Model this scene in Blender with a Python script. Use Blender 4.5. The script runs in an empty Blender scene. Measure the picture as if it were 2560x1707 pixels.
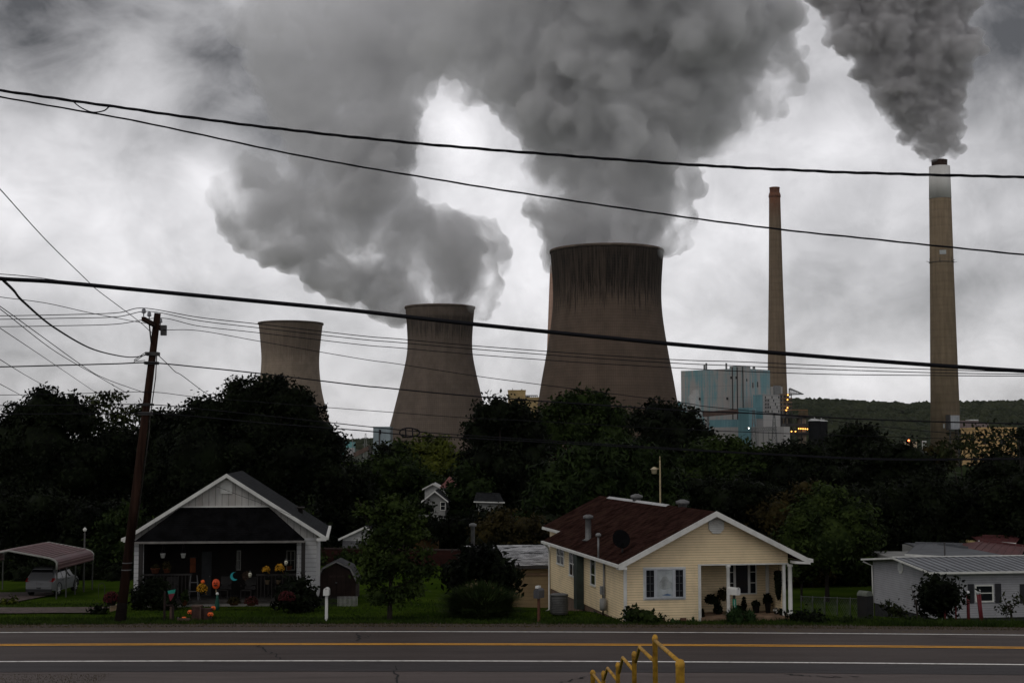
import bpy, math, random
import numpy as np
from mathutils import noise as mn, Vector
S = bpy.context.scene
COL = S.collection
R = math.radians
# ---------------------------------------------------------------- camera
F = 3555.6; CX = 1280.0; CY = 853.5; YH = 1120.0; H = 7.0
TH = math.atan((YH - CY) / F); CT, ST = math.cos(TH), math.sin(TH)
cam = bpy.data.cameras.new('camera'); cam.lens = 50.0; cam.sensor_width = 36.0
cam.clip_start = 0.1; cam.clip_end = 20000
camo = bpy.data.objects.new('camera', cam); COL.objects.link(camo)
camo.location = (0, 0, H); camo.rotation_euler = (R(90) + TH, 0, 0)
S.camera = camo
# ---------------------------------------------------------------- render settings
S.view_settings.view_transform = 'Standard'; S.view_settings.look = 'None'
S.view_settings.exposure = 0.0; S.view_settings.gamma = 1.0
S.cycles.max_bounces = 10; S.cycles.diffuse_bounces = 3; S.cycles.glossy_bounces = 2
S.cycles.transmission_bounces = 3; S.cycles.volume_bounces = 4; S.cycles.transparent_max_bounces = 6
S.cycles.use_denoising = True
try: S.cycles.denoiser = 'OPENIMAGEDENOISE'
except Exception: pass
# ---------------------------------------------------------------- pixel rays
def ray(px, py):
    dx = (px - CX) / F; dy = (CY - py) / F
    return (dx, CT - dy * ST, ST + dy * CT)
def P(px, py, Y):
    r = ray(px, py); t = Y / r[1]
    return Vector((r[0] * t, Y, H + r[2] * t))
def PZ(px, py, z):
    r = ray(px, py); t = (z - H) / r[2]
    return Vector((r[0] * t, r[1] * t, z))
# ---------------------------------------------------------------- world: overcast sky
W = bpy.data.worlds.new('World'); S.world = W; W.use_nodes = True
nt = W.node_tree; N = nt.nodes; L = nt.links; N.clear()
def wn(t, **k):
    n = N.new(t)
    for a, b in k.items(): setattr(n, a, b)
    return n
def wm(op, a, b=None, c=None):
    n = wn('ShaderNodeMath', operation=op)
    for i, v in enumerate((a, b, c)):
        if v is None: continue
        if isinstance(v, (int, float)): n.inputs[i].default_value = v
        else: L.new(v, n.inputs[i])
    return n.outputs[0]
tc = wn('ShaderNodeTexCoord'); D = tc.outputs['Generated']
sky = wn('ShaderNodeTexSky', sky_type='NISHITA', sun_disc=False, sun_elevation=R(48), sun_rotation=R(215))
mp = wn('ShaderNodeMapping'); mp.inputs['Scale'].default_value = (1.0, 1.0, 1.25); L.new(D, mp.inputs[0])
def wnoise(scale, det, rough, dist, off=(0, 0, 0)):
    m = wn('ShaderNodeMapping'); m.inputs['Location'].default_value = off; L.new(mp.outputs[0], m.inputs[0])
    n = wn('ShaderNodeTexNoise'); n.inputs['Scale'].default_value = scale; n.inputs['Detail'].default_value = det
    n.inputs['Roughness'].default_value = rough; n.inputs['Distortion'].default_value = dist
    L.new(m.outputs[0], n.inputs['Vector']); return n.outputs['Fac']
n1 = wnoise(7.5, 9, 0.55, 0.25, (3.1, .4, 1.7)); n2 = wnoise(19, 8, 0.6, 0.5, (7.3, 2.2, .6))
val = wm('ADD', wm('MULTIPLY', wm('SUBTRACT', n1, .5), 1.15), wm('MULTIPLY', wm('SUBTRACT', n2, .5), .55))
val = wm('ADD', val, .635)
# brighter rifts and darker banks of the cloud deck: (px, py, radius px, amount)
BANKS = [(1145, 310, 120, .45), (1060, 90, 150, -.25), (330, 170, 150, .26), (150, 470, 260, .18), (430, 570, 330, .2), (330, 370, 110, -.22), (520, 440, 80, .2),
         (40, 40, 260, -.5), (560, 60, 300, -.14), (760, 300, 250, -.3), (600, 140, 200, -.06), (1480, 160, 420, -.12), (1780, 650, 260, .2), (1330, 700, 120, .2),
         (2500, 120, 240, -.45), (2100, 700, 330, -.06), (2530, 840, 110, .14), (2150, 940, 120, .14), (740, 640, 170, .16), (1230, 440, 90, .16), (240, 900, 330, -.08),
         (2000, 420, 260, .07), (880, 700, 130, .14)]
for px, py, rp, am in BANKS:
    v = Vector(ray(px, py)).normalized()
    d = wn('ShaderNodeVectorMath', operation='DOT_PRODUCT'); L.new(D, d.inputs[0]); d.inputs[1].default_value = v
    k = 1.0 / (rp / F) ** 2
    g = wm('POWER', 2.718, wm('MULTIPLY', wm('SUBTRACT', d.outputs['Value'], 1.0), k * 2))
    val = wm('ADD', val, wm('MULTIPLY', g, am))
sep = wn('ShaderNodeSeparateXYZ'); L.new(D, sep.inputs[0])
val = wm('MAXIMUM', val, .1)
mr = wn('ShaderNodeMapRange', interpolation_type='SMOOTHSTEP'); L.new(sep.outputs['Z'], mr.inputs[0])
for i, q in ((1, .3), (2, .8), (3, 1.0), (4, .34)): mr.inputs[i].default_value = q          # unseen sky above the frame, dimmed so less light reaches the ground
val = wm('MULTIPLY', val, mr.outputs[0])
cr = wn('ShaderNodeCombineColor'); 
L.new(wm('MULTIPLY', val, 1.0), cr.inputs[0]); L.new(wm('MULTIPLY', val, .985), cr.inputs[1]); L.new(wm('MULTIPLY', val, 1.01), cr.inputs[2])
sk = wn('ShaderNodeVectorMath', operation='SCALE'); L.new(sky.outputs[0], sk.inputs[0]); sk.inputs['Scale'].default_value = 0.07
mx = wn('ShaderNodeMix', data_type='RGBA'); mx.inputs[0].default_value = .93
L.new(sk.outputs[0], mx.inputs[6]); L.new(cr.outputs[0], mx.inputs[7])
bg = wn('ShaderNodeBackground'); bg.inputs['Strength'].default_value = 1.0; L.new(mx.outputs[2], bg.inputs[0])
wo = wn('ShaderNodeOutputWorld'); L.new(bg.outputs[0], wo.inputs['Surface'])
# ---------------------------------------------------------------- sun behind the overcast
sl = bpy.data.lights.new('sun', 'SUN'); sl.energy = 0.5; sl.angle = R(25); sl.color = (1, .96, .9)
so = bpy.data.objects.new('sun', sl); COL.objects.link(so); so.location = (-40, -40, 80)
so.rotation_euler = (R(42), 0, R(-35))
# ---------------------------------------------------------------- materials
MATS = {}
def nmat(name):
    m = bpy.data.materials.new(name); m.use_nodes = True
    b = m.node_tree.nodes['Principled BSDF']; MATS[name] = m
    return m, m.node_tree.nodes, m.node_tree.links, b
def mathn(n, l, op, a, b=None, c=None, clamp=False):
    q = n.new('ShaderNodeMath'); q.operation = op; q.use_clamp = clamp
    for i, v in enumerate((a, b, c)):
        if v is None: continue
        if isinstance(v, (int, float)): q.inputs[i].default_value = v
        else: l.new(v, q.inputs[i])
    return q.outputs[0]
def objco(n, l, scale=(1, 1, 1)):
    t = n.new('ShaderNodeTexCoord'); q = n.new('ShaderNodeMapping'); q.inputs['Scale'].default_value = scale
    l.new(t.outputs['Object'], q.inputs[0]); return q.outputs[0]
def noisen(n, l, vec, scale, det=5, rough=.6, dist=0):
    q = n.new('ShaderNodeTexNoise'); q.inputs['Scale'].default_value = scale; q.inputs['Detail'].default_value = det
    q.inputs['Roughness'].default_value = rough; q.inputs['Distortion'].default_value = dist; l.new(vec, q.inputs['Vector'])
    return q.outputs['Fac']
def mixc(n, l, fac, a, b):
    q = n.new('ShaderNodeMix'); q.data_type = 'RGBA'
    for i, v in ((0, fac), (6, a), (7, b)):
        if isinstance(v, (int, float)): q.inputs[i].default_value = v
        elif isinstance(v, tuple): q.inputs[i].default_value = (*v, 1)
        else: l.new(v, q.inputs[i])
    return q.outputs[2]
def ramp(n, l, v, lo, hi):
    q = n.new('ShaderNodeMapRange'); q.interpolation_type = 'SMOOTHSTEP'
    q.inputs[1].default_value = lo; q.inputs[2].default_value = hi; l.new(v, q.inputs[0]); return q.outputs[0]
def M(name, col=(.5, .5, .5), rough=.75, var=.22, scale=3.0, bump=0.0, spec=.3, metal=0.0, co=(1, 1, 1), dirt=None, dirt_amt=.5, lines=None, lw=.14):
    """plain noisy material; lines=(axis, pitch, depth) gives lapped courses or ribs; dirt adds blotches of another colour"""
    if name in MATS: return MATS[name]
    m, n, l, b = nmat(name)
    v = objco(n, l, co); f = noisen(n, l, v, scale)
    a = tuple(max(0, c * (1 - var)) for c in col); h = tuple(min(1, c * (1 + var)) for c in col)
    c = mixc(n, l, ramp(n, l, f, .3, .7), a, h)
    if dirt:
        g = noisen(n, l, v, scale * .35, 8, .7, .6)
        c = mixc(n, l, mathn(n, l, 'MULTIPLY', ramp(n, l, g, .48, .7), dirt_amt), c, dirt)
    hgt = f
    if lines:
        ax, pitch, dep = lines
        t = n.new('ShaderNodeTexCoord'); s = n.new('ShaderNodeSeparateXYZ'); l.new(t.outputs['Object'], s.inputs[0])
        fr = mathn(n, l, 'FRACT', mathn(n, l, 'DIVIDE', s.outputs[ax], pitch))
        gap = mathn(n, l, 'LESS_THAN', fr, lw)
        c = mixc(n, l, mathn(n, l, 'MULTIPLY', gap, dep), c, tuple(x * .25 for x in col))  # groove dirt and lap shadow painted into the colour along each line
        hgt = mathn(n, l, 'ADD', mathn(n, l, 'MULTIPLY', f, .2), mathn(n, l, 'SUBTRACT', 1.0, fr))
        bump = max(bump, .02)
    l.new(c, b.inputs['Base Color']); b.inputs['Roughness'].default_value = rough
    b.inputs['Specular IOR Level'].default_value = spec; b.inputs['Metallic'].default_value = metal
    if bump:
        q = n.new('ShaderNodeBump'); q.inputs['Strength'].default_value = .6; q.inputs['Distance'].default_value = bump
        l.new(hgt, q.inputs['Height']); l.new(q.outputs[0], b.inputs['Normal'])
    return m
def lamp_mat(name, col, s):
    if name in MATS: return MATS[name]
    m, n, l, b = nmat(name); b.inputs['Base Color'].default_value = (*col, 1)
    b.inputs['Emission Color'].default_value = (*col, 1); b.inputs['Emission Strength'].default_value = s; return m
def leafmat(name, a, b2, scale=.9):
    if name in MATS: return MATS[name]
    m, n, l, b = nmat(name); v = objco(n, l)
    f = noisen(n, l, v, scale, 3, .6); g = noisen(n, l, v, scale * 9, 2, .5)
    k = mathn(n, l, 'ADD', mathn(n, l, 'MULTIPLY', f, .7), mathn(n, l, 'MULTIPLY', g, .3))
    l.new(mixc(n, l, ramp(n, l, k, .36, .64), a, b2), b.inputs['Base Color'])
    b.inputs['Roughness'].default_value = .7; b.inputs['Specular IOR Level'].default_value = .06
    return m
def glass(name='window_glass', col=(.012, .014, .016)):
    if name in MATS: return MATS[name]
    m, n, l, b = nmat(name); b.inputs['Base Color'].default_value = (*col, 1); b.inputs['Roughness'].default_value = .08
    b.inputs['Specular IOR Level'].default_value = .35; return m
# ---------------------------------------------------------------- mesh builder
class MB:
    def __init__(s): s.v = []; s.f = []; s.sm = []
    def add(s, vs, fs, smooth=False):
        o = len(s.v); s.v += [tuple(p) for p in vs]; s.f += [tuple(i + o for i in q) for q in fs]; s.sm += [smooth] * len(fs); return s
    def box(s, x0, x1, y0, y1, z0, z1):
        v = [(x, y, z) for z in (z0, z1) for y in (y0, y1) for x in (x0, x1)]
        return s.add(v, [(0, 2, 3, 1), (4, 5, 7, 6), (0, 1, 5, 4), (2, 6, 7, 3), (0, 4, 6, 2), (1, 3, 7, 5)])
    def quad(s, a, b, c, d): return s.add([a, b, c, d], [(0, 1, 2, 3)])
    def slab(s, pts, off):
        """polygon pts extruded by vector off"""
        n = len(pts); o = Vector(off); v = [Vector(p) for p in pts]; v += [p + o for p in v]
        return s.add(v, [tuple(range(n))[::-1], tuple(range(n, 2 * n))] + [(i, (i + 1) % n, n + (i + 1) % n, n + i) for i in range(n)])
    def beam(s, a, b, w, h=None):
        a, b = Vector(a), Vector(b); d = (b - a).normalized(); h = h or w
        up = Vector((0, 0, 1)) if abs(d.z) < .95 else Vector((1, 0, 0))
        x = d.cross(up).normalized() * w / 2; y = x.normalized().cross(d) * h / 2
        v = [p + i * x + j * y for p in (a, b) for i, j in ((-1, -1), (1, -1), (1, 1), (-1, 1))]
        return s.add(v, [(3, 2, 1, 0), (4, 5, 6, 7)] + [(i, (i + 1) % 4, 4 + (i + 1) % 4, 4 + i) for i in range(4)])
    def tube(s, pts, rad, n=8, cap=True):
        pts = [Vector(p) for p in pts]; m = len(pts)
        rs = rad if isinstance(rad, (list, tuple)) else [rad] * m
        v = []; up = None
        for i, p in enumerate(pts):
            d = (pts[min(i + 1, m - 1)] - pts[max(i - 1, 0)]).normalized()
            if up is None: up = Vector((0, 0, 1)) if abs(d.z) < .9 else Vector((1, 0, 0))
            x = d.cross(up).normalized(); y = x.cross(d).normalized(); up = y
            v += [p + rs[i] * (math.cos(t) * x + math.sin(t) * y) for t in (2 * math.pi * k / n for k in range(n))]
        f = [(i * n + k, i * n + (k + 1) % n, (i + 1) * n + (k + 1) % n, (i + 1) * n + k) for i in range(m - 1) for k in range(n)]
        if cap: f += [tuple(range(n))[::-1], tuple(range((m - 1) * n, m * n))]
        return s.add(v, f, True)
    def lathe(s, prof, n=24, c=(0, 0, 0), cap=True, smooth=True, rib=0, ribn=8, sx=1, sy=1):
        v = []; m = len(prof)
        for r, z in prof:
            for k in range(n):
                t = 2 * math.pi * k / n; q = r * (1 + rib * abs(math.cos(t * ribn / 2)) - rib)
                v.append((c[0] + q * math.cos(t) * sx, c[1] + q * math.sin(t) * sy, c[2] + z))
        f = [(i * n + k, i * n + (k + 1) % n, (i + 1) * n + (k + 1) % n, (i + 1) * n + k) for i in range(m - 1) for k in range(n)]
        if cap: f += [tuple(range(n))[::-1], tuple(range((m - 1) * n, m * n))]
        return s.add(v, f, smooth)
    def ball(s, c, r, n=12, sz=1.0):
        return s.lathe([(max(r * math.sin(math.pi * i / n), r * .01), -r * sz * math.cos(math.pi * i / n)) for i in range(n + 1)], n * 2, c)
    def build(s, name, mat, parent=None):
        me = bpy.data.meshes.new(name); me.from_pydata(s.v, [], s.f); me.update()
        me.polygons.foreach_set('use_smooth', s.sm); me.materials.append(mat)
        o = bpy.data.objects.new(name, me); COL.objects.link(o)
        if parent: o.parent = parent
        return o
def npmesh(name, v, f, mat, parent=None, smooth=False):
    """v (n,3), f (m,k) numpy arrays"""
    me = bpy.data.meshes.new(name); m, k = f.shape
    me.vertices.add(len(v)); me.vertices.foreach_set('co', v.astype(np.float32).ravel())
    me.loops.add(m * k); me.loops.foreach_set('vertex_index', f.astype(np.int32).ravel())
    me.polygons.add(m); me.polygons.foreach_set('loop_start', np.arange(0, m * k, k, dtype=np.int32))
    me.polygons.foreach_set('use_smooth', np.full(m, smooth)); me.update(calc_edges=True)
    me.materials.append(mat); o = bpy.data.objects.new(name, me); COL.objects.link(o)
    if parent: o.parent = parent
    return o
def tag(o, label, cat, group=None):
    o['label'] = label; o['category'] = cat
    if group: o['group'] = group
    return o
def thing(name, label, cat, loc=(0, 0, 0), rz=0.0, group=None):
    o = bpy.data.objects.new(name, None); COL.objects.link(o); o.location = loc; o.rotation_euler = (0, 0, rz)
    o.empty_display_size = .2
    return tag(o, label, cat, group)
def kind(o, k): o['kind'] = k; return o
def copy_thing(o, label, loc, rz=None, scale=None):
    c = o.copy(); COL.objects.link(c); c.location = loc; c['label'] = label
    if rz is not None: c.rotation_euler = (0, 0, rz)
    if scale: c.scale = (scale,) * 3
    for ch in o.children:
        d = ch.copy(); COL.objects.link(d); d.parent = c
        for g in ch.children:
            e = g.copy(); COL.objects.link(e); e.parent = d
    return c
class Fr:
    """a building's own frame: origin o, rotated by a; turns pixels into points on its planes"""
    def __init__(s, o, a): s.o = Vector(o); s.c = math.cos(a); s.s = math.sin(a); s.a = a
    def loc(s, p): x = p[0] - s.o[0]; y = p[1] - s.o[1]; return (x * s.c + y * s.s, -x * s.s + y * s.c, p[2] - s.o[2])
    def hit(s, px, py, k, val):
        c = s.loc((0, 0, H)); d = ray(px, py); d = (d[0] * s.c + d[1] * s.s, -d[0] * s.s + d[1] * s.c, d[2])
        t = (val - c[k]) / d[k]; return Vector([c[i] + d[i] * t for i in range(3)])
    def front(s, px, py, v=0): return s.hit(px, py, 1, v)
    def side(s, px, py, u=0): return s.hit(px, py, 0, u)
# ---------------------------------------------------------------- terrain
def yc(x): x = max(-70, min(70, x)); return 51.2 - .02 * x - .0016 * x * x
PROF = [(-60, 5.5), (-48, 5.4), (-36, 3.6), (-29.5, 2.4), (-19, .5), (-14, 0), (6.2, 0), (12, -.08), (15, -.2), (21, -.7), (27, -.95), (45, -1.15), (60, -1.45), (80, -2.5), (110, -4.2), (200, -9), (400, -12), (20000, -12)]
PROR = PROF[:7] + [(9, -.1), (12, -.5), (20, -1.5), (30, -2.5), (38, -3.2), (60, -3.7), (110, -5), (200, -9), (400, -12), (20000, -12)]
PX = [p[0] for p in PROF]; PV = [p[1] for p in PROF]; RX = [p[0] for p in PROR]; RV = [p[1] for p in PROR]
def gz(x, y):
    s = y - yc(x); a = float(np.interp(s, PX, PV))
    if x > 11 and s > 6: w = min(1, (x - 11) / 6); w = w * w * (3 - 2 * w); a += (float(np.interp(s, RX, RV)) - a) * w
    if 9 < s < 45: a -= .5 * math.exp(-((x - 2.0) / 4.0) ** 2) * math.exp(-((s - 22) / 8) ** 2)      # dip beside the yellow house
    return a
def GP(px, py):
    """point of the ground seen at a pixel"""
    r = ray(px, py); t = 40.0
    while t < 4000:
        p = Vector((r[0] * t, r[1] * t, H + r[2] * t))
        if p.z <= gz(p.x, p.y): return Vector((p.x, p.y, gz(p.x, p.y)))
        t += .05
    return p
def GD(px, Y):
    x = (px - CX) / F * Y; return Vector((x, Y, gz(x, Y)))
def axis(fine0, fine1, st, ends):
    return sorted(set([*np.arange(fine0, fine1 + .01, st)] + ends))
xs = axis(-70, 70, 1.75, [-3600, -2500, -1200, -600, -300, -180, -120, -90, 90, 120, 180, 300, 600, 1200, 2500, 3600])
ys = axis(-6, 100, 1.0, [-300, -100, -40, -20, 105, 112, 120, 130, 145, 160, 180, 200, 230, 260, 300, 350, 400, 460, 600, 900, 1500, 2500, 4000, 5400])
gv = np.array([(x, y, gz(x, y) - .03 + (.05 * mn.noise(Vector((x * .35, y * .35, 0))) if y - yc(x) > 7 and abs(x) < 100 else 0)) for y in ys for x in xs])
nx = len(xs); gf = np.array([(j * nx + i, j * nx + i + 1, (j + 1) * nx + i + 1, (j + 1) * nx + i) for j in range(len(ys) - 1) for i in range(nx - 1)])
def grassmat():
    m, n, l, b = nmat('lawn_grass'); v = objco(n, l)
    f = noisen(n, l, v, .35, 6, .65); g = noisen(n, l, v, 9, 4, .7); h = noisen(n, l, v, .9, 5, .6)
    c = mixc(n, l, ramp(n, l, f, .35, .65), (.024, .045, .005), (.045, .072, .009))
    c = mixc(n, l, mathn(n, l, 'MULTIPLY', ramp(n, l, g, .45, .75), .45), c, (.015, .029, .004))
    c = mixc(n, l, mathn(n, l, 'MULTIPLY', ramp(n, l, h, .6, .75), .4), c, (.055, .052, .014))
    l.new(c, b.inputs['Base Color']); b.inputs['Roughness'].default_value = 1; b.inputs['Specular IOR Level'].default_value = .0
    q = n.new('ShaderNodeBump'); q.inputs['Distance'].default_value = .06; l.new(g, q.inputs['Height']); l.new(q.outputs[0], b.inputs['Normal'])
    return m
GRASS = grassmat()
kind(npmesh('ground', gv, gf, GRASS, smooth=True), 'structure')
def strip(name, s0, s1, z, mat, x0=-95, x1=95, st=1.0, crown=True, wob0=0, wob1=0, seed=0, label=None):
    X = np.arange(x0, x1 + .01, st); v = []; k = 7
    for x in X:
        a = s0 + wob0 * mn.noise(Vector((x * .5, seed, 0))) + wob0 * .5 * mn.noise(Vector((x * 1.9, seed + 5, 0)))
        c = s1 + wob1 * mn.noise(Vector((x * .5, seed + 9, 0))) + wob1 * .5 * mn.noise(Vector((x * 1.9, seed + 14, 0)))
        for j in range(k):
            s = a + (c - a) * j / (k - 1)
            v.append((x, yc(x) + s, z + (max(0, .045 * (1 - abs(s) / 4.2)) if crown else 0)))
    f = np.array([(i * k + j, (i + 1) * k + j, (i + 1) * k + j + 1, i * k + j + 1) for i in range(len(X) - 1) for j in range(k - 1)])
    return kind(npmesh(name, np.array(v), f, mat, smooth=True), 'structure')
def asphalt(name, col, tracks=True):
    m, n, l, b = nmat(name); v = objco(n, l)
    f = noisen(n, l, v, 60, 3, .7); g = noisen(n, l, objco(n, l, (.25, 1.6, 1)), .8, 6, .6)
    c = mixc(n, l, ramp(n, l, f, .3, .7), tuple(x * .7 for x in col), tuple(x * 1.3 for x in col))
    c = mixc(n, l, mathn(n, l, 'MULTIPLY', ramp(n, l, g, .42, .7), .5), c, tuple(x * .55 for x in col))
    st = noisen(n, l, objco(n, l, (.05, .9, 1)), 1.3, 7, .7, 1.2)          # rolled wear and oil along the lanes
    c = mixc(n, l, mathn(n, l, 'MULTIPLY', ramp(n, l, st, .5, .66), .45), c, tuple(x * 1.5 for x in col))
    l.new(c, b.inputs['Base Color']); b.inputs['Specular IOR Level'].default_value = .3
    l.new(mathn(n, l, 'ADD', mathn(n, l, 'MULTIPLY', g, .25), .62), b.inputs['Roughness'])
    q = n.new('ShaderNodeBump'); q.inputs['Distance'].default_value = .008; l.new(f, q.inputs['Height']); l.new(q.outputs[0], b.inputs['Normal'])
    return m
ROADM = asphalt('road_asphalt', (.052, .037, .032)); LOTM = asphalt('old_asphalt', (.095, .073, .067)); SHM = asphalt('shoulder_asphalt', (.034, .028, .029))
GRAV = M('shoulder_gravel', (.06, .043, .036), .95, .45, 11, .02, dirt=(.085, .06, .012), dirt_amt=.9)
PAINTW = M('white_road_paint', (.8, .78, .74), .7, .15, 7, dirt=(.12, .11, .1), dirt_amt=.5)
PAINTY = M('yellow_road_paint', (.95, .43, .05), .7, .12, 7, dirt=(.25, .13, .05), dirt_amt=.35)
strip('gravel_shoulder', 3.9, 6.6, .008, GRAV, wob1=.35, seed=3, crown=False)
strip('road', -5.2, 4.15, .012, ROADM, wob0=.05, wob1=.12, seed=1)
strip('road_shoulder', -5.9, -4.0, .018, SHM, wob0=.15, seed=2)
strip('forecourt', -13, -5.75, .009, LOTM, x0=-40, x1=40, crown=False, wob1=.12, seed=7)
strip('edge_line', 3.66, 3.83, .022, PAINTW); strip('edge_line', -3.86, -3.67, .026, PAINTW)
strip('centre_line', .07, .22, .022, PAINTY); strip('centre_line', -.22, -.07, .022, PAINTY)
# cracks in the road: irregular dark ribbons
CRACK = M('crack_filler', (.012, .011, .012), .9)
def crack(pts, w, seed):
    rnd = random.Random(seed); mb = MB(); q = []
    for (a, b) in zip(pts[:-1], pts[1:]):
        a, b = PZ(*a, .03), PZ(*b, .03)
        for i in range(6): q.append(a.lerp(b, i / 6) + Vector((rnd.uniform(-.09, .09), rnd.uniform(-.12, .12), 0)))
    v = []
    for p in q:
        z = .021 + max(0, .045 * (1 - abs(p.y - yc(p.x)) / 4.2)); ww = w * rnd.uniform(.3, 1.2)
        v += [(p.x - ww, p.y - ww * .6, z), (p.x + ww, p.y + ww * .6, z)]
    mb.add(v, [(2 * i, 2 * i + 1, 2 * i + 3, 2 * i + 2) for i in range(len(q) - 1)])
    kind(mb.build('road_crack', CRACK), 'structure')
for i, (p, w) in enumerate([([(890, 1582), (898, 1592), (890, 1606)], .05), ([(905, 1584), (925, 1586), (912, 1597)], .03),
                            ([(645, 1614), (668, 1630), (690, 1634), (702, 1648)], .03), ([(992, 1662), (988, 1690), (994, 1712)], .03),
                            ([(1400, 1704), (1430, 1698), (1468, 1688)], .06), ([(1960, 1684), (2010, 1686), (2080, 1690), (2160, 1690)], .06),
                            ([(2330, 1590), (2440, 1597), (2550, 1596)], .03)]):
    crack(p, w, i)
# puddle-pale patch at the edge of the shoulder
# ---------------------------------------------------------------- power station
GZ = -12.0
def concrete(name, col, dark=(.035, .028, .024), band=(.6, 1.0, .18), lift=.0125, ribs=150, ht=150.0, dmg=.9, ringtop=None):
    """board-marked concrete shell: lift lines, ribs, and long stains hanging from the top"""
    m, n, l, b = nmat(name)
    t = n.new('ShaderNodeTexCoord'); s = n.new('ShaderNodeSeparateXYZ'); l.new(t.outputs['Object'], s.inputs[0])
    ang = mathn(n, l, 'ARCTAN2', s.outputs[1], s.outputs[0]); hh = mathn(n, l, 'DIVIDE', s.outputs[2], ht)
    cb = n.new('ShaderNodeCombineXYZ'); l.new(mathn(n, l, 'MULTIPLY', ang, 9.0), cb.inputs[0]); l.new(mathn(n, l, 'MULTIPLY', hh, 1.6), cb.inputs[1])
    st = noisen(n, l, cb.outputs[0], 3.2, 8, .72)
    cb2 = n.new('ShaderNodeCombineXYZ'); l.new(mathn(n, l, 'MULTIPLY', ang, 2.0), cb2.inputs[0]); l.new(mathn(n, l, 'MULTIPLY', hh, 5), cb2.inputs[1])
    bl = noisen(n, l, cb2.outputs[0], 2.2, 6, .6)
    cb3 = n.new('ShaderNodeCombineXYZ'); l.new(mathn(n, l, 'MULTIPLY', ang, .5), cb3.inputs[0]); l.new(mathn(n, l, 'MULTIPLY', hh, 60), cb3.inputs[1])
    hb = noisen(n, l, cb3.outputs[0], 1.0, 4, .6)
    c = mixc(n, l, ramp(n, l, bl, .3, .7), tuple(x * .8 for x in col), tuple(x * 1.15 for x in col))
    c = mixc(n, l, mathn(n, l, 'MULTIPLY', ramp(n, l, hb, .35, .7), .3), c, tuple(x * .62 for x in col))
    if band:
        e = mathn(n, l, 'ADD', hh, mathn(n, l, 'MULTIPLY', mathn(n, l, 'SUBTRACT', st, .5), band[2] * 3.2))
        k = ramp(n, l, e, band[0], band[0] + .12)
        if ringtop: k = mathn(n, l, 'MULTIPLY', k, mathn(n, l, 'SUBTRACT', 1.0, mathn(n, l, 'MULTIPLY', ramp(n, l, hh, ringtop, ringtop + .03), .75)))
        k = mathn(n, l, 'MULTIPLY', k, mathn(n, l, 'ADD', mathn(n, l, 'MULTIPLY', ramp(n, l, st, .35, .62), .55), .45))
        c = mixc(n, l, mathn(n, l, 'MULTIPLY', k, dmg), c, dark)
    la = mathn(n, l, 'LESS_THAN', mathn(n, l, 'FRACT', mathn(n, l, 'DIVIDE', hh, lift)), .2)
    if ribs: la = mathn(n, l, 'MAXIMUM', la, mathn(n, l, 'LESS_THAN', mathn(n, l, 'FRACT', mathn(n, l, 'MULTIPLY', ang, ribs / 6.2832)), .2))
    c = mixc(n, l, mathn(n, l, 'MULTIPLY', la, .38 if ribs else .16), c, tuple(x * .4 for x in col))
    l.new(c, b.inputs['Base Color']); b.inputs['Roughness'].default_value = .9; b.inputs['Specular IOR Level'].default_value = .1
    return m
def prof_px(ax, Y, pairs, base):
    """(py, half width px) pairs, top first -> lathe profile in metres above GZ"""
    o = P(ax, pairs[0][0], Y); pr = [(r / F * Y, P(ax, y, Y).z - GZ) for y, r in pairs]; pr.append((base / F * Y, 0))
    return o.x, pr[::-1]
def smooth_prof(pr, n=44):
    z = [p[1] for p in pr]; r = [p[0] for p in pr]; out = []
    zz = np.linspace(z[0], z[-1], n); rr = np.interp(zz, z, r)
    for _ in range(6): rr[1:-1] = .25 * rr[:-2] + .5 * rr[1:-1] + .25 * rr[2:]
    return list(zip(rr, zz))
def tower(label, ax, Y, pairs, base, mat, rimmat):
    x, pr = prof_px(ax, Y, pairs, base); pr = smooth_prof(pr)
    t = thing('cooling_tower', label, 'cooling tower', (x, Y, GZ), 0, 'concrete cooling towers of the power station')
    rt, zt = pr[-1]
    MB().lathe(pr + [(rt - 1.2, zt)] + [(r - 1.2, z) for r, z in pr[::-1][1:]], 128, cap=False).build('shell', mat, t)
    MB().lathe([(rt + .05, zt - 1.6), (rt + .7, zt - 1.4), (rt + .7, zt + .25), (rt - 1.5, zt + .25)], 128, cap=False).build('rim', rimmat, t)
    return t
CT1 = concrete('stained_tower_concrete', (.108, .078, .059), (.007, .006, .005), (.71, 1, .17), .0125, 190, 170, 1.0)
CT2 = concrete('tower_concrete', (.138, .107, .086), (.012, .010, .009), (.78, 1, .13), .0125, 150, 146, .8, .94)
CT3 = concrete('pale_tower_concrete', (.28, .22, .17), (.12, .088, .07), (.72, 1, .12), .0125, 150, 145, .75)
RIM = M('tower_rim', (.1, .075, .06), .9, .3, .2)
tower('largest cooling tower, black stains running down from its rim', 1517, 1067,
      [(628, 142), (660, 140), (700, 136.5), (750, 135), (800, 139), (850, 147), (900, 155), (950, 165), (1010, 174)], 208, CT1, RIM)
tower('mid-sized cooling tower steaming between the two biggest tree crowns', 1100, 1314,
      [(768, 87), (800, 84), (850, 80.5), (883, 81), (937, 92), (1006, 109), (1060, 122), (1101, 134)], 152, CT2, RIM)
tower('palest, steamless cooling tower rising behind the broad dark tree', 727, 1440,
      [(808, 80), (840, 76), (895, 71), (930, 72.5), (980, 79), (1040, 95)], 128, CT3, RIM)
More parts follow.
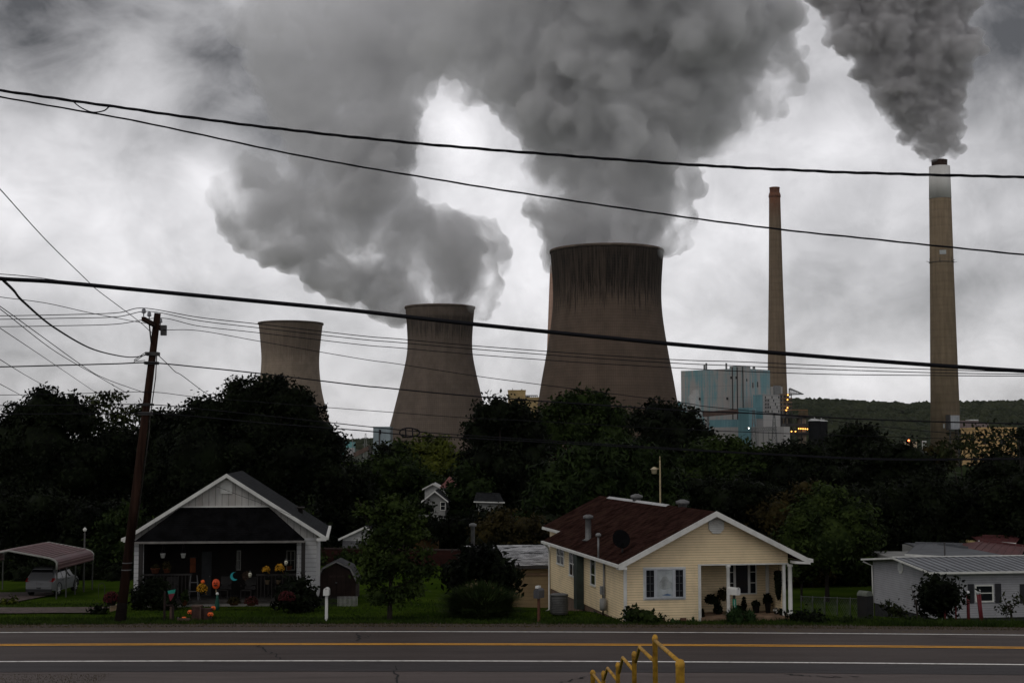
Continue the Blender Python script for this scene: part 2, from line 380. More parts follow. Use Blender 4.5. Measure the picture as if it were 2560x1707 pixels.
def stack(label, pairs, Y, base, axb, mat, capprof=()):
    """pairs (py, axis px, half width px) top first"""
    x = P(axb, 1090, Y).x
    t = thing('chimney_stack', label, 'chimney', (x, Y, GZ), 0, 'tall chimneys of the power station')
    pr = [(r / F * Y, P(axb, y, Y).z - GZ) for y, _, r in pairs]; pr.append((base / F * Y, 0)); pr = pr[::-1]
    MB().lathe(pr, 64).build('shaft', mat, t)
    return t, pr, x
ST1 = concrete('chimney_concrete', (.2, .152, .1), (.1, .08, .06), None, .028, 0, 274)
ST2 = concrete('old_chimney_concrete', (.2, .15, .105), (.16, .05, .026), (.93, 1, .05), .028, 0, 274, .9)
STS = M('sooty_steel', (.05, .028, .022), .9, .4, .3)
STW = M('chimney_white_cap', (.56, .55, .53), .8, .1, .12, co=(1, 1, .1), dirt=(.42, .4, .37), dirt_amt=.25)
STEEL = M('dark_steel', (.05, .048, .048), .7, .3, 1); STEELG = M('grey_steel', (.2, .2, .2), .6, .3, 1)
t, pr, x = stack('thicker chimney with pale cap pouring grey smoke', [(497, 2347, 27), (700, 2352, 29.5), (900, 2358, 33)], 1353, 37.5, 2364, ST1)
sh = t.children[0]
rt, zt = pr[-1]; Yk = 1353
zc = P(2347, 417, Yk).z - GZ
MB().lathe([(rt + .15, zt - .3), (rt - .5, zc), (rt - 1.2, zc)], 64).build('cap', STW, t)
MB().lathe([(7.2, zc - 2), (7.4, zc + 6), (7.6, zc + 6.2), (6.6, zc + 6.2), (6.4, zc)], 48).build('flue', STS, t)
zp = P(2350, 657, Yk).z - GZ; pf = MB(); rp = 29.2 / F * Yk
pf.lathe([(rp, zp), (rp + .6, zp), (rp + .6, zp + .3), (rp, zp + .5)], 48, cap=False)
for k in range(6):
    a = k * math.pi / 3 + .1; pf.beam((math.cos(a) * rp, math.sin(a) * rp, zp + .3), (math.cos(a) * (rp + 4), math.sin(a) * (rp + 4), zp + 1.2), .35)
    pf.beam((math.cos(a) * (rp + .7), math.sin(a) * (rp + .7), zp), (math.cos(a) * (rp + .7), math.sin(a) * (rp + .7), zp + 4), .35)
pf.build('platform', STEEL, t)
PATCH = M('pale_patch', (.38, .4, .4), .8)
for a, y, w, h in ((-112, 1065, 1.5, 4), (-98, 1067, 1.8, 6), (-78, 1066, 3, 9), (-55, 1065, 2, 6), (-100, 634, 6, 4)):
    z = P(2364, y, Yk).z - GZ; r = float(np.interp(z, [p[1] for p in pr], [p[0] for p in pr])); a = R(a)
    c = Vector((math.cos(a), math.sin(a), 0)); d = Vector((-math.sin(a), math.cos(a), 0)) * w / 2
    mb = MB(); q = c * (r * .985); mb.slab([q - d + Vector((0, 0, z - h / 2)), q + d + Vector((0, 0, z - h / 2)), q + d + Vector((0, 0, z + h / 2)), q - d + Vector((0, 0, z + h / 2))], c * (r * .03))
    mb.build('inspection_panel', PATCH, t)
t, pr, x = stack('thinner smokeless chimney with reddish top beside the pale blue plant', [(483, 1940, 14), (520, 1940, 14.5), (700, 1942, 17.5), (860, 1943, 21.5), (1000, 1945, 25)], 1498, 28, 1945, ST2)
rt, zt = pr[-1]
MB().lathe([(rt + .05, zt - 5), (rt + .5, zt - 4.5), (rt + .5, zt - 2), (rt - .6, zt - 1.6), (rt - .6, zt + 4.6), (rt - .3, zt + 5), (rt - .3, zt + 6), (rt - 1.6, zt + 6), (rt - 1.8, zt)], 48).build('crown_ring', M('rusty_cap', (.16, .07, .045), .9, .35, .3), t)
t, pr, x = stack('pinkish chimney mostly hidden behind the largest cooling tower', [(664, 1404, 28), (870, 1404, 36), (1000, 1404, 40)], 1290, 46, 1404, concrete('pink_chimney_concrete', (.46, .3, .23), (.1, .08, .06), None, .028, 0, 200))
# -- pale blue boiler house
def panelmat(name, base, teal, k=.5):
    m, n, l, b = nmat(name)
    t = n.new('ShaderNodeTexCoord'); s = n.new('ShaderNodeSeparateXYZ'); l.new(t.outputs['Object'], s.inputs[0])
    u = mathn(n, l, 'ADD', s.outputs[0], s.outputs[1])
    cb = n.new('ShaderNodeCombineXYZ'); l.new(mathn(n, l, 'MULTIPLY', u, .16), cb.inputs[0]); l.new(mathn(n, l, 'MULTIPLY', s.outputs[2], .012), cb.inputs[1])
    f = noisen(n, l, cb.outputs[0], 1.6, 5, .6); g = noisen(n, l, objco(n, l, (.03, .03, .03)), 1, 4)
    q = mathn(n, l, 'ADD', mathn(n, l, 'MULTIPLY', f, .8), mathn(n, l, 'MULTIPLY', g, .5))
    c = mixc(n, l, ramp(n, l, q, k, k + .22), base, teal)
    ln = mathn(n, l, 'MAXIMUM', mathn(n, l, 'LESS_THAN', mathn(n, l, 'FRACT', mathn(n, l, 'DIVIDE', s.outputs[2], 11.5)), .035),
               mathn(n, l, 'LESS_THAN', mathn(n, l, 'FRACT', mathn(n, l, 'DIVIDE', u, 6.1)), .05))
    c = mixc(n, l, mathn(n, l, 'MULTIPLY', ln, .35), c, (.1, .13, .14))
    l.new(c, b.inputs['Base Color']); b.inputs['Roughness'].default_value = .6; return m
BL1 = panelmat('faded_blue_panels', (.4, .375, .36), (.15, .33, .37), .58); BL2 = panelmat('pale_panels', (.45, .43, .42), (.25, .37, .41), .72)
BL3 = panelmat('teal_panels', (.13, .29, .33), (.2, .38, .42), .6); DARKM = M('dark_recess', (.03, .028, .03), .9)
Yb = 1400; bo = P(1862, 1120, Yb); bo.z = GZ; A = R(48.6); fb = Fr(bo, A)
bh = thing('boiler_house', 'tall pale blue panelled boiler house streaked with teal', 'power plant building', bo, A)
zr = fb.front(1862, 917).z; vl = fb.side(1703, 1000).y; ur = fb.front(1926, 1000).x
MB().box(0, ur, 0, vl, 0, fb.side(1703, 927).z).build('main_block', BL1, bh)
vt = fb.side(1826, 930).y; ut = fb.front(1873, 930).x
MB().box(-1.5, ut, -1.5, vt, 20, zr + 1).build('lift_tower', BL1, bh)
for p in (1834, 1846, 1860): a = fb.side(p, 1000).y; MB().box(-1.9, -1.5, a - .5, a + .5, 30, zr).build('downpipe', STEEL, bh)
for px, py in ((1828, 944), (1841, 944), (1867, 950), (1818, 996), (1749, 997)):
    v = fb.side(px, py, -1.6) if px < 1862 else fb.front(px, py, -1.6)
    hole = MB()
    if px < 1862: hole.box(-1.75, -1.4, v.y - 1, v.y + 1, v.z - 1.3, v.z + 1.3)
    else: hole.box(v.x - .8, v.x + .8, -1.75, -1.4, v.z - 1.3, v.z + 1.3)
    hole.build('vent', DARKM, bh)
for px, py in ((1894, 961), (1882, 963)):
    v = fb.front(px, py, 0); MB().box(v.x - .7, v.x + .7, -.3, .2, v.z - 2.6, v.z + 2.6).build('vent', DARKM, bh)
for px, h in ((1757, 3), (1762, 5), (1812, 4), (1890, 2.5)):
    rv = MB()
    if px < 1862: a = fb.side(px, 920).y; rv.box(2, 3.5, a - .6, a + .6, fb.side(1703, 927).z, fb.side(1703, 927).z + h + 2)
    else: a = fb.front(px, 930).x; rv.box(a, a + 2, 2, 4, fb.side(1703, 927).z, fb.side(1703, 927).z + 3)
    rv.build('roof_vent', STEELG, bh)
def annex(xl, xc, xr, yt, Yc, m, name, parent=bh, zb=0.0, yb=None):
    """box in the boiler house frame whose near corner is seen at xc"""
    c = P(xc, 1100, Yc); lc = fb.loc(c); v1 = fb.side(xl, 1100, lc[0]).y; u1 = fb.front(xr, 1100, lc[1]).x
    z1 = P(xc, yt, Yc).z - GZ; z0 = zb if yb is None else P(xc, yb, Yc).z - GZ
    MB().box(lc[0], u1, lc[1], v1, z0, z1).build(name, m, parent); return lc, u1, v1, z1
lc, u1, v1, z1 = annex(1883, 1909, 1951, 985, 1366, BL2, 'panel_block')
q = MB(); q.box(lc[0] - .4, lc[0] - .02, lc[1] + .5, v1 - .5, P(1895, 1046, 1366).z - GZ, z1 - .5).build('teal_face', BL3, bh)
for j, row in enumerate((993, 1001, 1010, 1018, 1028)):
    for k in range(9):
        if (k * 7 + j * 5) % 4 == 0 or k < 3 and j > 0:
            px = 1913 + k * 4.2; v = fb.front(px, row, lc[1]); MB().box(v.x - .7, v.x + .7, lc[1] - .3, lc[1] - .02, v.z - 1.1, v.z + 1.1).build('wall_louvre', DARKM, bh)
for row in (988, 998, 1006, 1014, 1023, 1032): v = fb.front(1930, row, lc[1]); MB().box(lc[0] + .5, u1 - .5, lc[1] - .2, lc[1] - .02, v.z - .18, v.z + .18).build('girt', STEELG, bh)
annex(1846, 1873, 1891, 1019, 1350, BL3, 'teal_block'); annex(1776, 1960, 1975, 1066, 1330, BL2, 'low_block')
annex(1690, 1775, 1800, 1002, 1430, BL3, 'side_block'); annex(1772, 1862, 1868, 1048, 1372, BL3, 'mid_block')
annex(1928, 1945, 1958, 966, 1470, BL2, 'stair_block'); annex(1935, 1938, 1954, 963, 1455, STEELG, 'roof_house')
cv = MB(); a, b_ = P(1757, 1036, 1352), P(1846, 1028, 1346); a.z -= 0; o = bo
lp = lambda p: Vector(fb.loc(p))
cv.beam(lp(a), lp(b_), 5, 4.6).build('conveyor_gallery', M('rust_brown_cladding', (.13, .085, .07), .8, .3, .2), bh)
cv = MB(); p = lp(P(1770, 1036, 1350)); cv.box(p.x - .8, p.x + .8, p.y - .8, p.y + .8, 0, p.z).build('gallery_leg', STEELG, bh)
# -- lit steel frame at the foot of the thin chimney, with its lamps
AMB = lamp_mat('amber_lamp', (1, .42, .08), 5); WLAMP = lamp_mat('white_lamp', (1, .95, .85), 10)
TANST = M('lit_tan_steel', (.2, .15, .11), .8, .4, .15)
def steel_tower(name, label, cat, xl, xr, yt, yb, Y, floors, mat, lamps=(), depth=14):
    a, b_ = P(xl, yb, Y), P(xr, yt, Y); t = thing(name, label, cat, (a.x, Y, GZ)); w = b_.x - a.x; h = b_.z - GZ; fr = MB(); z0 = max(0, a.z - GZ)
    for x in np.linspace(0, w, 4):
        for y in (0, depth): fr.beam((x, y, 0), (x, y, h), .9)
    fr.build('steel_frame', STEEL, t)
    for k in range(floors):
        z = z0 + (h - z0) * (k + .6) / floors
        MB().box(-.8, w + .8, -.8, depth, z, z + (h - z0) / floors * .34).build('deck', mat, t)
    for px, py in lamps:
        p = P(px, py, Y - 2); MB().ball((p.x - a.x, -1.6, p.z - GZ), .62, 6).build('lamp', AMB, t)
    return t
steel_tower('lit_scaffold', 'open steel frame with amber lamps at the foot of the thin chimney', 'steel frame', 1953, 1978, 984, 1032, 1440, 5, TANST, [(1970, 987), (1969, 999), (1969, 1019), (1966, 1025)])
steel_tower('precipitator', 'dark lit structure with a row of amber lamps beside the black silos', 'steel frame', 1966, 2022, 1036, 1100, 1420, 3, STEEL, [(1967, 1078), (1979, 1078), (1989, 1078)] + [(1997 + 5.4 * i, 1071 + i * .3) for i in range(5)], 20)
q = MB(); a, b_ = P(1999, 1055, 1416), P(2021, 1090, 1416); t = thing('tank', 'pale tan tank hung with lamps left of the black silos', 'tank', ((a.x + b_.x) / 2, 1427, GZ))
r_ = (b_.x - a.x) / 2; MB().lathe([(r_, 0), (r_, P(1999, 1046, 1427).z - GZ), (r_ * .6, P(1999, 1044, 1427).z - GZ)], 24).build('drum', M('tan_tank', (.3, .23, .17), .8, .3, .2), t)
rl = MB()
for k in range(8):
    x = -r_ + 2 * r_ * k / 7; rl.beam((x, -9, P(1999, 1040, 1427).z - GZ), (x, -9, P(1999, 1024, 1427).z - GZ), .4)
rl.beam((-r_ - 8, -9, P(1999, 1025, 1427).z - GZ), (r_, -9, P(1999, 1025, 1427).z - GZ), .8).build('gantry', M('rust_steel', (.2, .1, .05), .8), t)
SILO = M('black_silo', (.008, .008, .009), .95, .3, .2, spec=.0); DOME = M('silo_dome', (.7, .7, .7), .7, .2, .3)
def silo(px, w, Y, yt, yd, label):
    p = P(px, 1100, Y); r = w / 2 / F * Y; z = P(px, yt, Y).z - GZ; zd = P(px, yd, Y).z - GZ
    t = thing('silo', label, 'silo', (p.x, Y, GZ), 0, 'black silos with white domes')
    MB().lathe([(r, 0), (r, z)], 32).build('drum', SILO, t); MB().lathe([(r + .5, z), (r + .4, z + .4), (r * .55, (z + zd) / 2 + .9), (r * .12, zd), (.3, zd + .8)], 32).build('dome', DOME, t); return t
silo(2037, 30, 1400, 1052, 1045, 'black silo with white dome, standing in front of its twin')
silo(2054, 30, 1445, 1053, 1047, 'black silo with white dome, half hidden behind its twin')
# truss boom
t = thing('crane_boom', 'triangular steel truss jutting from the foot of the thin chimney', 'crane', P(1972, 988, 1425)); o = t.location.copy(); mb = MB()
top0, bot0, tip = P(1975, 970, 1425) - o, P(1975, 986, 1425) - o, P(2009, 985, 1425) - o
for dy in (0, 5):
    d = Vector((0, dy, 0)); mb.beam(top0 + d, tip + d, .7).beam(bot0 + d, tip + d, .8).beam(top0 + d, bot0 + d, .7)
    for k in range(6):
        f = k / 6; a = top0.lerp(tip, f); b_ = bot0.lerp(tip, f); c = bot0.lerp(tip, f + 1 / 6); mb.beam(a + d, b_ + d, .35).beam(a + d, c + d, .35)
mb.build('truss', STEELG, t)
# lattice gantry of the switchyard in front of the boiler house
def lattice(mb, base, top, w0, w1, n=7, th=.45):
    b0, t0 = Vector(base), Vector(top)
    def cr(f): c = b0.lerp(t0, f); w = w0 + (w1 - w0) * f; return [c + Vector((i * w / 2, j * w / 2, 0)) for i, j in ((-1, -1), (1, -1), (1, 1), (-1, 1))]
    for k in range(n):
        a, b_ = cr(k / n), cr((k + 1) / n)
        for i in range(4): mb.beam(a[i], b_[i], th); mb.beam(a[i], b_[(i + 1) % 4], th * .6); mb.beam(b_[i], b_[(i + 1) % 4], th * .6)
t = thing('switchyard_gantry', 'grey lattice gantry in front of the boiler house', 'lattice gantry', (P(1885, 1090, 1290).x, 1290, GZ)); mb = MB(); ox = t.location.x
for px, py in ((1884, 1024), (1935, 1032)):
    p = P(px, py, 1290); mb = MB(); lattice(mb, (p.x - ox, 0, 0), (p.x - ox, 0, p.z - GZ), 7, 1.2, 8, .5); mb.build('lattice_mast', STEELG, t)
mb = MB()
p, q = P(1876, 1078, 1290), P(1942, 1075, 1290)
for dz in (0, 3): mb.beam((p.x - ox, 0, p.z - GZ + dz), (q.x - ox, 0, q.z - GZ + dz), .5)
for k in range(14):
    a = p.lerp(q, k / 14); b_ = p.lerp(q, (k + 1) / 14); mb.beam((a.x - ox, 0, a.z - GZ), (b_.x - ox, 0, b_.z - GZ + 3), .35).beam((b_.x - ox, 0, b_.z - GZ), (a.x - ox, 0, a.z - GZ + 3), .35)
for px in (1895, 1908, 1922, 1941): r_ = P(px, 1100, 1290).x - ox; mb.beam((r_, 0, 0), (r_, 0, p.z - GZ), .6)
mb.build('crossbeam', STEELG, t)
# other far buildings, each with walls and roof details
def block(name, label, cat, xl, xr, yt, Y, depth, mat, rz=0.0, extra=(), base=GZ, roofc=None, roofdz=1.0):
    a, b_ = P(xl, yt, Y), P(xr, yt, Y); t = thing(name, label, cat, (a.x, Y, base), rz); w = (b_.x - a.x) / max(.5, math.cos(rz)); h = a.z - base
    MB().box(0, w, 0, depth, 0, h).build('wall', mat, t)
    MB().box(-.4, w + .4, -.4, depth + .4, h + .004, h + roofdz).build('roof', roofc or mat, t)
    for e in extra:
        p, q = P(e[0], e[2], Y), P(e[1], e[3], Y); MB().box(p.x - a.x, q.x - a.x, e[4], e[5], q.z - base, p.z - base).build(e[6], e[7], t)
    return t
YEL = M('yellow_cladding', (.58, .42, .2), .8, .15, .15, lines=(2, 4.0, .15)); BGE = M('beige_cladding', (.5, .38, .24), .8, .2, .2)
block('coal_bunker', 'yellow bunker block peeking out between two cooling towers', 'plant building', 1270, 1314, 977, 1500, 30, YEL, 0, [(1310, 1350, 993, 1060, -6, 20, 'low_wing', YEL), (1281, 1282.5, 970, 977, 3, 4, 'roof_pipe', STEELG), (1303, 1306, 972, 978, 3, 5, 'roof_vent', STEELG)])
t = thing('pipe_rack', 'dark pipe rack on the roof of the yellow bunker', 'pipe rack', P(1314, 990, 1490)); o = t.location.copy(); mb = MB()
for y in (988, 990): mb.beam((0, 0, P(1314, y, 1490).z - o.z), (P(1344, y, 1490).x - o.x, 0, P(1344, y, 1490).z - o.z), .6)
for k in range(7): x = (P(1344, 990, 1490).x - o.x) * k / 6; mb.beam((x, 0, P(1314, 993.5, 1490).z - o.z), (x, 0, P(1314, 988, 1490).z - o.z), .5)
mb.build('rack', STEELG, t)
GRB = M('grey_blue_cladding', (.25, .3, .33), .7, .15, .1, lines=(0, 5, .2))
block('pump_house', 'tall grey blue block at the foot of the mid-sized cooling tower', 'plant building', 933, 976, 1069, 1240, 25, GRB, 0, [(947, 950, 1073, 1145, -.6, -.05, 'downpipe', STEEL)])
block('far_shed', 'small turquoise factory shed far beyond the broad dark tree', 'plant building', 857, 883, 1106, 2200, 30, M('turquoise_cladding', (.12, .3, .3), .7, .2, .1), 0, [(869, 887, 1119, 1150, -20, -.5, 'low_wing', M('grey_cladding', (.34, .33, .33), .8, .2, .1))])
t = thing('coal_conveyor', 'rusty inclined conveyor beyond the small turquoise shed', 'conveyor', (P(885, 1140, 1700).x, 1700, GZ)); ox = t.location.x
p, q = P(884, 1137, 1700), P(925, 1118, 1700); MB().beam((0, 0, p.z - GZ), (q.x - ox, 0, q.z - GZ), 6, 5).build('gallery', M('rust_brown_cladding'), t); mb = MB()
for px in (890, 905, 921): z = p.lerp(q, (px - 884) / 41).z - GZ; x = P(px, 1120, 1700).x - ox; mb.beam((x, 0, 0), (x, 0, z), 1)
mb.build('trestle', STEEL, t)
block('transfer_house', 'small dark lattice-clad house at the conveyor end', 'plant building', 921, 931, 1117, 1690, 12, M('dark_cladding', (.06, .055, .055), .8, .3, .1))
def pylon(px, yt, Y, label, arms):
    p = P(px, yt, Y); t = thing('pylon', label, 'pylon', (p.x, Y, GZ), 0, 'transmission pylons'); h = p.z - GZ; mb = MB(); s = Y / F
    lattice(mb, (0, 0, 0), (0, 0, h), 11 * s, 2.2 * s, 9, .55 * s); mb.build('mast', STEELG, t)
    for f, w in arms: MB().beam((-w * s, 0, h * f), (w * s, 0, h * f), .9 * s).beam((-w * s, 0, h * f), (0, 0, h * f + 3 * s), .6 * s).beam((w * s, 0, h * f), (0, 0, h * f + 3 * s), .6 * s).build('cross_arm', STEELG, t)
pylon(914, 1083, 2000, 'lattice pylon with two wide arms beyond the turquoise shed', ((.82, 6), (.6, 7)))
pylon(896, 1101, 2800, 'tiny farthest pylon next to the lattice pylon', ((.85, 3), (.6, 3)))
t = thing('mast', 'bare thin mast above the turquoise factory shed', 'mast', (P(881, 1090, 1900).x, 1900, GZ)); MB().lathe([(.6, 0), (.35, P(881, 1089, 1900).z - GZ)], 8).build('pole', STEELG, t); MB().box(-1.2, 1.2, -.5, .5, P(881, 1092, 1900).z - GZ, P(881, 1091, 1900).z - GZ).build('beacon', STEEL, t)
# duct beside the thick chimney and the buildings under it
DUCT = M('ribbed_duct', (.36, .37, .4), .6, .15, .2, lines=(0, 1.5, .5)); DUCTR = M('ribbed_rust_duct', (.2, .15, .15), .7, .2, .2, lines=(0, 1.6, .5))
t = thing('flue_duct', 'ribbed grey flue duct entering the thick chimney', 'duct', (P(2373, 1040, 1330).x, 1330, GZ)); ox = t.location.x
X = lambda px: P(px, 1050, 1330).x - ox
Z = lambda py: P(2400, py, 1330).z - GZ
MB().box(X(2374), X(2399), 0, 14, Z(1073), Z(1038)).build('duct', DUCT, t); MB().box(X(2372.2), X(2376), -.5, 14.5, Z(1073.5), Z(1036.5)).build('flange', STEEL, t)
MB().box(X(2399.1), X(2447), .6, 13, Z(1071), Z(1051)).build('long_duct', DUCTR, t); MB().box(X(2425), X(2446), .2, 13, Z(1051) + .01, Z(1048.5)).build('walkway', DOME, t)
MB().box(X(2447.1), X(2472), 1, 12, Z(1076), Z(1056)).build('elbow', DUCTR, t); mb = MB()
for px in (2376, 2397, 2430, 2462): mb.beam((X(px), 2, 0), (X(px), 2, Z(1071)), 1.2).beam((X(px), 11, 0), (X(px), 11, Z(1071)), 1.2)
mb.build('support_leg', STEEL, t)
block('scrubber_building', 'ochre building glimpsed through the airy tree below the duct', 'plant building', 2440, 2541, 1072, 900, 30, M('ochre_cladding', (.55, .36, .16), .8, .2, .12, lines=(2, 5, .2)), 0, [(2455, 2470, 1095, 1110, -.4, -.05, 'louvre', DARKM), (2500, 2515, 1100, 1112, -.4, -.05, 'louvre', DARKM)])
block('limestone_shed', 'small cream shed with red beacon left of the thick chimney', 'plant building', 2270, 2292, 1108, 1000, 10, M('cream_cladding', (.5, .4, .28), .8, .25, .15), 0, [(2306, 2316, 1102, 1104, 0, 1, 'sign_frame', DOME), (2306, 2316, 1111, 1112, 0, 1, 'sign_frame', DOME), (2306, 2307, 1104, 1140, 0, 1, 'sign_post', DOME), (2315, 2316, 1104, 1140, 0, 1, 'sign_post', DOME)])
t = thing('beacon_lamp', 'glowing red beacon on the small cream shed', 'lamp', P(2272, 1101, 999)); MB().ball((0, 0, 0), .7, 6).build('lens', lamp_mat('red_lamp', (1, .16, .05), 8), t); MB().lathe([(.2, -2.2), (.2, -.6)], 8).build('post', STEEL, t)
t = thing('yard_lamp', 'small white yard lamp on the low front of the boiler house', 'lamp', P(1872, 1070, 1300)); MB().ball((0, 0, 0), .5, 6).build('bulb', WLAMP, t); MB().beam((0, .6, 0), (0, 25, 0), .5).build('bracket', STEEL, t)
# ---------------------------------------------------------------- wooded hills
def hillz(x, y):
    rid = np.interp(x, [-3000, -700, -300, 250, 450, 560, 760, 950, 1300, 1900, 3500], [20, 25, 12, 70, 92, 88, 80, 82, 88, 96, 70])
    f = np.clip((y - 1900) / 800, 0, 1); f = f * f * (3 - 2 * f); g = np.clip((5200 - y) / 2000, 0, 1)
    return -14 + (rid + 14) * f * g + 7 * mn.noise(Vector((x * .004, y * .004, 2))) * f
hx = np.linspace(-3000, 3500, 90); hy = np.linspace(1850, 5200, 50)
hv = np.array([(x, y, hillz(x, y)) for y in hy for x in hx]); k = len(hx)
hf = np.array([(j * k + i, j * k + i + 1, (j + 1) * k + i + 1, (j + 1) * k + i) for j in range(len(hy) - 1) for i in range(k - 1)])
HILL = leafmat('hill_woods', (.012, .018, .008), (.034, .04, .018), .03)
kind(npmesh('hills', hv, hf, HILL, smooth=True), 'structure')
def ico():
    g = (1 + 5 ** .5) / 2; v = np.array([(-1, g, 0), (1, g, 0), (-1, -g, 0), (1, -g, 0), (0, -1, g), (0, 1, g), (0, -1, -g), (0, 1, -g), (g, 0, -1), (g, 0, 1), (-g, 0, -1), (-g, 0, 1)], float)
    f = [(0, 11, 5), (0, 5, 1), (0, 1, 7), (0, 7, 10), (0, 10, 11), (1, 5, 9), (5, 11, 4), (11, 10, 2), (10, 7, 6), (7, 1, 8), (3, 9, 4), (3, 4, 2), (3, 2, 6), (3, 6, 8), (3, 8, 9), (4, 9, 5), (2, 4, 11), (6, 2, 10), (8, 6, 7), (9, 8, 1)]
    return v / np.linalg.norm(v[0]), f
def sub(v, f):
    v = [np.array(p) for p in v]; c = {}; o = []
    def mid(a, b):
        q = (min(a, b), max(a, b))
        if q not in c: m = v[a] + v[b]; v.append(m / np.linalg.norm(m)); c[q] = len(v) - 1
        return c[q]
    for a, b, d in f: x, y, z = mid(a, b), mid(b, d), mid(d, a); o += [(a, x, z), (b, y, x), (d, z, y), (x, y, z)]
    return np.array(v), o
IV, IF = ico(); IV1, IF1 = sub(IV, IF); IV2, IF2 = sub(IV1, IF1); IF1 = np.array(IF1); IF2 = np.array(IF2)
rng = np.random.default_rng(5)
def forest(name, label, pts, mat, r0, r1):
    vs, fs, o = [], [], 0
    for p in pts:
        r = rng.uniform(r0, r1); w = IV1 * (1 + rng.uniform(-.22, .22, (len(IV1), 1))) * r * np.array([1, 1, rng.uniform(.8, 1.3)]) + p
        vs.append(w); fs.append(IF1 + o); o += len(IV1)
    ob = kind(npmesh(name, np.concatenate(vs), np.concatenate(fs), mat), 'stuff'); ob['label'] = label; ob['category'] = 'woods'; return ob
hp = []
while len(hp) < 4200:
    y = 1950 + 850 * rng.random() ** .7; x = rng.uniform(.18, .46) * y
    hp.append((x, y, float(hillz(x, y)) + 2))
for _ in range(350): y = rng.uniform(2300, 3100); x = -rng.uniform(.08, .14) * y; hp.append((x, y, float(hillz(x, y)) + 2))
forest('hillside_forest', 'wooded ridge behind the power station', hp, HILL, 5, 10)
# valley-floor woods around the plant
vp = []
while len(vp) < 900:
    y = rng.uniform(420, 900); x = rng.uniform(-.45, .45) * y
    vp.append((x, y, GZ + 3))
forest('valley_woods', 'low dark woods on the valley floor before the plant', vp, leafmat('valley_leaf', (.006, .01, .004), (.02, .03, .009), .08), 4, 8)
# ---------------------------------------------------------------- steam and smoke
def volmat(name, col, dens, an=0.0):
    m = bpy.data.materials.new(name); m.use_nodes = True; n, l = m.node_tree.nodes, m.node_tree.links; n.clear()
    v = n.new('ShaderNodeVolumePrincipled'); v.inputs['Color'].default_value = (*col, 1); v.inputs['Density'].default_value = dens; v.inputs['Anisotropy'].default_value = an
    o = n.new('ShaderNodeOutputMaterial'); l.new(v.outputs[0], o.inputs['Volume']); MATS[name] = m; return m
def fnoise(pts, sc, seed, octs=4):
    """billowing noise: rounded puffs with creases between them"""
    o = np.empty(len(pts)); off = Vector((seed * 13.7, seed * 7.1, seed * 3.3))
    for i, p in enumerate(pts):
        q = Vector(p) * sc + off; a = 1.0; s = 0.0
        for _ in range(octs): s += a * (abs(mn.noise(q)) * 2 - .45); q = q * 2.03; a *= .57
        o[i] = s
    return o
def skin(me, mat):
    # keep the outer skin only: drop voids enclosed by the union
    ne = len(me.edges); ed = np.empty(ne * 2, np.int32); me.edges.foreach_get('vertices', ed); ed = ed.reshape(-1, 2)
    lab = np.arange(len(me.vertices))
    while True:
        m = np.minimum(lab[ed[:, 0]], lab[ed[:, 1]]); new = lab.copy(); np.minimum.at(new, ed[:, 0], m); np.minimum.at(new, ed[:, 1], m); new = new[new]
        if (new == lab).all(): break
        lab = new
    u, cnt = np.unique(lab, return_counts=True); big = u[cnt.argmax()]
    co0 = np.empty(len(lab) * 3, np.float32); me.vertices.foreach_get('co', co0); co0 = co0.reshape(-1, 3)
    nl = len(me.loops); li = np.empty(nl, np.int32); me.loops.foreach_get('vertex_index', li); q4 = li.reshape(-1, 4)
    keep = lab == big; idx = np.cumsum(keep) - 1; q4 = idx[q4[keep[q4[:, 0]]]]
    bpy.data.meshes.remove(me); tmp = npmesh('tmp', co0[keep], q4, mat, smooth=True); me = tmp.data; bpy.data.objects.remove(tmp); return me
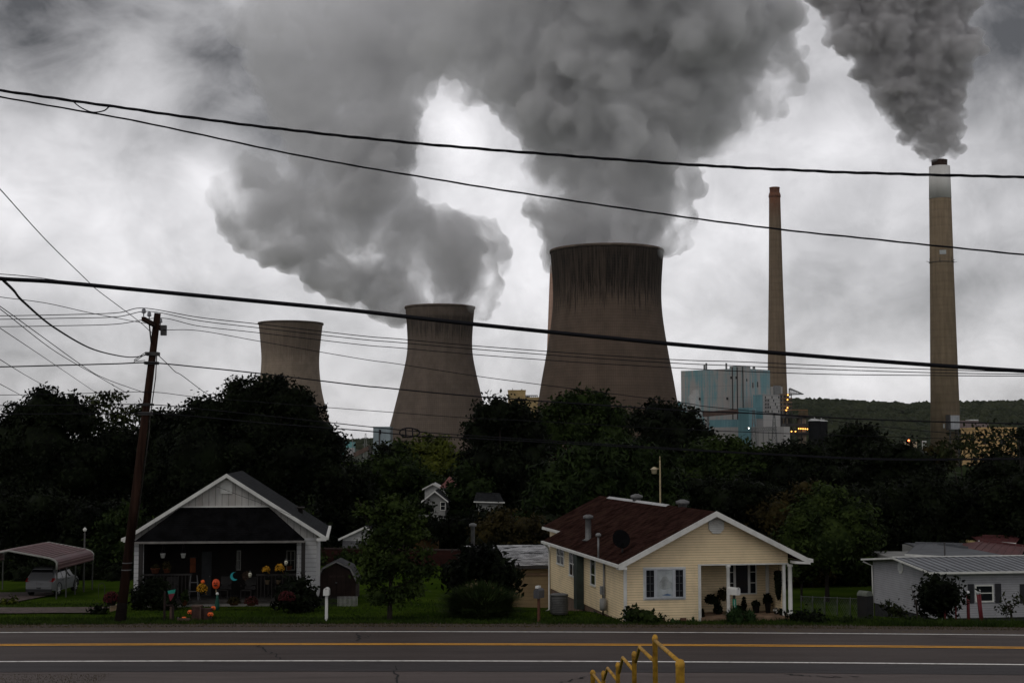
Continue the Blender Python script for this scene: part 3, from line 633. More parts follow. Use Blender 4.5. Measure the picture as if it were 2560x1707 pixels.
def plume(name, label, Y, lobes, voxel, mat, amp, sc, seed, extra=1, mul=1.0, octs=4, group=None):
    """lobes: (px, py, r px[, depth offset in r])"""
    rnd = random.Random(seed); mb = MB(); base = lobes[0]; o = P(base[0], base[1], Y)
    for lb in lobes:
        px, py, r = lb[:3]; k = lb[3] if len(lb) > 3 else 0
        rr = r / F * Y; c = P(px, py, Y + k * rr) - o
        mb.add([Vector(q) * rr + c for q in IV2], [tuple(f) for f in IF2])
        for _ in range(extra * 5):
            d = Vector((rnd.uniform(-1, 1), rnd.uniform(-1, 1), rnd.uniform(-1, 1))).normalized(); r2 = rr * rnd.uniform(.28, .5)
            mb.add([Vector(q) * r2 + c + d * rr * .85 for q in IV1], [tuple(f) for f in IF1])
    ob = mb.build('tmp', mat); rm = ob.modifiers.new('r', 'REMESH'); rm.mode = 'VOXEL'; rm.voxel_size = voxel
    dg = bpy.context.evaluated_depsgraph_get(); me = bpy.data.meshes.new_from_object(ob.evaluated_get(dg)); bpy.data.objects.remove(ob)
    me = skin(me, mat)
    n = len(me.vertices); co = np.empty(n * 3, np.float32); me.vertices.foreach_get('co', co); co = co.reshape(-1, 3)
    no = np.empty(n * 3, np.float32); me.vertex_normals.foreach_get('vector', no); no = no.reshape(-1, 3)
    d = fnoise(co, sc, seed, octs) * amp
    # near the mouth of the tower the plume stays close to its source
    co = co + no * d[:, None]; me.vertices.foreach_set('co', co.ravel()); me.update()
    tp = bpy.data.objects.new('tmp', me); COL.objects.link(tp); rm = tp.modifiers.new('r', 'REMESH'); rm.mode = 'VOXEL'; rm.voxel_size = voxel * .85
    dg = bpy.context.evaluated_depsgraph_get(); m2 = bpy.data.meshes.new_from_object(tp.evaluated_get(dg)); bpy.data.objects.remove(tp); me = skin(m2, mat)
    me.materials.clear(); me.materials.append(mat); me.name = name
    me.polygons.foreach_set('use_smooth', np.ones(len(me.polygons), bool))
    ob = bpy.data.objects.new(name, me); COL.objects.link(ob); ob.location = o
    return kind(tag(ob, label, 'steam plume', 'plumes rising from the power station'), 'thing')
def hetvol(name, col, dens, sc, lo, hi, seed=0.0, an=0.0, fade=None):
    """steam whose density breaks into wisps and puffs"""
    m = volmat(name, col, dens, an); n, l = m.node_tree.nodes, m.node_tree.links; v = [q for q in n if q.type == 'PRINCIPLED_VOLUME'][0]
    t = n.new('ShaderNodeTexCoord'); mp = n.new('ShaderNodeMapping'); mp.inputs['Location'].default_value = (seed, seed * .7, seed * .3); l.new(t.outputs['Object'], mp.inputs[0])
    f = noisen(n, l, mp.outputs[0], sc, 7, .6, .6)
    d = mathn(n, l, 'MULTIPLY', ramp(n, l, f, lo, hi), dens)
    if fade:                                                # the plume thins as it rises and drifts off
        z0, z1, dx, mn_ = fade; sp = n.new('ShaderNodeSeparateXYZ'); l.new(t.outputs['Object'], sp.inputs[0])
        h = mathn(n, l, 'ADD', sp.outputs[2], mathn(n, l, 'MULTIPLY', sp.outputs[0], dx)); k = n.new('ShaderNodeMapRange'); l.new(h, k.inputs[0])
        for i, q in ((1, z0), (2, z1), (3, 1.0), (4, mn_)): k.inputs[i].default_value = q
        d = mathn(n, l, 'MULTIPLY', d, k.outputs[0])
    l.new(d, v.inputs['Density']); m.cycles.volume_step_rate = .25; return m
SMOKE = hetvol('flue_smoke', (.78, .77, .78), .2, .045, .27, .7, 1.0); STEAM = hetvol('tower_steam', (.9, .9, .91), .115, .015, .35, .61, 4.0, fade=(80, 330, -.55, .25)); DRIFT = hetvol('drifting_steam', (.9, .9, .91), .1, .013, .36, .6, 9.0, fade=(60, 380, -.45, .16))
plume('smoke_plume', 'dense billowing grey smoke from the thick chimney', 1353,
      [(2345, 392, 13), (2344, 378, 24), (2338, 364, 34), (2308, 366, 22), (2378, 364, 24), (2326, 352, 46), (2362, 345, 42), (2350, 318, 56), (2305, 305, 58), (2360, 275, 48), (2280, 250, 70), (2345, 235, 62), (2225, 215, 62), (2310, 180, 85), (2385, 190, 48), (2235, 165, 75), (2180, 175, 46), (2330, 120, 95), (2400, 110, 52), (2230, 95, 95), (2150, 95, 62, -.3), (2110, 60, 52, -.3), (2340, 30, 90), (2400, 20, 40), (2240, 0, 110), (2110, 0, 70, -.2), (2060, -20, 50), (2150, -120, 170, .4), (2300, -100, 130)],
      1.2, SMOKE, 6.6, .05, 1, 1, octs=6)
plume('steam_plume', 'widest steam plume leaning out of the largest cooling tower', 1067,
      [(1590, 606, 66, .2), (1640, 618, 36, -.95), (1672, 600, 24, -1), (1480, 618, 70, .5), (1415, 600, 62, .6), (1385, 570, 50, .8), (1360, 520, 55, .9), (1600, 545, 95), (1690, 520, 48), (1700, 470, 42), (1490, 530, 105, .4), (1650, 480, 78), (1400, 520, 70, .6), (1570, 430, 140, .2), (1440, 410, 115, .6), (1665, 390, 75), (1350, 440, 50, .8), (1740, 340, 70), (1570, 310, 165), (1820, 290, 70), (1700, 250, 140), (1890, 250, 72), (1430, 280, 150, .5), (1300, 210, 110, .6), (1950, 170, 70), (1800, 140, 150), (1580, 120, 230, .3), (1230, 130, 130, .7), (1330, 40, 200, .5), (1940, 50, 75), (1600, -90, 300), (1250, -100, 220, .5), (1120, 30, 100, .9), (1180, 190, 70, .7), (1120, 120, 90, .8)],
      1.9, STEAM, 10, .026, 1, 2, octs=6)
plume('steam_plume', 'steam plume drifting left from the mid-sized cooling tower', 1314,
      [(1125, 754, 46, .2), (1176, 764, 24, -.9), (1165, 722, 58), (1195, 690, 62), (1215, 655, 50), (1150, 655, 80, .2), (1120, 610, 80, .3), (1190, 600, 60, .2), (1060, 580, 75, .5), (1000, 560, 70, .6), (1045, 762, 36, .5), (990, 755, 42, .6), (935, 742, 48, .6), (880, 715, 56, .6), (980, 690, 60, .6), (920, 640, 80, .6), (1050, 690, 50, .5), (850, 600, 90, .7), (1010, 630, 70, .5), (830, 690, 56, .7), (790, 650, 64, .7), (740, 610, 70, .8), (690, 590, 64, .9), (640, 560, 60, 1), (600, 520, 60, 1), (580, 470, 52, 1.1), (800, 560, 90, .8), (880, 520, 95, .7), (960, 490, 95, .6), (720, 510, 90, 1), (900, 420, 110, .8), (820, 380, 110, 1), (950, 340, 110, .9), (640, 430, 70, 1.2), (800, 290, 120, 1.1), (930, 230, 130, 1), (760, 200, 130, 1.3), (900, 110, 150, 1.2), (720, 80, 140, 1.4), (840, -50, 200, 1.4), (1010, 190, 80, .9), (1060, 120, 90, .9), (1090, 50, 100, .9), (1050, -40, 130, 1)],
      2.3, DRIFT, 11, .024, 1, 3, octs=6)
t = plume('steam_wisp', 'small white steam wisp before the pale blue boiler house', 1335,
      [(1754, 1046, 5), (1750, 1038, 7), (1744, 1028, 9), (1740, 1018, 10), (1737, 1006, 12), (1735, 994, 12), (1738, 984, 9)], .9, volmat('wisp_steam', (.96, .96, .96), .07), 1.4, .2, 1, 4)
t['group'] = 'plumes rising from the power station'
# ---------------------------------------------------------------- foliage
def leaves(centres, normals, size, rg, aspect=1.7, droop=.0):
    """one rhombic leaf face per centre, loosely facing its normal"""
    n = len(centres); nr = normals + rg.normal(0, .75, (n, 3)); nr /= np.linalg.norm(nr, axis=1)[:, None] + 1e-9
    a = rg.normal(0, 1, (n, 3)); a[:, 2] -= droop; a -= nr * (a * nr).sum(1)[:, None]; a /= np.linalg.norm(a, axis=1)[:, None] + 1e-9
    b = np.cross(nr, a); s = size * rg.uniform(.6, 1.35, (n, 1)); a = a * s * aspect / 2; b = b * s / 2
    v = np.stack([centres - a, centres + b * .9 - a * .1, centres + a, centres - b * .9 - a * .1], 1).reshape(-1, 3)
    return v, np.arange(n * 4).reshape(-1, 4)
def crown_points(lobes, leaf, cov, rg, clump=3.2, shell=.35):
    """lobes: (x, y, z, rx, ry, rz); leaves gather in clumps near each lobe's skin"""
    cs, ns = [], []
    for x, y, z, rx, ry, rz in lobes:
        n = int(cov * 4 * math.pi * ((rx * rz + rx * ry + ry * rz) / 3) / (leaf * leaf)); k = max(6, n // 14)
        d = rg.normal(0, 1, (k, 3)); d /= np.linalg.norm(d, axis=1)[:, None]
        rad = 1.06 - shell * rg.random((k, 1)) ** 1.6 + rg.normal(0, .06, (k, 1))
        c = d * rad * np.array([rx, ry, rz]) + np.array([x, y, z])
        ii = rg.integers(0, k, n); p = c[ii] + rg.normal(0, 1, (n, 3)) * leaf * clump * .45 * np.array([1, 1, .7])
        cs.append(p); ns.append(d[ii] + np.array([0, 0, .35]))
    return np.concatenate(cs), np.concatenate(ns)
BARK = M('bark', (.028, .022, .018), .95, .35, 4, .02, co=(1, 1, .25))
LEAF = {
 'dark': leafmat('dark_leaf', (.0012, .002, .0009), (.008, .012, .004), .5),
 'green': leafmat('green_leaf', (.004, .008, .002), (.024, .038, .008), .45),
 'yellow': leafmat('yellow_green_leaf', (.02, .028, .005), (.075, .085, .012), .4),
 'willow': leafmat('willow_leaf', (.0035, .007, .002), (.019, .031, .008), .4),
 'rust': leafmat('rust_leaf', (.009, .008, .003), (.034, .026, .008), .6),
 'maple': leafmat('maple_leaf', (.007, .013, .003), (.032, .048, .01), .7),
 'lit': leafmat('airy_leaf', (.007, .01, .004), (.03, .036, .012), .5)}
def core(lobes, seed, k=.74):
    vs, fs, o = [], [], 0; rg = np.random.default_rng(seed)
    for x, y, z, rx, ry, rz in lobes:
        vs.append(IV1 * (1 + rg.uniform(-.12, .12, (len(IV1), 1))) * np.array([rx, ry, rz]) * k + np.array([x, y, z])); fs.append(IF1 + o); o += len(IV1)
    return np.concatenate(vs), np.concatenate(fs)
NT = [0]
def tree(name, label, Y, lobes, leaf='dark', base=None, cov=1.0, ls=None, cat='tree', group=None, airy=False, trunk=.022, kc=.74, aspect=1.7, droop=0, ry=None, flat=.9):
    """lobes: (px, py, r px[, ry px]) seen at distance Y; base: px where the trunk meets the ground"""
    NT[0] += 1; rg = np.random.default_rng(100 + NT[0]); s = Y / F
    bx = base if base is not None else lobes[0][0]
    if isinstance(bx, tuple): b = GP(*bx); Y = b.y; s = Y / F
    else: b = GD(bx, Y)
    wl = []
    for lb in lobes:
        px, py, r = lb[:3]; rz = lb[3] if len(lb) > 3 else r * flat
        p = P(px, py, Y); dy = rg.uniform(-.55, .55) * r * s if len(lobes) > 1 else 0
        wl.append((p.x - b.x, dy, p.z - b.z, r * s, (ry or r) * s, rz * s))
    ls = ls or max(.07, .00195 * Y)
    t = thing(name, label, cat, b, 0, group)
    # break each lobe up with smaller side lobes so the outline is uneven
    fine = []
    for q in wl:
        fine.append(q)
        for _ in range(5):
            d = rg.normal(0, 1, 3); d /= np.linalg.norm(d); f = rg.uniform(.28, .5)
            fine.append((q[0] + d[0] * q[3] * .85, q[1] + d[1] * q[4] * .85, q[2] + d[2] * q[5] * .85, q[3] * f, q[4] * f, q[5] * f))
    c, n = crown_points(fine, ls, cov, rg, shell=.35 if not airy else .9)
    v, f = leaves(c, n, ls, rg, aspect, droop)
    if not airy:
        cv, cf = core(wl + [q for q in fine[1:]], NT[0], kc); cq = np.concatenate([cf, cf[:, 2:3]], 1)
        me = MESHQ(v, f, cv, cf, LEAF[leaf] if isinstance(leaf, str) else leaf, t)
    else: npmesh('crown', v, f, LEAF[leaf] if isinstance(leaf, str) else leaf, t)
    if trunk:
        h = max(q[2] for q in wl); w = max(.05, h * trunk); mb = MB(); cz = min(h * .62, np.mean([q[2] for q in wl]))
        cx, cy_ = np.mean([q[0] for q in wl]) * .4, 0
        mb.tube([(0, 0, -.1), (cx * .1, 0, cz * .25), (cx * .5, .03, cz * .6), (cx, cy_, cz)], [w * 1.35, w, w * .8, w * .6], 10)
        for q in wl[:9]:
            a = Vector((cx * .4, 0, cz * rg.uniform(.45, .7))); e = Vector(q[:3]); m = a.lerp(e, .5) + Vector((0, 0, -.05 * h + rg.uniform(0, .06) * h))
            mb.tube([a, m, e, e + (e - m) * (.1 if airy else .3)], [w * .5, w * .36, w * .18, w * .06], 6)
        mb.build('trunk', BARK, t)
    return t
def MESHQ(v, f, cv, cf, mat, parent):
    """leaf quads plus the dense inner twig mass, one crown mesh"""
    o = len(v); me = bpy.data.meshes.new('crown'); allv = np.concatenate([v, cv]); loops = np.concatenate([f.ravel(), (cf + o).ravel()])
    st = np.concatenate([np.arange(0, len(f) * 4, 4), len(f) * 4 + np.arange(0, len(cf) * 3, 3)])
    me.vertices.add(len(allv)); me.vertices.foreach_set('co', allv.astype(np.float32).ravel())
    me.loops.add(len(loops)); me.loops.foreach_set('vertex_index', loops.astype(np.int32))
    me.polygons.add(len(st)); me.polygons.foreach_set('loop_start', st.astype(np.int32)); me.update(calc_edges=True)
    me.materials.append(mat); ob = bpy.data.objects.new('crown', me); COL.objects.link(ob); ob.parent = parent; return ob
TG = 'trees behind the houses'
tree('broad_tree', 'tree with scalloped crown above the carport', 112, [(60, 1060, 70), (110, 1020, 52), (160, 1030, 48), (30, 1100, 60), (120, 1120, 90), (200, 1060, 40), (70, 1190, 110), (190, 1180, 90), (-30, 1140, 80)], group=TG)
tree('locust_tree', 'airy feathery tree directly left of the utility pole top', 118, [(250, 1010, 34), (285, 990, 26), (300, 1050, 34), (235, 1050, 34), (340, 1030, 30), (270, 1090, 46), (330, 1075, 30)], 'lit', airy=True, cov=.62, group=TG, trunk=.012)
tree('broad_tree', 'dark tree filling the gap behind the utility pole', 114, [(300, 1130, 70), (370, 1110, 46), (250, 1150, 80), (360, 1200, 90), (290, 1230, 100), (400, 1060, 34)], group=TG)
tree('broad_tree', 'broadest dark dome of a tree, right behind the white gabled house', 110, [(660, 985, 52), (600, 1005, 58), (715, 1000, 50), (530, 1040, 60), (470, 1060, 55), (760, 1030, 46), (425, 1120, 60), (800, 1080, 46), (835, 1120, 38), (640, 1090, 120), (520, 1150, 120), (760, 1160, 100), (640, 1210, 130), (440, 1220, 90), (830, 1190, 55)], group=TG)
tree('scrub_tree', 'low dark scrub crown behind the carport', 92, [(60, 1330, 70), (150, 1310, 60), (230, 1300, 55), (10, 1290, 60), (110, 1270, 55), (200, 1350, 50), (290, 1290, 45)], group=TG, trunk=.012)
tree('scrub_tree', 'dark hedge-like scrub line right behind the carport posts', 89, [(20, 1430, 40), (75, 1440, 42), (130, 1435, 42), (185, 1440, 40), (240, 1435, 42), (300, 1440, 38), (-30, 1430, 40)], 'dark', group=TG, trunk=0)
tree('scrub_tree', 'low green-tinged scrub between the carport and the utility pole', 90, [(290, 1320, 42), (320, 1370, 50), (255, 1380, 40), (330, 1290, 30)], 'green', group=TG, trunk=.012)
tree('yellow_tree', 'brightest yellow-green tree at the foot of the mid-sized cooling tower', 230, [(1060, 1120, 30), (1100, 1130, 38), (1020, 1140, 34), (1130, 1160, 36), (1070, 1170, 50), (1010, 1190, 40)], 'yellow', group=TG)
tree('round_tree', 'small round green tree left of the yellow-green one', 215, [(994, 1122, 24), (1010, 1150, 30), (975, 1150, 26), (990, 1180, 36)], 'green', group=TG)
tree('round_tree', 'small dark tree against the grey blue block', 200, [(957, 1120, 18), (965, 1140, 20), (950, 1160, 24)], group=TG)
tree('broad_tree', 'mid-green leafy tree below the grey blue block', 160, [(960, 1180, 50), (1020, 1190, 44), (920, 1210, 44), (1060, 1220, 46), (980, 1240, 60), (1040, 1270, 50), (920, 1270, 50)], 'green', group=TG)
tree('broad_tree', 'dark tree squeezed in beside the white gabled house roof', 120, [(880, 1190, 44), (900, 1240, 50), (850, 1250, 44), (880, 1310, 55), (820, 1290, 40)], group=TG)
tree('poplar_tree', 'tallest column-shaped dark tree right of the mid-sized tower', 140, [(1250, 1030, 42), (1215, 1040, 40), (1300, 1040, 40), (1200, 1090, 42), (1330, 1080, 36), (1260, 1100, 70), (1195, 1150, 40), (1260, 1180, 85), (1330, 1150, 50), (1230, 1250, 80)], group=TG)
tree('broad_tree', 'mid-green tree in front of the base of the largest tower', 190, [(1450, 1010, 40), (1410, 1020, 34), (1500, 1020, 40), (1380, 1035, 30), (1540, 1050, 40), (1450, 1070, 70), (1380, 1090, 50), (1520, 1100, 60)], 'green', group=TG)
tree('broad_tree', 'black-green tree between the largest tower and the blue plant', 165, [(1680, 1035, 34), (1640, 1030, 34), (1720, 1050, 30), (1610, 1060, 34), (1750, 1085, 28), (1670, 1090, 66), (1740, 1110, 40), (1610, 1120, 46)], group=TG)
tree('willow_tree', 'wide willowy tree whose crown peaks above the brown roof', 112, [(1530, 1140, 48), (1460, 1150, 50), (1600, 1150, 52), (1400, 1190, 55), (1370, 1240, 50), (1650, 1190, 55), (1520, 1200, 85), (1440, 1250, 80), (1620, 1260, 80), (1340, 1280, 40), (1540, 1290, 80)], 'willow', aspect=3.2, droop=.9, group=TG)
RB = [('row tree with a bushy light top left of the boiler house base', 1790, 1110, 'green', 150), ('row tree at the foot of the low boiler house front', 1870, 1125, 'green', 152),
      ('row tree straight below the black silos', 1985, 1120, 'dark', 150), ('row tree under the wooded ridge, left of the thick chimney', 2230, 1120, 'dark', 155),
      ('row tree at the right frame edge below the ridge', 2520, 1150, 'dark', 140)]
for i, (lb, x, y, m, Yt) in enumerate(RB):
    j = random.Random(i); tree('row_tree', lb, Yt, [(x + j.uniform(-8, 8), y + 14, 40), (x - 45, y + 26, 38), (x + 48, y + 24, 40), (x - 30, y + 80, 62), (x + 40, y + 85, 62), (x, y + 150, 80), (x - 80, y + 70, 40), (x + 85, y + 66, 40)], m, group=TG)
tree('tall_tree', 'spreading tree rising between the silos and the thick chimney', 180, [(2145, 1080, 24), (2120, 1085, 22), (2175, 1090, 26), (2090, 1110, 28), (2140, 1120, 44), (2190, 1125, 32), (2080, 1150, 40), (2160, 1170, 50)], 'dark', group=TG)
tree('airy_tree', 'airy tree in front of the ochre building', 170, [(2400, 1110, 30), (2430, 1085, 26), (2480, 1090, 30), (2370, 1125, 34), (2450, 1130, 40), (2520, 1110, 30), (2500, 1150, 36)], 'lit', airy=True, cov=.42, group=TG, trunk=.014)
tree('airy_tree', 'small bushy tree before the base of the thick chimney', 172, [(2345, 1125, 26), (2310, 1150, 34), (2360, 1150, 34), (2290, 1180, 36)], 'rust', airy=True, cov=.8, group=TG, trunk=.014)
tree('tall_tree', 'dark tree poking in at the right frame edge before the ridge', 120, [(2556, 1085, 14), (2545, 1080, 12), (2570, 1120, 26), (2590, 1090, 40), (2580, 1170, 50)], 'dark', airy=True, cov=.9, group=TG)
BK = [('back tree behind the roof of the brown-roofed house', 1730, 1230, 118), ('back tree right of the brown-roofed house peak', 1870, 1240, 115), ('back tree behind the round lawn tree', 2010, 1260, 112),
      ('back tree left of the pink roof scrap', 2160, 1250, 116), ('back tree over the grey metal roofs', 2290, 1230, 112), ('back tree over the maroon roof', 2420, 1240, 114), ('back tree in the right frame corner', 2560, 1230, 110)]
for i, (lb, x, y, Yt) in enumerate(BK):
    j = random.Random(50 + i); q = lambda a: j.uniform(-a, a)
    tree('back_tree', lb, Yt, [(x + q(12), y + q(8), 52), (x - 60, y + 25 + q(12), 55), (x + 62, y + 22 + q(12), 55), (x + q(10), y + 75, 85), (x - 60, y + 130, 62), (x + 60, y + 130, 62), (x, y + 165, 60)], 'dark' if i != 2 else 'rust', group=TG)
tree('round_tree', 'round lawn tree with visible trunk between the two houses', 84, [(2070, 1270, 60), (2020, 1300, 55), (2125, 1300, 58), (1985, 1350, 48), (2160, 1350, 48), (2070, 1350, 85), (2010, 1400, 50), (2140, 1405, 50), (1975, 1415, 30), (2180, 1420, 28)], 'maple', base=(2068, 1502), group=TG)
tree('thin_tree', 'thin-trunked small tree left of the round lawn tree', 88, [(2005, 1400, 26), (1990, 1420, 20), (2020, 1425, 20)], 'dark', base=(2004, 1500), trunk=.03, group=TG)
tree('bush_tree', 'mid-green leafy tree before the dark-roofed far house', 135, [(1165, 1190, 30), (1190, 1220, 34), (1150, 1240, 36), (1185, 1280, 44), (1140, 1300, 40), (1215, 1320, 40)], 'willow', group=TG)
tree('bush_tree', 'low dark brush at the foot of the white two-storey house end', 124, [(1050, 1322, 26), (1090, 1318, 30), (1130, 1318, 28), (1065, 1275, 16), (1165, 1315, 30), (1205, 1300, 34), (1245, 1292, 30)], 'dark', group=TG, trunk=0)
tree('bush_tree', 'rust-tinged brush above the patchy garage roof', 98, [(1260, 1310, 44), (1310, 1320, 40), (1220, 1340, 36), (1350, 1330, 30), (1280, 1350, 40)], 'rust', group=TG, trunk=.012)
tree('young_maple', 'young maple with open layered branches standing on the roadside lawn', 58, [(985, 1265, 34), (940, 1295, 28), (1028, 1290, 30), (905, 1272, 18), (960, 1345, 42), (1025, 1345, 36), (925, 1375, 30), (995, 1405, 46), (1055, 1425, 26), (935, 1440, 34), (1078, 1425, 13), (1030, 1465, 28), (950, 1488, 30), (1005, 1485, 26), (918, 1405, 20), (980, 1310, 38), (1062, 1380, 16)],
     'maple', base=(974, 1549), cov=1.25, ls=.12, trunk=.02, kc=.6, flat=.7)
tree('weeping_tree', 'umbrella-shaped weeping tree beside the patchy garage roof', 67, [(1200, 1400, 52, 26), (1160, 1425, 40, 26), (1245, 1425, 42, 26), (1140, 1450, 20, 22), (1205, 1430, 60, 22), (1268, 1452, 20, 22), (1185, 1385, 26, 16), (1225, 1380, 18, 14)], 'dark', base=(1205, 1525), cov=1.1, ls=.15, droop=1.2, aspect=2.4, ry=46)
BG_ = 'garden bushes'
tree('hedge_bush', 'dark rounded bush at the left end of the white house porch', 63, [(360, 1490, 30), (395, 1480, 30), (345, 1500, 24), (420, 1500, 22), (375, 1470, 24), (400, 1510, 26)], 'dark', base=(380, 1522), cat='bush', trunk=0, ls=.13, group=BG_)
tree('hedge_bush', 'dark rounded bush at the right end of the white house porch', 63, [(740, 1475, 34), (770, 1490, 26), (710, 1490, 26), (735, 1500, 36), (760, 1510, 24)], 'dark', base=(738, 1526), cat='bush', trunk=0, ls=.13, group=BG_)
tree('clipped_bush', 'clipped ball bush left of the barn shed, before the brick wall', 85, [(790, 1395, 24), (785, 1405, 20)], 'green', cat='bush', trunk=0, ls=.16, group=BG_, base=(788, 1412))
tree('clipped_bush', 'wide clipped bush behind the barn shed roof', 84, [(870, 1392, 26, 18), (850, 1395, 20, 16), (885, 1396, 18, 15)], 'green', cat='bush', trunk=0, ls=.16, group=BG_, base=(868, 1410))
tree('clipped_bush', 'small bush right of the barn shed, at the brick wall', 84, [(915, 1398, 18), (930, 1404, 14)], 'green', cat='bush', trunk=0, ls=.16, group=BG_, base=(920, 1412))
tree('corner_bush', 'leafy bush at the left front corner of the yellow house', 58, [(1590, 1540, 20), (1615, 1538, 22), (1575, 1545, 14), (1635, 1546, 14)], 'green', cat='bush', trunk=0, ls=.13, group=BG_, base=(1600, 1556))
tree('globe_bush', 'big globe-shaped bush before the grey-roofed white house', 60.2, [(2350, 1490, 42), (2320, 1500, 30), (2375, 1480, 32), (2345, 1470, 32), (2355, 1515, 34), (2320, 1480, 22)], 'dark', cat='bush', trunk=0, ls=.14, group=BG_, base=2350)
# fountain of fine blades
def tussock(name, label, base, w, h, n, col, bl=.02, group=None, droop=.55, cat='ornamental grass'):
    NT[0] += 1; rg = np.random.default_rng(300 + NT[0]); b = GP(*base); s = b.y / F; W_, H_ = w * s / 2, h * s
    t = thing(name, label, cat, b, 0, group); v = []; f = []
    for i in range(n):
        a = rg.uniform(0, 6.283); r = rg.random() ** (.6 if i % 2 else .2); lowr = 1.0 if i % 2 else rg.uniform(.15, 1.0); top = np.array([math.cos(a) * W_ * r, math.sin(a) * W_ * r, H_ * (1.0 - droop * r * r) * rg.uniform(.75, 1.05) * lowr])
        o = np.array([math.cos(a) * W_ * r * .35, math.sin(a) * W_ * r * .35, 0]); side = np.array([-math.sin(a + rg.normal(0, .6)), math.cos(a + rg.normal(0, .6)), 0]) * bl
        mid = o * .5 + top * .5 + np.array([0, 0, H_ * .18 * lowr]); k = len(v)
        v += [o - side, o + side, mid - side * .8, mid + side * .8, top]; f += [(k, k + 1, k + 3, k + 2), (k + 2, k + 3, k + 4, k + 4)]
    mb = MB(); mb.add(v, [q if q[2] != q[3] else q[:3] for q in f])
    mb.lathe([(W_ * .45, 0), (W_ * .6, H_ * .25), (W_ * .5, H_ * .5), (W_ * .25, H_ * .68), (.02, H_ * .75)], 14, cap=False)
    mb.build('blades', col, t); return t
BLADE = leafmat('grass_blade', (.012, .022, .006), (.036, .052, .014), 1.2); BLADE2 = leafmat('iris_blade', (.012, .026, .008), (.03, .055, .018), 2)
tussock('ornamental_grass', 'huge dome of ornamental grass in front of the weeping tree', (1202, 1541), 245, 92, 4200, BLADE, .022, droop=.45)
tussock('ornamental_grass', 'spiky green clump around the mailbox with the green number plate', (1838, 1556), 70, 46, 700, BLADE2, .016)
tussock('iris_clump', 'broad-leaved iris clump right of the green-plated mailbox', (1875, 1552), 46, 34, 160, BLADE2, .03, cat='plant')
for px, w, h, lb in ((1682, 22, 14, 'sparse iris shoots below the yellow house window'), (1733, 12, 20, 'single iris tuft at the porch edge of the yellow house'), (1695, 20, 9, 'tiny iris shoots between the two foundation vents')):
    tussock('iris_clump', lb, (px, 1556), w, h, 26, BLADE2, .03, cat='plant', group='iris shoots at the yellow house')
# understory between the trunks
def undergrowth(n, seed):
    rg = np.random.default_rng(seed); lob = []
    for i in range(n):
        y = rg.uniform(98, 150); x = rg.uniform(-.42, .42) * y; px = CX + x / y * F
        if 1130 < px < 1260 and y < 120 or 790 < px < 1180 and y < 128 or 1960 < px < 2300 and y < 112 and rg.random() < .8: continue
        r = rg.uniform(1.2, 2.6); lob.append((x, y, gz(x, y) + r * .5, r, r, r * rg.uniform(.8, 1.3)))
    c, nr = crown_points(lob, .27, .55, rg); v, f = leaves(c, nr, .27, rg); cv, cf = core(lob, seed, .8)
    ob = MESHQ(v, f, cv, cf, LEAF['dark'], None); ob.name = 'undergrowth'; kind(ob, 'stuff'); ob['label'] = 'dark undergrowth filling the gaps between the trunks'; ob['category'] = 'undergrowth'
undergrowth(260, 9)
# lawn blades along the roadside and across the front lawn
def blades(name, label, n, xr, sr, h, mat, seed, flt=None):
    rg = np.random.default_rng(seed); X = rg.uniform(*xr, n); s_ = sr[0] + (sr[1] - sr[0]) * rg.random(n) ** 1.5
    Yy = np.array([yc(x) for x in X]) + s_; Z = np.array([gz(x, y) for x, y in zip(X, Yy)]) - .03; a = rg.uniform(0, 6.283, n); hh = h * rg.uniform(.4, 1.3, n); w = .022
    o = np.stack([X, Yy, Z], 1); d = np.stack([np.cos(a) * w, np.sin(a) * w, 0 * a], 1); tip = o + np.stack([rg.normal(0, .4, n) * hh, rg.normal(0, .4, n) * hh, hh], 1)
    v = np.stack([o - d, o + d, tip], 1).reshape(-1, 3); ob = kind(npmesh(name, v, np.arange(n * 3).reshape(-1, 3), mat), 'stuff'); ob['label'] = label; ob['category'] = 'grass'
LAWN = leafmat('lawn_blade', (.012, .024, .004), (.032, .052, .008), .8); DRY = leafmat('dry_blade', (.03, .024, .007), (.065, .052, .014), 1)
blades('grass', 'lawn grass along the far side of the road', 26000, (-24, 26), (6.2, 9), .13, LAWN, 1)
blades('lawn', 'mown lawn around the houses', 26000, (-30, 26), (8.5, 24), .08, LAWN, 2)
blades('dry_grass', 'dry yellow grass at the gravel edge', 14000, (-24, 26), (5.3, 6.7), .08, DRY, 3)
blades('weeds', 'weedy grass in the bottom left corner', 5000, (-19, -12.4), (-8.4, -6.3), .06, DRY, 4)
blades('tall_grass', 'unmown grass in front of the grey-roofed house', 5000, (14, 24), (6.3, 8.6), .24, LAWN, 5)
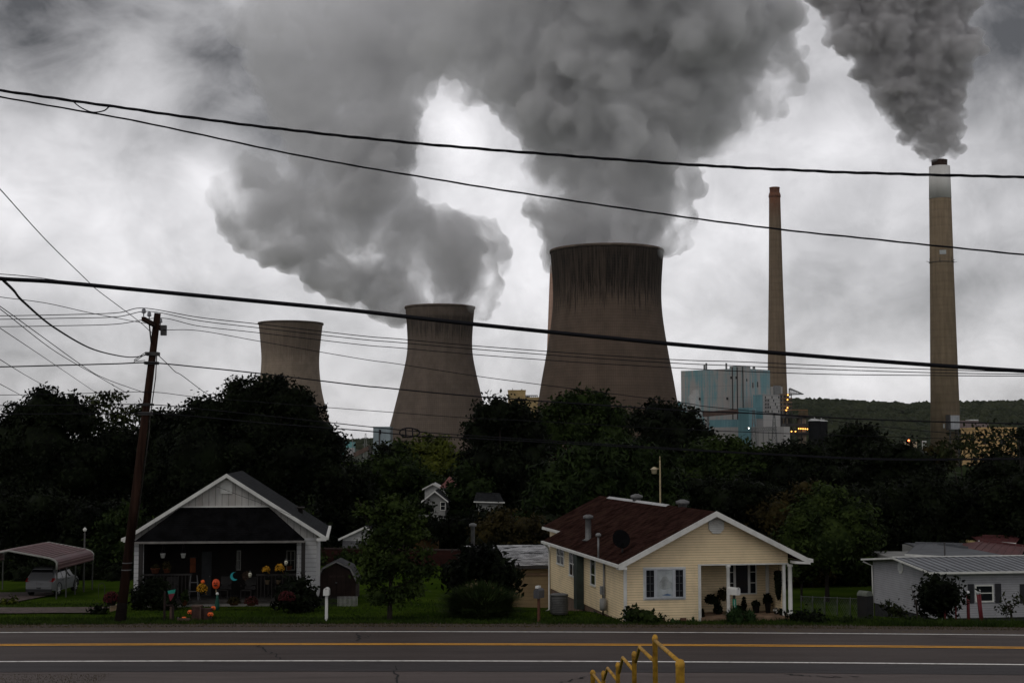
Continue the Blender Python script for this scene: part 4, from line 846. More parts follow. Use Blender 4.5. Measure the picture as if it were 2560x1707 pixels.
# ---------------------------------------------------------------- houses
WHITE = M('white_trim', (.6, .6, .57), .6, .1, 2, dirt=(.3, .29, .27), dirt_amt=.35)
def wbox(mb, ax, val, a0, a1, z0, z1, d0, d1):
    """box on a wall plane, standing out from d0 to d1 (outward is minus the plane's axis)"""
    if ax == 'v': mb.box(a0, a1, val - d1, val - d0, z0, z1)
    else: mb.box(val - d1, val - d0, a0, a1, z0, z1)
    return mb
def window(par, ax, val, a0, a1, z0, z1, fw=.07, vb=(), hb=(), frame=None, gl=None, out=.04, gname='glass', bar=None):
    frame = frame or WHITE; m = MB(); a0, a1 = min(a0, a1), max(a0, a1); z0, z1 = min(z0, z1), max(z0, z1)
    wbox(m, ax, val, a0, a1, z1 - fw, z1, -.02, out); wbox(m, ax, val, a0, a1, z0, z0 + fw, -.02, out + .02)
    wbox(m, ax, val, a0, a0 + fw, z0 + fw, z1 - fw, -.02, out); wbox(m, ax, val, a1 - fw, a1, z0 + fw, z1 - fw, -.02, out)
    f = m.build('window', frame, par); bk_ = .2 if bar else .35
    for q in vb: c = a0 + (a1 - a0) * q; wbox(MB(), ax, val, c - fw * bk_, c + fw * bk_, z0 + fw, z1 - fw, .005, out - .005).build('mullion', bar or frame, f)
    for q in hb: c = z0 + (z1 - z0) * q; wbox(MB(), ax, val, a0 + fw, a1 - fw, c - fw * bk_ * .85, c + fw * bk_ * .85, .006, out - .008).build('sash_bar', bar or frame, f)
    wbox(MB(), ax, val, a0 + fw * .9, a1 - fw * .9, z0 + fw * .9, z1 - fw * .9, -.015, .012).build(gname, gl or glass(), f)
    return f
def gable_roof(par, ue0, ze0, ur, zr, ue1, ze1, v0, v1, mat, th=.1, name='roof', rib=None):
    m = MB()
    for a, za, b, zb in ((ue0, ze0, ur, zr), (ur, zr, ue1, ze1)):
        m.slab([(a, v0, za), (b, v0, zb), (b, v1, zb), (a, v1, za)], (0, 0, -th))
    return m.build(name, mat, par)
def rake(par, ue0, ze0, ur, zr, ue1, ze1, v, mat, w=.2, d=.05, name='fascia'):
    for a, za, b, zb in ((ue0, ze0, ur, zr), (ur, zr, ue1, ze1)):
        MB().slab([(a, v, za + .015), (b, v, zb + .015), (b, v, zb - w), (a, v, za - w)], (0, -d, 0)).build(name, mat, par)
# -- yellow house -------------------------------------------------
YA = R(10.4); yo = Vector((4.57, 58.33, 0)); fy = Fr(yo, YA)
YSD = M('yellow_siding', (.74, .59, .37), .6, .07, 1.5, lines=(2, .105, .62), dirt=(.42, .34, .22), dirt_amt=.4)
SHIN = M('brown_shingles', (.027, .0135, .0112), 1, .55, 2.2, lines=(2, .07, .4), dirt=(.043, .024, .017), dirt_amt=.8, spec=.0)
FND = M('brown_foundation', (.13, .085, .06), .9, .3, 3, .02, dirt=(.06, .045, .035))
yh = thing('yellow_house', 'cream yellow house with brown shingle roof and corner porch', 'house', yo, YA)
Wd, Dp, pu, ez, rz_, ru = 7.0, 14.6, 3.2, 2.32, 4.42, 3.78
sl_ = (rz_ - ez) / (ru + .3); slr = (rz_ - 2.42) / (7.75 - ru); top = lambda u: (rz_ - sl_ * (ru - u) if u < ru else rz_ - slr * (u - ru)) - .13
m = MB()
m.slab([(0, 0, -.12), (pu, 0, -.12), (pu, 0, 2.26), (pu, 0, top(pu)), (0, 0, top(0))], (0, .12, 0))          # front left of the porch
m.slab([(pu, 0, 2.26), (Wd, 0, 2.26), (Wd, 0, top(Wd)), (ru, 0, top(ru)), (pu, 0, top(pu))], (0, .12, 0))        # gable over the porch
m.slab([(pu, .12, -.1), (pu, 1.9, -.1), (pu, 1.9, 2.3), (pu, .12, 2.3)], (-.1, 0, 0))
m.slab([(pu, 1.9, 0), (Wd, 1.9, 0), (Wd, 1.9, 2.4), (pu, 1.9, 2.4)], (0, .12, 0))
m.slab([(Wd - .02, .4, 0), (Wd - .02, 1.9, 0), (Wd - .02, 1.9, 2.4), (Wd - .02, .4, 2.4)], (-.12, 0, 0))
m.build('front_wall', YSD, yh)
MB().slab([(0, .12, -.05), (0, Dp, -.05), (0, Dp, top(0)), (0, .12, top(0))], (.12, 0, 0)).build('side_wall', YSD, yh)
m = MB(); m.slab([(Wd, 2.02, -.1), (Wd, Dp, -.1), (Wd, Dp, top(Wd)), (Wd, 2.02, top(Wd))], (-.12, 0, 0)); m.slab([(.12, Dp, -.1), (Wd - .12, Dp, -.1), (Wd - .12, Dp, top(Wd - .12)), (ru, Dp, top(ru)), (.12, Dp, top(.12))], (0, -.12, 0)); m.build('rear_wall', YSD, yh)
m = MB(); m.box(.95, 5.6, Dp + .002, 19.2, -1.6, 2.86); m.build('rear_wing', YSD, yh)
m = MB(); m.box(.04, Wd - .04, 2.2, Dp - .03, -1.9, -.06); m.build('foundation', FND, yh)
for v in (4.9, 11.9): wbox(MB(), 'u', .04, v, v + .5, -.62 if v > 8 else -.4, -.15, -.01, .02).build('foundation_vent', DARKM, yh)
for px in (1655, 1708): a = fy.front(px, 1552).x; wbox(MB(), 'v', 0, a - .13, a + .13, -.1, .1, -.01, .025).build('foundation_vent', M('vent_block', (.12, .06, .04), .9), yh)
gable_roof(yh, -.32, ez, ru, rz_, 7.75, 2.42, -.45, Dp + .25, SHIN)
zl = lambda u: rz_ - sl_ * (ru - u)
m = MB(); m.slab([(.62, Dp + .251, zl(.62)), (ru, Dp + .251, rz_), (ru, 19.4, rz_), (.62, 19.4, zl(.62))], (0, 0, -.1)); m.slab([(ru, Dp + .251, rz_), (6.2, Dp + .251, rz_ - slr * (6.2 - ru)), (6.2, 19.4, rz_ - slr * (6.2 - ru)), (ru, 19.4, rz_)], (0, 0, -.1)); m.build('wing_roof', SHIN, yh)
m = MB(); m.box(.56, .615, Dp + .26, 19.4, zl(.62) - .16, zl(.62) - .02); m.build('wing_fascia', WHITE, yh)
rake(yh, -.36, ez, ru, rz_, 7.8, 2.42, -.452, WHITE, .21)
m = MB(); m.slab([(-.36, -.5, ez - .2), (-.02, -.5, ez - .2), (-.02, -.5, ez - .1), (-.36, -.5, ez - .02)], (0, .5, 0)); m.build('eave_return', WHITE, yh); m = MB(); m.slab([(7.1, -.5, 2.26), (7.8, -.5, 2.23), (7.8, -.5, 2.32), (7.1, -.5, 2.36)], (0, .5, 0)); m.build('eave_return', WHITE, yh)
m = MB(); m.box(-.44, -.33, -.44, Dp + .2, ez - .12, ez - .005); m.build('gutter', WHITE, yh)
m = MB(); m.box(7.76, 7.92, -.5, Dp + .2, 2.3, 2.44); m.build('gutter', WHITE, yh)
m = MB(); m.tube([(-.36, Dp - .1, ez - .1), (-.12, Dp - .1, ez - .35), (-.07, Dp - .1, ez - .5), (-.07, Dp - .1, -1.1), (-.4, Dp - .2, -1.25)], .05, 8); m.build('downspout', WHITE, yh)
m = MB(); m.slab([(ru - .16, 6.3, rz_ - .07), (ru, 6.3, rz_ + .03), (ru + .16, 6.3, rz_ - .07)], (0, 11, 0)); m.build('ridge_flashing', M('pale_flashing', (.4, .4, .4), .6), yh)
p = fy.front(1619, 1248, 8.5); m = MB(); m.lathe([(.2, 0), (.2, .12), (.3, .14), (.3, .26), (.1, .34)], 16, (ru + .05, 12, rz_ - .02)); m.build('roof_vent', M('galvanised', (.13, .13, .13), .6, .25, 3, metal=.2), yh)
m = MB(); m.lathe([(.2, 0), (.2, .12), (.3, .14), (.3, .26), (.1, .34)], 16, (ru + .12, 4.6, rz_ - .03)); m.build('roof_vent', MATS['galvanised'], yh)
# corner boards, porch posts and beam
for u0, u1 in ((-.03, .09), (pu - .09, pu + .03)): m = MB(); m.box(u0, u1, -.035, .06, -.12, top(u0 + .05) if u0 < 1 else 2.26); m.build('corner_board', WHITE, yh)
m = MB(); m.box(pu + .03, Wd + .02, -.03, .13, 2.2, 2.258); m.build('porch_beam', WHITE, yh)
def post(u, v, w=.06, name='porch_post'):
    m = MB(); m.lathe([(w * 1.5, .1), (w * 1.5, .2), (w, .24), (w, 2.08), (w * 1.4, 2.12), (w * 1.4, 2.2)], 16, (u, v, 0)); m.build(name, WHITE, yh)
post(4.42, .05, .075); post(7.08, -.02, .085)
m = MB(); m.box(6.78, 6.9, .02, .12, .1, 2.2); m.build('porch_post', WHITE, yh); m = MB(); m.box(6.72, 6.85, 1.8, 1.9, .1, 2.3); m.build('corner_trim', WHITE, yh)
m = MB(); m.box(pu + .02, 7.3, -.12, 1.88, -.15, .09); m.build('porch_floor', M('porch_boards', (.2, .13, .085), .8, .3, 3), yh)
# gable louvre
m = MB(); c = fy.front(1790, 1313); oc = lambda r, dv: [(c.x + r * math.cos(R(22.5 + 45 * k)), dv, c.z + r * math.sin(R(22.5 + 45 * k))) for k in range(8)]
m.slab(oc(.36, -.02), (0, -.035, 0)); lv = m.build('gable_vent', WHITE, yh)
for k in range(7): z = c.z - .25 + .083 * k; w = .29 if abs(z - c.z) < .16 else .29 - (abs(z - c.z) - .16); m = MB(); m.slab([(c.x - w, -.058, z), (c.x + w, -.058, z), (c.x + w, -.075, z - .05), (c.x - w, -.075, z - .05)], (0, 0, .012)); m.build('louvre', WHITE, lv)
# front triple window with a sheet hung in the middle light
a, b = fy.front(1611, 1421), fy.front(1711, 1494); x0, x1 = a.x, b.x; m = MB()
m.slab([(x0 - .06, -.002, b.z - .06), (x1 + .06, -.002, b.z - .06), (x1 + .06, -.002, a.z + .06), (x0 - .06, -.002, a.z + .06)], (0, -.02, 0)); m.build('window_casing', WHITE, yh)
DKG = glass('dark_pane', (.01, .011, .014)); sheet = M('frosted_sheet', (.36, .39, .4), .5, .22, 2.2, dirt=(.2, .24, .26), dirt_amt=.6)
w1 = x0 + (x1 - x0) * .27; w2 = x0 + (x1 - x0) * .735
GREYF = M('grey_window_frame', (.4, .42, .45), .5, .1); DIMB = M('dim_glazing_bar', (.06, .063, .068), .6)
window(yh, 'v', -.022, x0, w1, b.z, a.z, .06, (.5,), (.25, .5, .75), GREYF, DKG, bar=DIMB); window(yh, 'v', -.022, w2, x1, b.z, a.z, .06, (.5,), (.25, .5, .75), GREYF, DKG, bar=DIMB)
mw = window(yh, 'v', -.022, w1 + .002, w2 - .002, b.z, a.z, .06, (), (), GREYF, sheet, gname='hanging_sheet')
m = MB(); cx_ = (w1 + w2) / 2
m.slab([(cx_ + .3 * math.cos(t) * (1 if math.sin(t) < .2 else .62) , -.034, (a.z + b.z) / 2 + .02 + .27 * math.sin(t)) for t in (2 * math.pi * k / 18 for k in range(18))], (0, -.004, 0)).build('printed_figure', M('faded_print', (.29, .31, .31), .6, .3, 4), mw)
m = MB(); m.slab([(cx_ - .12, -.034, b.z + .13), (cx_ + .2, -.034, b.z + .1), (cx_ + .28, -.034, b.z + .15), (cx_ + .1, -.034, b.z + .2)], (0, -.005, 0)).build('printed_mark', M('blue_print', (.1, .16, .26), .6), mw)
# porch window
a, b = fy.front(1818, 1404, 1.9), fy.front(1891, 1484, 1.9)
g = [fy.front(q, 1440, 1.9).x for q in (1818, 1836, 1872, 1891)]
window(yh, 'v', 1.9, g[0], g[1], b.z, a.z, .05, (), (.35, .68), None, DKG); window(yh, 'v', 1.9, g[1] + .002, g[2] - .002, b.z, a.z, .05, (), (), None, DKG); window(yh, 'v', 1.9, g[2], g[3], b.z, a.z, .05, (), (.35, .68), None, DKG)
# side windows, chase, meter
for (xa, ya), (xb, yb), hb in (((1393, 1363), (1411, 1415), (.5,)), ((1424, 1374), (1442, 1447), (.5,)), ((1477, 1392), (1490, 1471), (.4,))):
    a, b = fy.side(xa, ya), fy.side(xb, yb); window(yh, 'u', 0, b.y, a.y, a.z - (a.z - fy.side(xa, yb - (yb - ya) * .12).z), a.z, .07, (.5,) if xa < 1460 else (), hb, None, DKG)
a, b = fy.side(1444, 1378, -.15), fy.side(1452, 1508, -.15); m = MB(); m.box(-.34, -.005, b.y, a.y, -.3, ez - .16); m.build('chimney_chase', M('dark_green_metal', (.025, .035, .03), .6, .3, 2), yh)
m = MB(); v = fy.side(1514, 1450).y; m.tube([(-.07, v, .3), (-.07, v, ez - .2)], .045, 8); m.tube([(-.3, v + .05, ez - .05), (-.3, v + .05, ez + .9)], .04, 8); m.build('service_mast', M('grey_conduit', (.2, .2, .2), .6), yh)
m = MB(); m.lathe([(.05, 0), (.12, .02), (.12, .1), (.06, .16)], 12, (-.3, v + .05, ez + .9)); m.build('weatherhead', MATS['grey_conduit'], yh)
m = MB(); m.box(-.16, -.005, v + .1, v + .4, .75, 1.1); m.build('meter_box', MATS['grey_conduit'], yh); m = MB(); m.lathe([(.15, -.2), (.16, 0), (.15, .28), (.05, .3)], 12, (-.2, v - .35, .35)); m.build('gas_meter', M('pale_meter', (.2, .2, .19), .5), yh)
m = MB(); m.tube([(-.06, v + .25, .75), (-.06, v + .25, -.2)], .035, 8); m.build('conduit', M('black_pipe', (.02, .02, .022), .6), yh)
p = Vector((.55, 8.6, 0)); p.z = zl(.55) - .05; m = MB(); m.lathe([(.3, 0), (.14, .1), (.14, 1.0), (.24, 1.02), (.24, 1.14), (.1, 1.2)], 16, p); m.build('flue_pipe', MATS['galvanised'], yh)
t = thing('satellite_dish', 'black satellite dish on the roof edge of the yellow house', 'satellite dish', Vector((0, 0, 0))); d = Vector((.35, 1.6, zl(.35)))
t.location = (yo.x + d.x * fy.c - d.y * fy.s, yo.y + d.x * fy.s + d.y * fy.c, d.z); t.rotation_euler = (0, 0, YA)
m = MB(); m.tube([(0, 0, -.02), (-.02, -.05, .25), (-.12, -.18, .5)], .035, 8); m.build('mast', MATS['galvanised'], t)
DBK = M('black_dish', (.006, .006, .0065), .95, .2, spec=.0); m = MB(); prof = [(.36 * k / 8, .09 * (k / 8) ** 2) for k in range(9)]; m.lathe([(max(r, .004), z) for r, z in prof] + [(max(r, .004), z + .015) for r, z in prof[::-1]], 28, cap=False, sx=1, sy=1.12)
o = m.build('dish', DBK, t); o.location = (-.12, -.2, .55); o.rotation_euler = (R(70), R(-18), 0)
m = MB(); m.tube([(-.12, -.24, .3), (-.16, -.6, .38)], .02, 6); m.box(-.2, -.12, -.66, -.58, .33, .43); m.build('receiver_arm', DBK, t)
t = thing('air_conditioner', 'grey louvred air conditioner beside the brown foundation', 'air conditioner', GP(1398, 1536)); t.location.y += 0
m = MB(); m.lathe([(.36, .03), (.38, .08), (.38, .78), (.36, .82)], 28, cap=True); m.build('casing', M('grey_ac_paint', (.06, .06, .058), .6, .15), t)
for k in range(9): m = MB(); m.lathe([(.385, .13 + .072 * k), (.405, .14 + .072 * k), (.385, .165 + .072 * k)], 28, cap=False); m.build('louvre_ring', M('grey_ac_louvre', (.09, .09, .086), .6), t)
m = MB(); m.lathe([(.4, .82), (.4, .87), (.3, .9), (.05, .9)], 28); m.build('lid', M('grey_ac_louvre'), t)
# -- white gabled house with the recessed porch -----------------------
LA = R(6.5); lo = Vector((-17.29, 65.63, -.1)); fl = Fr(lo, LA)
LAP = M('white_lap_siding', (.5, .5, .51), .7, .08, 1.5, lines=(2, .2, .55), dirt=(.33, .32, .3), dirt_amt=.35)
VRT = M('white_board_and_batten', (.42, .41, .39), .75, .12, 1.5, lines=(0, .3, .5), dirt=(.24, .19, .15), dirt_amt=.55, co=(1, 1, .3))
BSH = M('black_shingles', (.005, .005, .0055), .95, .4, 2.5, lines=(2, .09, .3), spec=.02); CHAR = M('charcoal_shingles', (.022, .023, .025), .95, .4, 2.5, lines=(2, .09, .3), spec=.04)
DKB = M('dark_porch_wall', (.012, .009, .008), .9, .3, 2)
lh = thing('white_house', 'white gabled house with deep dark porch full of decorations', 'house', lo, LA)
lw, lz, lr, lru = 8.27, 3.0, 5.92, 4.13; ls_ = (lr - lz) / (lru + .42); ltop = lambda u: lr - ls_ * abs(lru - u) - .14
o0, o1, oz = .42, 7.36, 2.95
m = MB(); m.slab([(0, 0, -.2), (o0, 0, -.2), (o0, 0, oz), (0, 0, oz)], (0, .15, 0)); m.build('front_wall', LAP, lh)
m = MB(); m.slab([(o1, 0, -.2), (lw, 0, -.2), (lw, 0, oz), (o1, 0, oz)], (0, .15, 0)); m.build('front_wall', LAP, lh)
m = MB(); m.slab([(0, 0, oz), (lw, 0, oz), (lw, 0, ltop(lw)), (lru, 0, ltop(lru)), (0, 0, ltop(0))], (0, .15, 0)); m.build('gable_wall', VRT, lh)
for u in (0, lw - .15): m = MB(); m.slab([(u, .151, -.4), (u, 9, -.4), (u, 9, ltop(0)), (u, .151, ltop(0))], (.15, 0, 0)); m.build('side_wall', LAP, lh)
m = MB(); m.slab([(.15, 8.85, -.4), (lw - .15, 8.85, -.4), (lw - .15, 8.85, ltop(.15)), (lru, 8.85, ltop(lru)), (.15, 8.85, ltop(.15))], (0, .14, 0)); m.build('rear_wall', LAP, lh)
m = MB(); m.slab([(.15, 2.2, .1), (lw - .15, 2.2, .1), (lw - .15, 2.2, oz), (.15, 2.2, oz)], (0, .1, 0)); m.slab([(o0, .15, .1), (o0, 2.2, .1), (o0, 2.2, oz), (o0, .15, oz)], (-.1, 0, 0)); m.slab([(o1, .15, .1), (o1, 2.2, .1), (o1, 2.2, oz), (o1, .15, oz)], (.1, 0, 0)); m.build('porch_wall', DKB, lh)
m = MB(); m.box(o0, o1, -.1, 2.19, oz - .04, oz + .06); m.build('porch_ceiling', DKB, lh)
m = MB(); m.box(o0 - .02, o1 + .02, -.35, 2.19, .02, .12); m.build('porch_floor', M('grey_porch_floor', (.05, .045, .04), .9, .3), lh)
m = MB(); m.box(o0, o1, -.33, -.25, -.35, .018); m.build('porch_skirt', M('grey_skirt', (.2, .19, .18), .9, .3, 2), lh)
gable_roof(lh, -.42, lz, lru, lr, lw + .42, lz, -.35, 9.4, CHAR)
rake(lh, -.45, lz, lru, lr, lw + .45, lz, -.352, WHITE, .17)
m = MB(); m.slab([(-.45, -.4, lz - .17), (.0, -.4, lz - .17), (.0, -.4, lz - .05), (-.45, -.4, lz)], (0, .4, 0)); m.build('eave_return', WHITE, lh); m = MB(); m.slab([(lw, -.4, lz - .17), (lw + .45, -.4, lz - .17), (lw + .45, -.4, lz), (lw, -.4, lz - .05)], (0, .4, 0)); m.build('eave_return', WHITE, lh)
m = MB(); m.box(lw + .42, lw + .55, -.36, 9.4, lz - .12, lz + .01); m.build('gutter', WHITE, lh); m = MB(); m.box(-.55, -.42, -.36, 9.4, lz - .12, lz + .01); m.build('gutter', WHITE, lh)
# hipped porch canopy
a0, a1, b0, b1 = 2.05, 6.05, .12, 7.72; zt_, zb_, vb = 4.38, 2.9, -1.15; m = MB()
m.add([(a0, -.01, zt_), (a1, -.01, zt_), (b1, vb, zb_), (b0, vb, zb_), (b0, -.01, zb_), (b1, -.01, zb_)], [(0, 3, 2, 1), (0, 4, 3), (1, 2, 5), (3, 4, 5, 2), (0, 1, 5, 4)]); m.build('porch_canopy', BSH, lh)
m = MB(); m.box(b0 - .03, b1 + .03, vb - .06, vb + .02, zb_ - .09, zb_ + .005); m.build('canopy_gutter', M('grey_gutter', (.16, .15, .14), .6), lh)
m = MB(); m.box(a0 - .05, a1 + .05, -.05, -.005, zt_ + .002, zt_ + .06); m.build('canopy_trim', WHITE, lh)
BLKM = M('black_post_paint', (.02, .017, .016), .6)
for u in (fl.front(352, 1400, -.95).x, fl.front(758, 1400, -.95).x): m = MB(); m.box(u - .09, u + .09, -1.02, -.84, -.2, 2.82); m.build('porch_post', BLKM, lh)
c = fl.front(566, 1216); m = MB(); m.box(c.x - .27, c.x + .27, -.05, .0, c.z - .32, c.z + .32); lv = m.build('gable_vent', WHITE, lh)
for k in range(8): z = c.z - .27 + .072 * k; m = MB(); m.slab([(c.x - .22, -.052, z), (c.x + .22, -.052, z), (c.x + .22, -.075, z - .04), (c.x - .22, -.075, z - .04)], (0, 0, .012)); m.build('louvre', WHITE, lv)
for xa, xb in ((592, 602), (716, 738)): a, b = fl.front(xa, 1375, 2.2), fl.front(xb, 1425, 2.2); window(lh, 'v', 2.2, a.x, b.x, b.z, a.z, .05, (.5,), (.5,), M('dim_window_frame', (.22, .22, .2), .7), DKG)
m = MB(); a, b = fl.front(505, 1372, 2.2), fl.front(528, 1480, 2.2); m.box(a.x, b.x, 2.14, 2.198, .13, 2.2); d = m.build('front_door', M('dark_grey_door', (.03, .033, .036), .6), lh); m = MB(); m.ball((b.x - .08, 2.12, 1.05), .035, 5); m.build('door_knob', MATS['galvanised'], d)
m = MB(); m.box(fl.front(745, 1400).x, fl.front(748, 1400).x, -.06, -.005, 1.6, 2.2); m.build('flag_bracket', WHITE, lh)
m = MB(); p = Vector((lru + 3.2, 5.5, lr - ls_ * 3.2)); m.lathe([(.13, -.05), (.13, .2), (.2, .22), (.2, .3)], 12, p); m.build('roof_vent', BLKM, lh)
# -- grey-roofed white house on the right ------------------------------
WA = R(9); wo_ = P(2338, 1546, 80); fw_ = Fr(wo_, WA)
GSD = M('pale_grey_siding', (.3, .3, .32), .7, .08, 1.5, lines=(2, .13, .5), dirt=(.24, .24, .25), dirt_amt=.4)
MTL = M('grey_metal_roof', (.26, .27, .29), .8, .12, .6, metal=.3, dirt=(.2, .2, .21), dirt_amt=.4, lines=(0, .45, .85), lw=.3, spec=.1)
wh = thing('white_metal_roofed_house', 'low white house with ribbed grey metal roof and dark shutters', 'house', wo_, WA)
fv = fw_.side(2184, 1506); gd = fv.y; we = fw_.front(2332, 1430, -.35).z + .02; wp = fw_.side(2244, 1392); wr_ = wp.z; pv = gd / 2 + .1; wl_ = 13.0
wsl = (wr_ - we) / (pv + .35); wtop = lambda v: wr_ - wsl * abs(pv - v) - .1
m = MB(); m.slab([(0, 0, 0), (0, gd, 0), (0, gd, wtop(gd)), (0, pv, wtop(pv)), (0, 0, wtop(0))], (.12, 0, 0)); m.build('gable_wall', GSD, wh)
m = MB(); m.slab([(.12, 0, 0), (wl_, 0, 0), (wl_, 0, wtop(0)), (.12, 0, wtop(0))], (0, .12, 0)); m.slab([(.12, gd, 0), (wl_, gd, 0), (wl_, gd, wtop(gd)), (.12, gd, wtop(gd))], (0, -.12, 0)); m.build('long_wall', GSD, wh)
m = MB(); m.box(.05, wl_ - .05, .05, gd - .05, -1.2, -.002); m.build('foundation', M('black_skirting', (.02, .02, .022), .9, .3), wh)
m = MB()
for a, b in ((-.35, pv), (gd + .35 + .2, pv)):
    za = wr_ - wsl * abs(pv - a); m.slab([(-.5, a, za), (wl_, a, za), (wl_, b, wr_), (-.5, b, wr_)], (0, 0, -.07))
    for k in range(int(wl_ / .45)): u = -.31 + .45 * k; m.slab([(u, a, za + .002), (u + .08, a, za + .002), (u + .08, b, wr_ + .002), (u, b, wr_ + .002)], (0, 0, .04))
m.build('roof', MTL, wh); m = MB(); m.box(-.5, wl_, pv - .14, pv + .14, wr_ + .03, wr_ + .07); m.build('ridge_cap', WHITE, wh)
for a in (-.35, gd + .55): za = wr_ - wsl * abs(pv - a); m = MB(); m.slab([(-.55, a, za + .03), (-.55, pv, wr_ + .03), (-.55, pv, wr_ - .07), (-.55, a, za - .07)], (.05, 0, 0)); m.build('fascia', WHITE, wh)
m = MB(); m.box(-.5, wl_, -.47, -.355, we - .12, we - .01); m.build('gutter', WHITE, wh)
for v, a in ((gd - .1, gd + .4), (.0, -.4)): m = MB(); m.tube([(-.45 if a > 1 else .2, a, wtop(a) - .05), (-.1 if a > 1 else .35, v, wtop(v) - .3), (-.07 if a > 1 else .35, v - (.07 if a < 1 else 0), -1.0)], .045, 8); m.build('downspout', WHITE, wh)
c = fw_.side(2252, 1417); m = MB(); m.slab([(-.001, c.y + .36 * math.cos(R(22.5 + 45 * k)), c.z + .40 * math.sin(R(22.5 + 45 * k))) for k in range(8)], (-.04, 0, 0)); lv = m.build('gable_vent', WHITE, wh)
for k in range(6): z = c.z - .2 + .08 * k; m = MB(); m.box(-.06, -.042, c.y - .2, c.y + .2, z, z + .04); m.build('louvre', GREYF, lv)
SHUT = M('dark_shutter', (.018, .018, .022), .6, .2)
for xa, xb, sa, sb in ((2437, 2484, 2419, 2502), (2568, 2612, 2549, 2630)):
    a, b = fw_.front(xa, 1461), fw_.front(xb, 1504); window(wh, 'v', 0, a.x, b.x, b.z, a.z, .08, (), (.52,), None, DKG)
    for q, r_ in ((sa, xa - 3), (xb + 3, sb)): c0, c1 = fw_.front(q, 1458).x, fw_.front(r_, 1458).x; wbox(MB(), 'v', 0, c0, c1, b.z - .05, a.z + .05, -.01, .035).build('shutter', SHUT, wh)
t = thing('vent_pipe', 'thin dark pipe standing up behind the grey metal ridge', 'pipe', P(2362, 1388, 86)); m = MB(); m.lathe([(.05, -1.4), (.05, .72)], 8); m.build('pipe', STEEL, t); m = MB(); m.lathe([(.07, .72), (.07, .78)], 8); m.build('collar', STEEL, t)
def simple_house(name, label, o, rz, w, d, h, rise, wall, roof, ov=.3, wins=(), ribs=False, hip=False, hid=.0):
    """gable end faces the road (ridge runs away), or hip"""
    t = thing(name, label, 'house', o, rz); m = MB()
    if hip: m.box(0, w, 0, d, -1.5, h)
    else: m.slab([(0, 0, -1.5), (w, 0, -1.5), (w, 0, h), (w / 2, 0, h + rise - .08), (0, 0, h)], (0, d, 0))
    m.build('wall', wall, t)
    if hip:
        m = MB(); k = min(w, d) / 2; q = [(-ov, -ov, h), (w + ov, -ov, h), (w + ov, d + ov, h), (-ov, d + ov, h)]
        rr = [(k, d / 2, h + rise), (w - k + .01, d / 2, h + rise)] if w >= d else [(w / 2, k, h + rise), (w / 2, d - k + .01, h + rise)]
        m.add(q + rr, [(0, 1, 5, 4), (2, 3, 4, 5), (1, 2, 5), (3, 0, 4), (3, 2, 1, 0)] if w >= d else [(0, 1, 4), (2, 3, 5), (1, 2, 5, 4), (3, 0, 4, 5), (3, 2, 1, 0)]); m.build('roof', roof, t)
    else:
        s_ = rise / (w / 2); gable_roof(t, -ov, h - ov * s_, w / 2, h + rise, w + ov, h - ov * s_, -ov, d + ov, roof)
        rake(t, -ov - .02, h - ov * s_, w / 2, h + rise, w + ov + .02, h - ov * s_, -ov - .002, WHITE, .14, .04)
    for a0, a1, z0, z1 in wins: window(t, 'v', 0, a0, a1, z0, z1, .06, (), (.5,), None, DKG)
    return t
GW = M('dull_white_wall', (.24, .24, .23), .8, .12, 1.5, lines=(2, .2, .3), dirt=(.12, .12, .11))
def side_roof(name, label, Y, ridge, eave, depth, wall, roof, hgt, over=.25, ribs=True):
    """a house whose near roof slope faces us: ridge and eave are ((px, py), (px, py))"""
    (rx0, ry0), (rx1, ry1) = ridge; (ex0, ey0), (ex1, ey1) = eave
    o = P(ex0, ey0, Y); t = thing(name, label, 'house', (o.x, Y, o.z)); L_ = lambda p: p - o
    e0, e1 = L_(P(ex0, ey0, Y)), L_(P(ex1, ey1, Y)); r0, r1 = L_(P(rx0, ry0, Y + depth)), L_(P(rx1, ry1, Y + depth)); m = MB()
    m.add([e0, e1, r1, r0], [(0, 1, 2, 3)]); back = Vector((0, depth, 0)); b0, b1 = Vector((r0.x, 2 * depth, e0.z)), Vector((r1.x, 2 * depth, e1.z)); m.add([r0, r1, b1, b0], [(0, 1, 2, 3)]); m.add([e0, r0, b0], [(0, 1, 2)]); m.add([e1, b1, r1], [(0, 1, 2)])
    n = int((e1 - e0).length / .45)
    for k in range(n if ribs else 0): f = (k + .5) / n; a, b = e0.lerp(e1, f), r0.lerp(r1, f); m.beam(a + Vector((0, 0, .03)), b + Vector((0, 0, .03)), .06, .06)
    m.build('roof', roof, t); m = MB(); w0 = e0.x + over; w1 = e1.x - over; m.box(w0, w1, over, 2 * depth - over, e0.z - hgt, min(e0.z, e1.z) - .04); m.build('wall', wall, t)
    MB().beam(r0 + Vector((0, 0, .06)), r1 + Vector((0, 0, .06)), .12).build('ridge_cap', roof, t); MB().beam(e0, e1, .1).build('gutter', WHITE, t)
    return t
GRM = M('dull_metal_roof', (.12, .125, .135), .6, .15, .6, metal=.2); MAR = M('maroon_metal_roof', (.085, .025, .025), .6, .2, .6)
side_roof('low_house', 'low house with dull grey roof just behind the ribbed grey one', 90, ((2344, 1359), (2420, 1370)), ((2262, 1386), (2600, 1404)), 5, GW, M('dull_lined_roof', (.075, .08, .088), .6, .15, .6, lines=(2, .14, .45)), 2.6, ribs=False)
side_roof('low_house', 'roof corner of the farthest grey-roofed house before the dark trees', 102, ((2288, 1358), (2412, 1361)), ((2302, 1370), (2424, 1372)), 3, GW, GRM, 2.6)
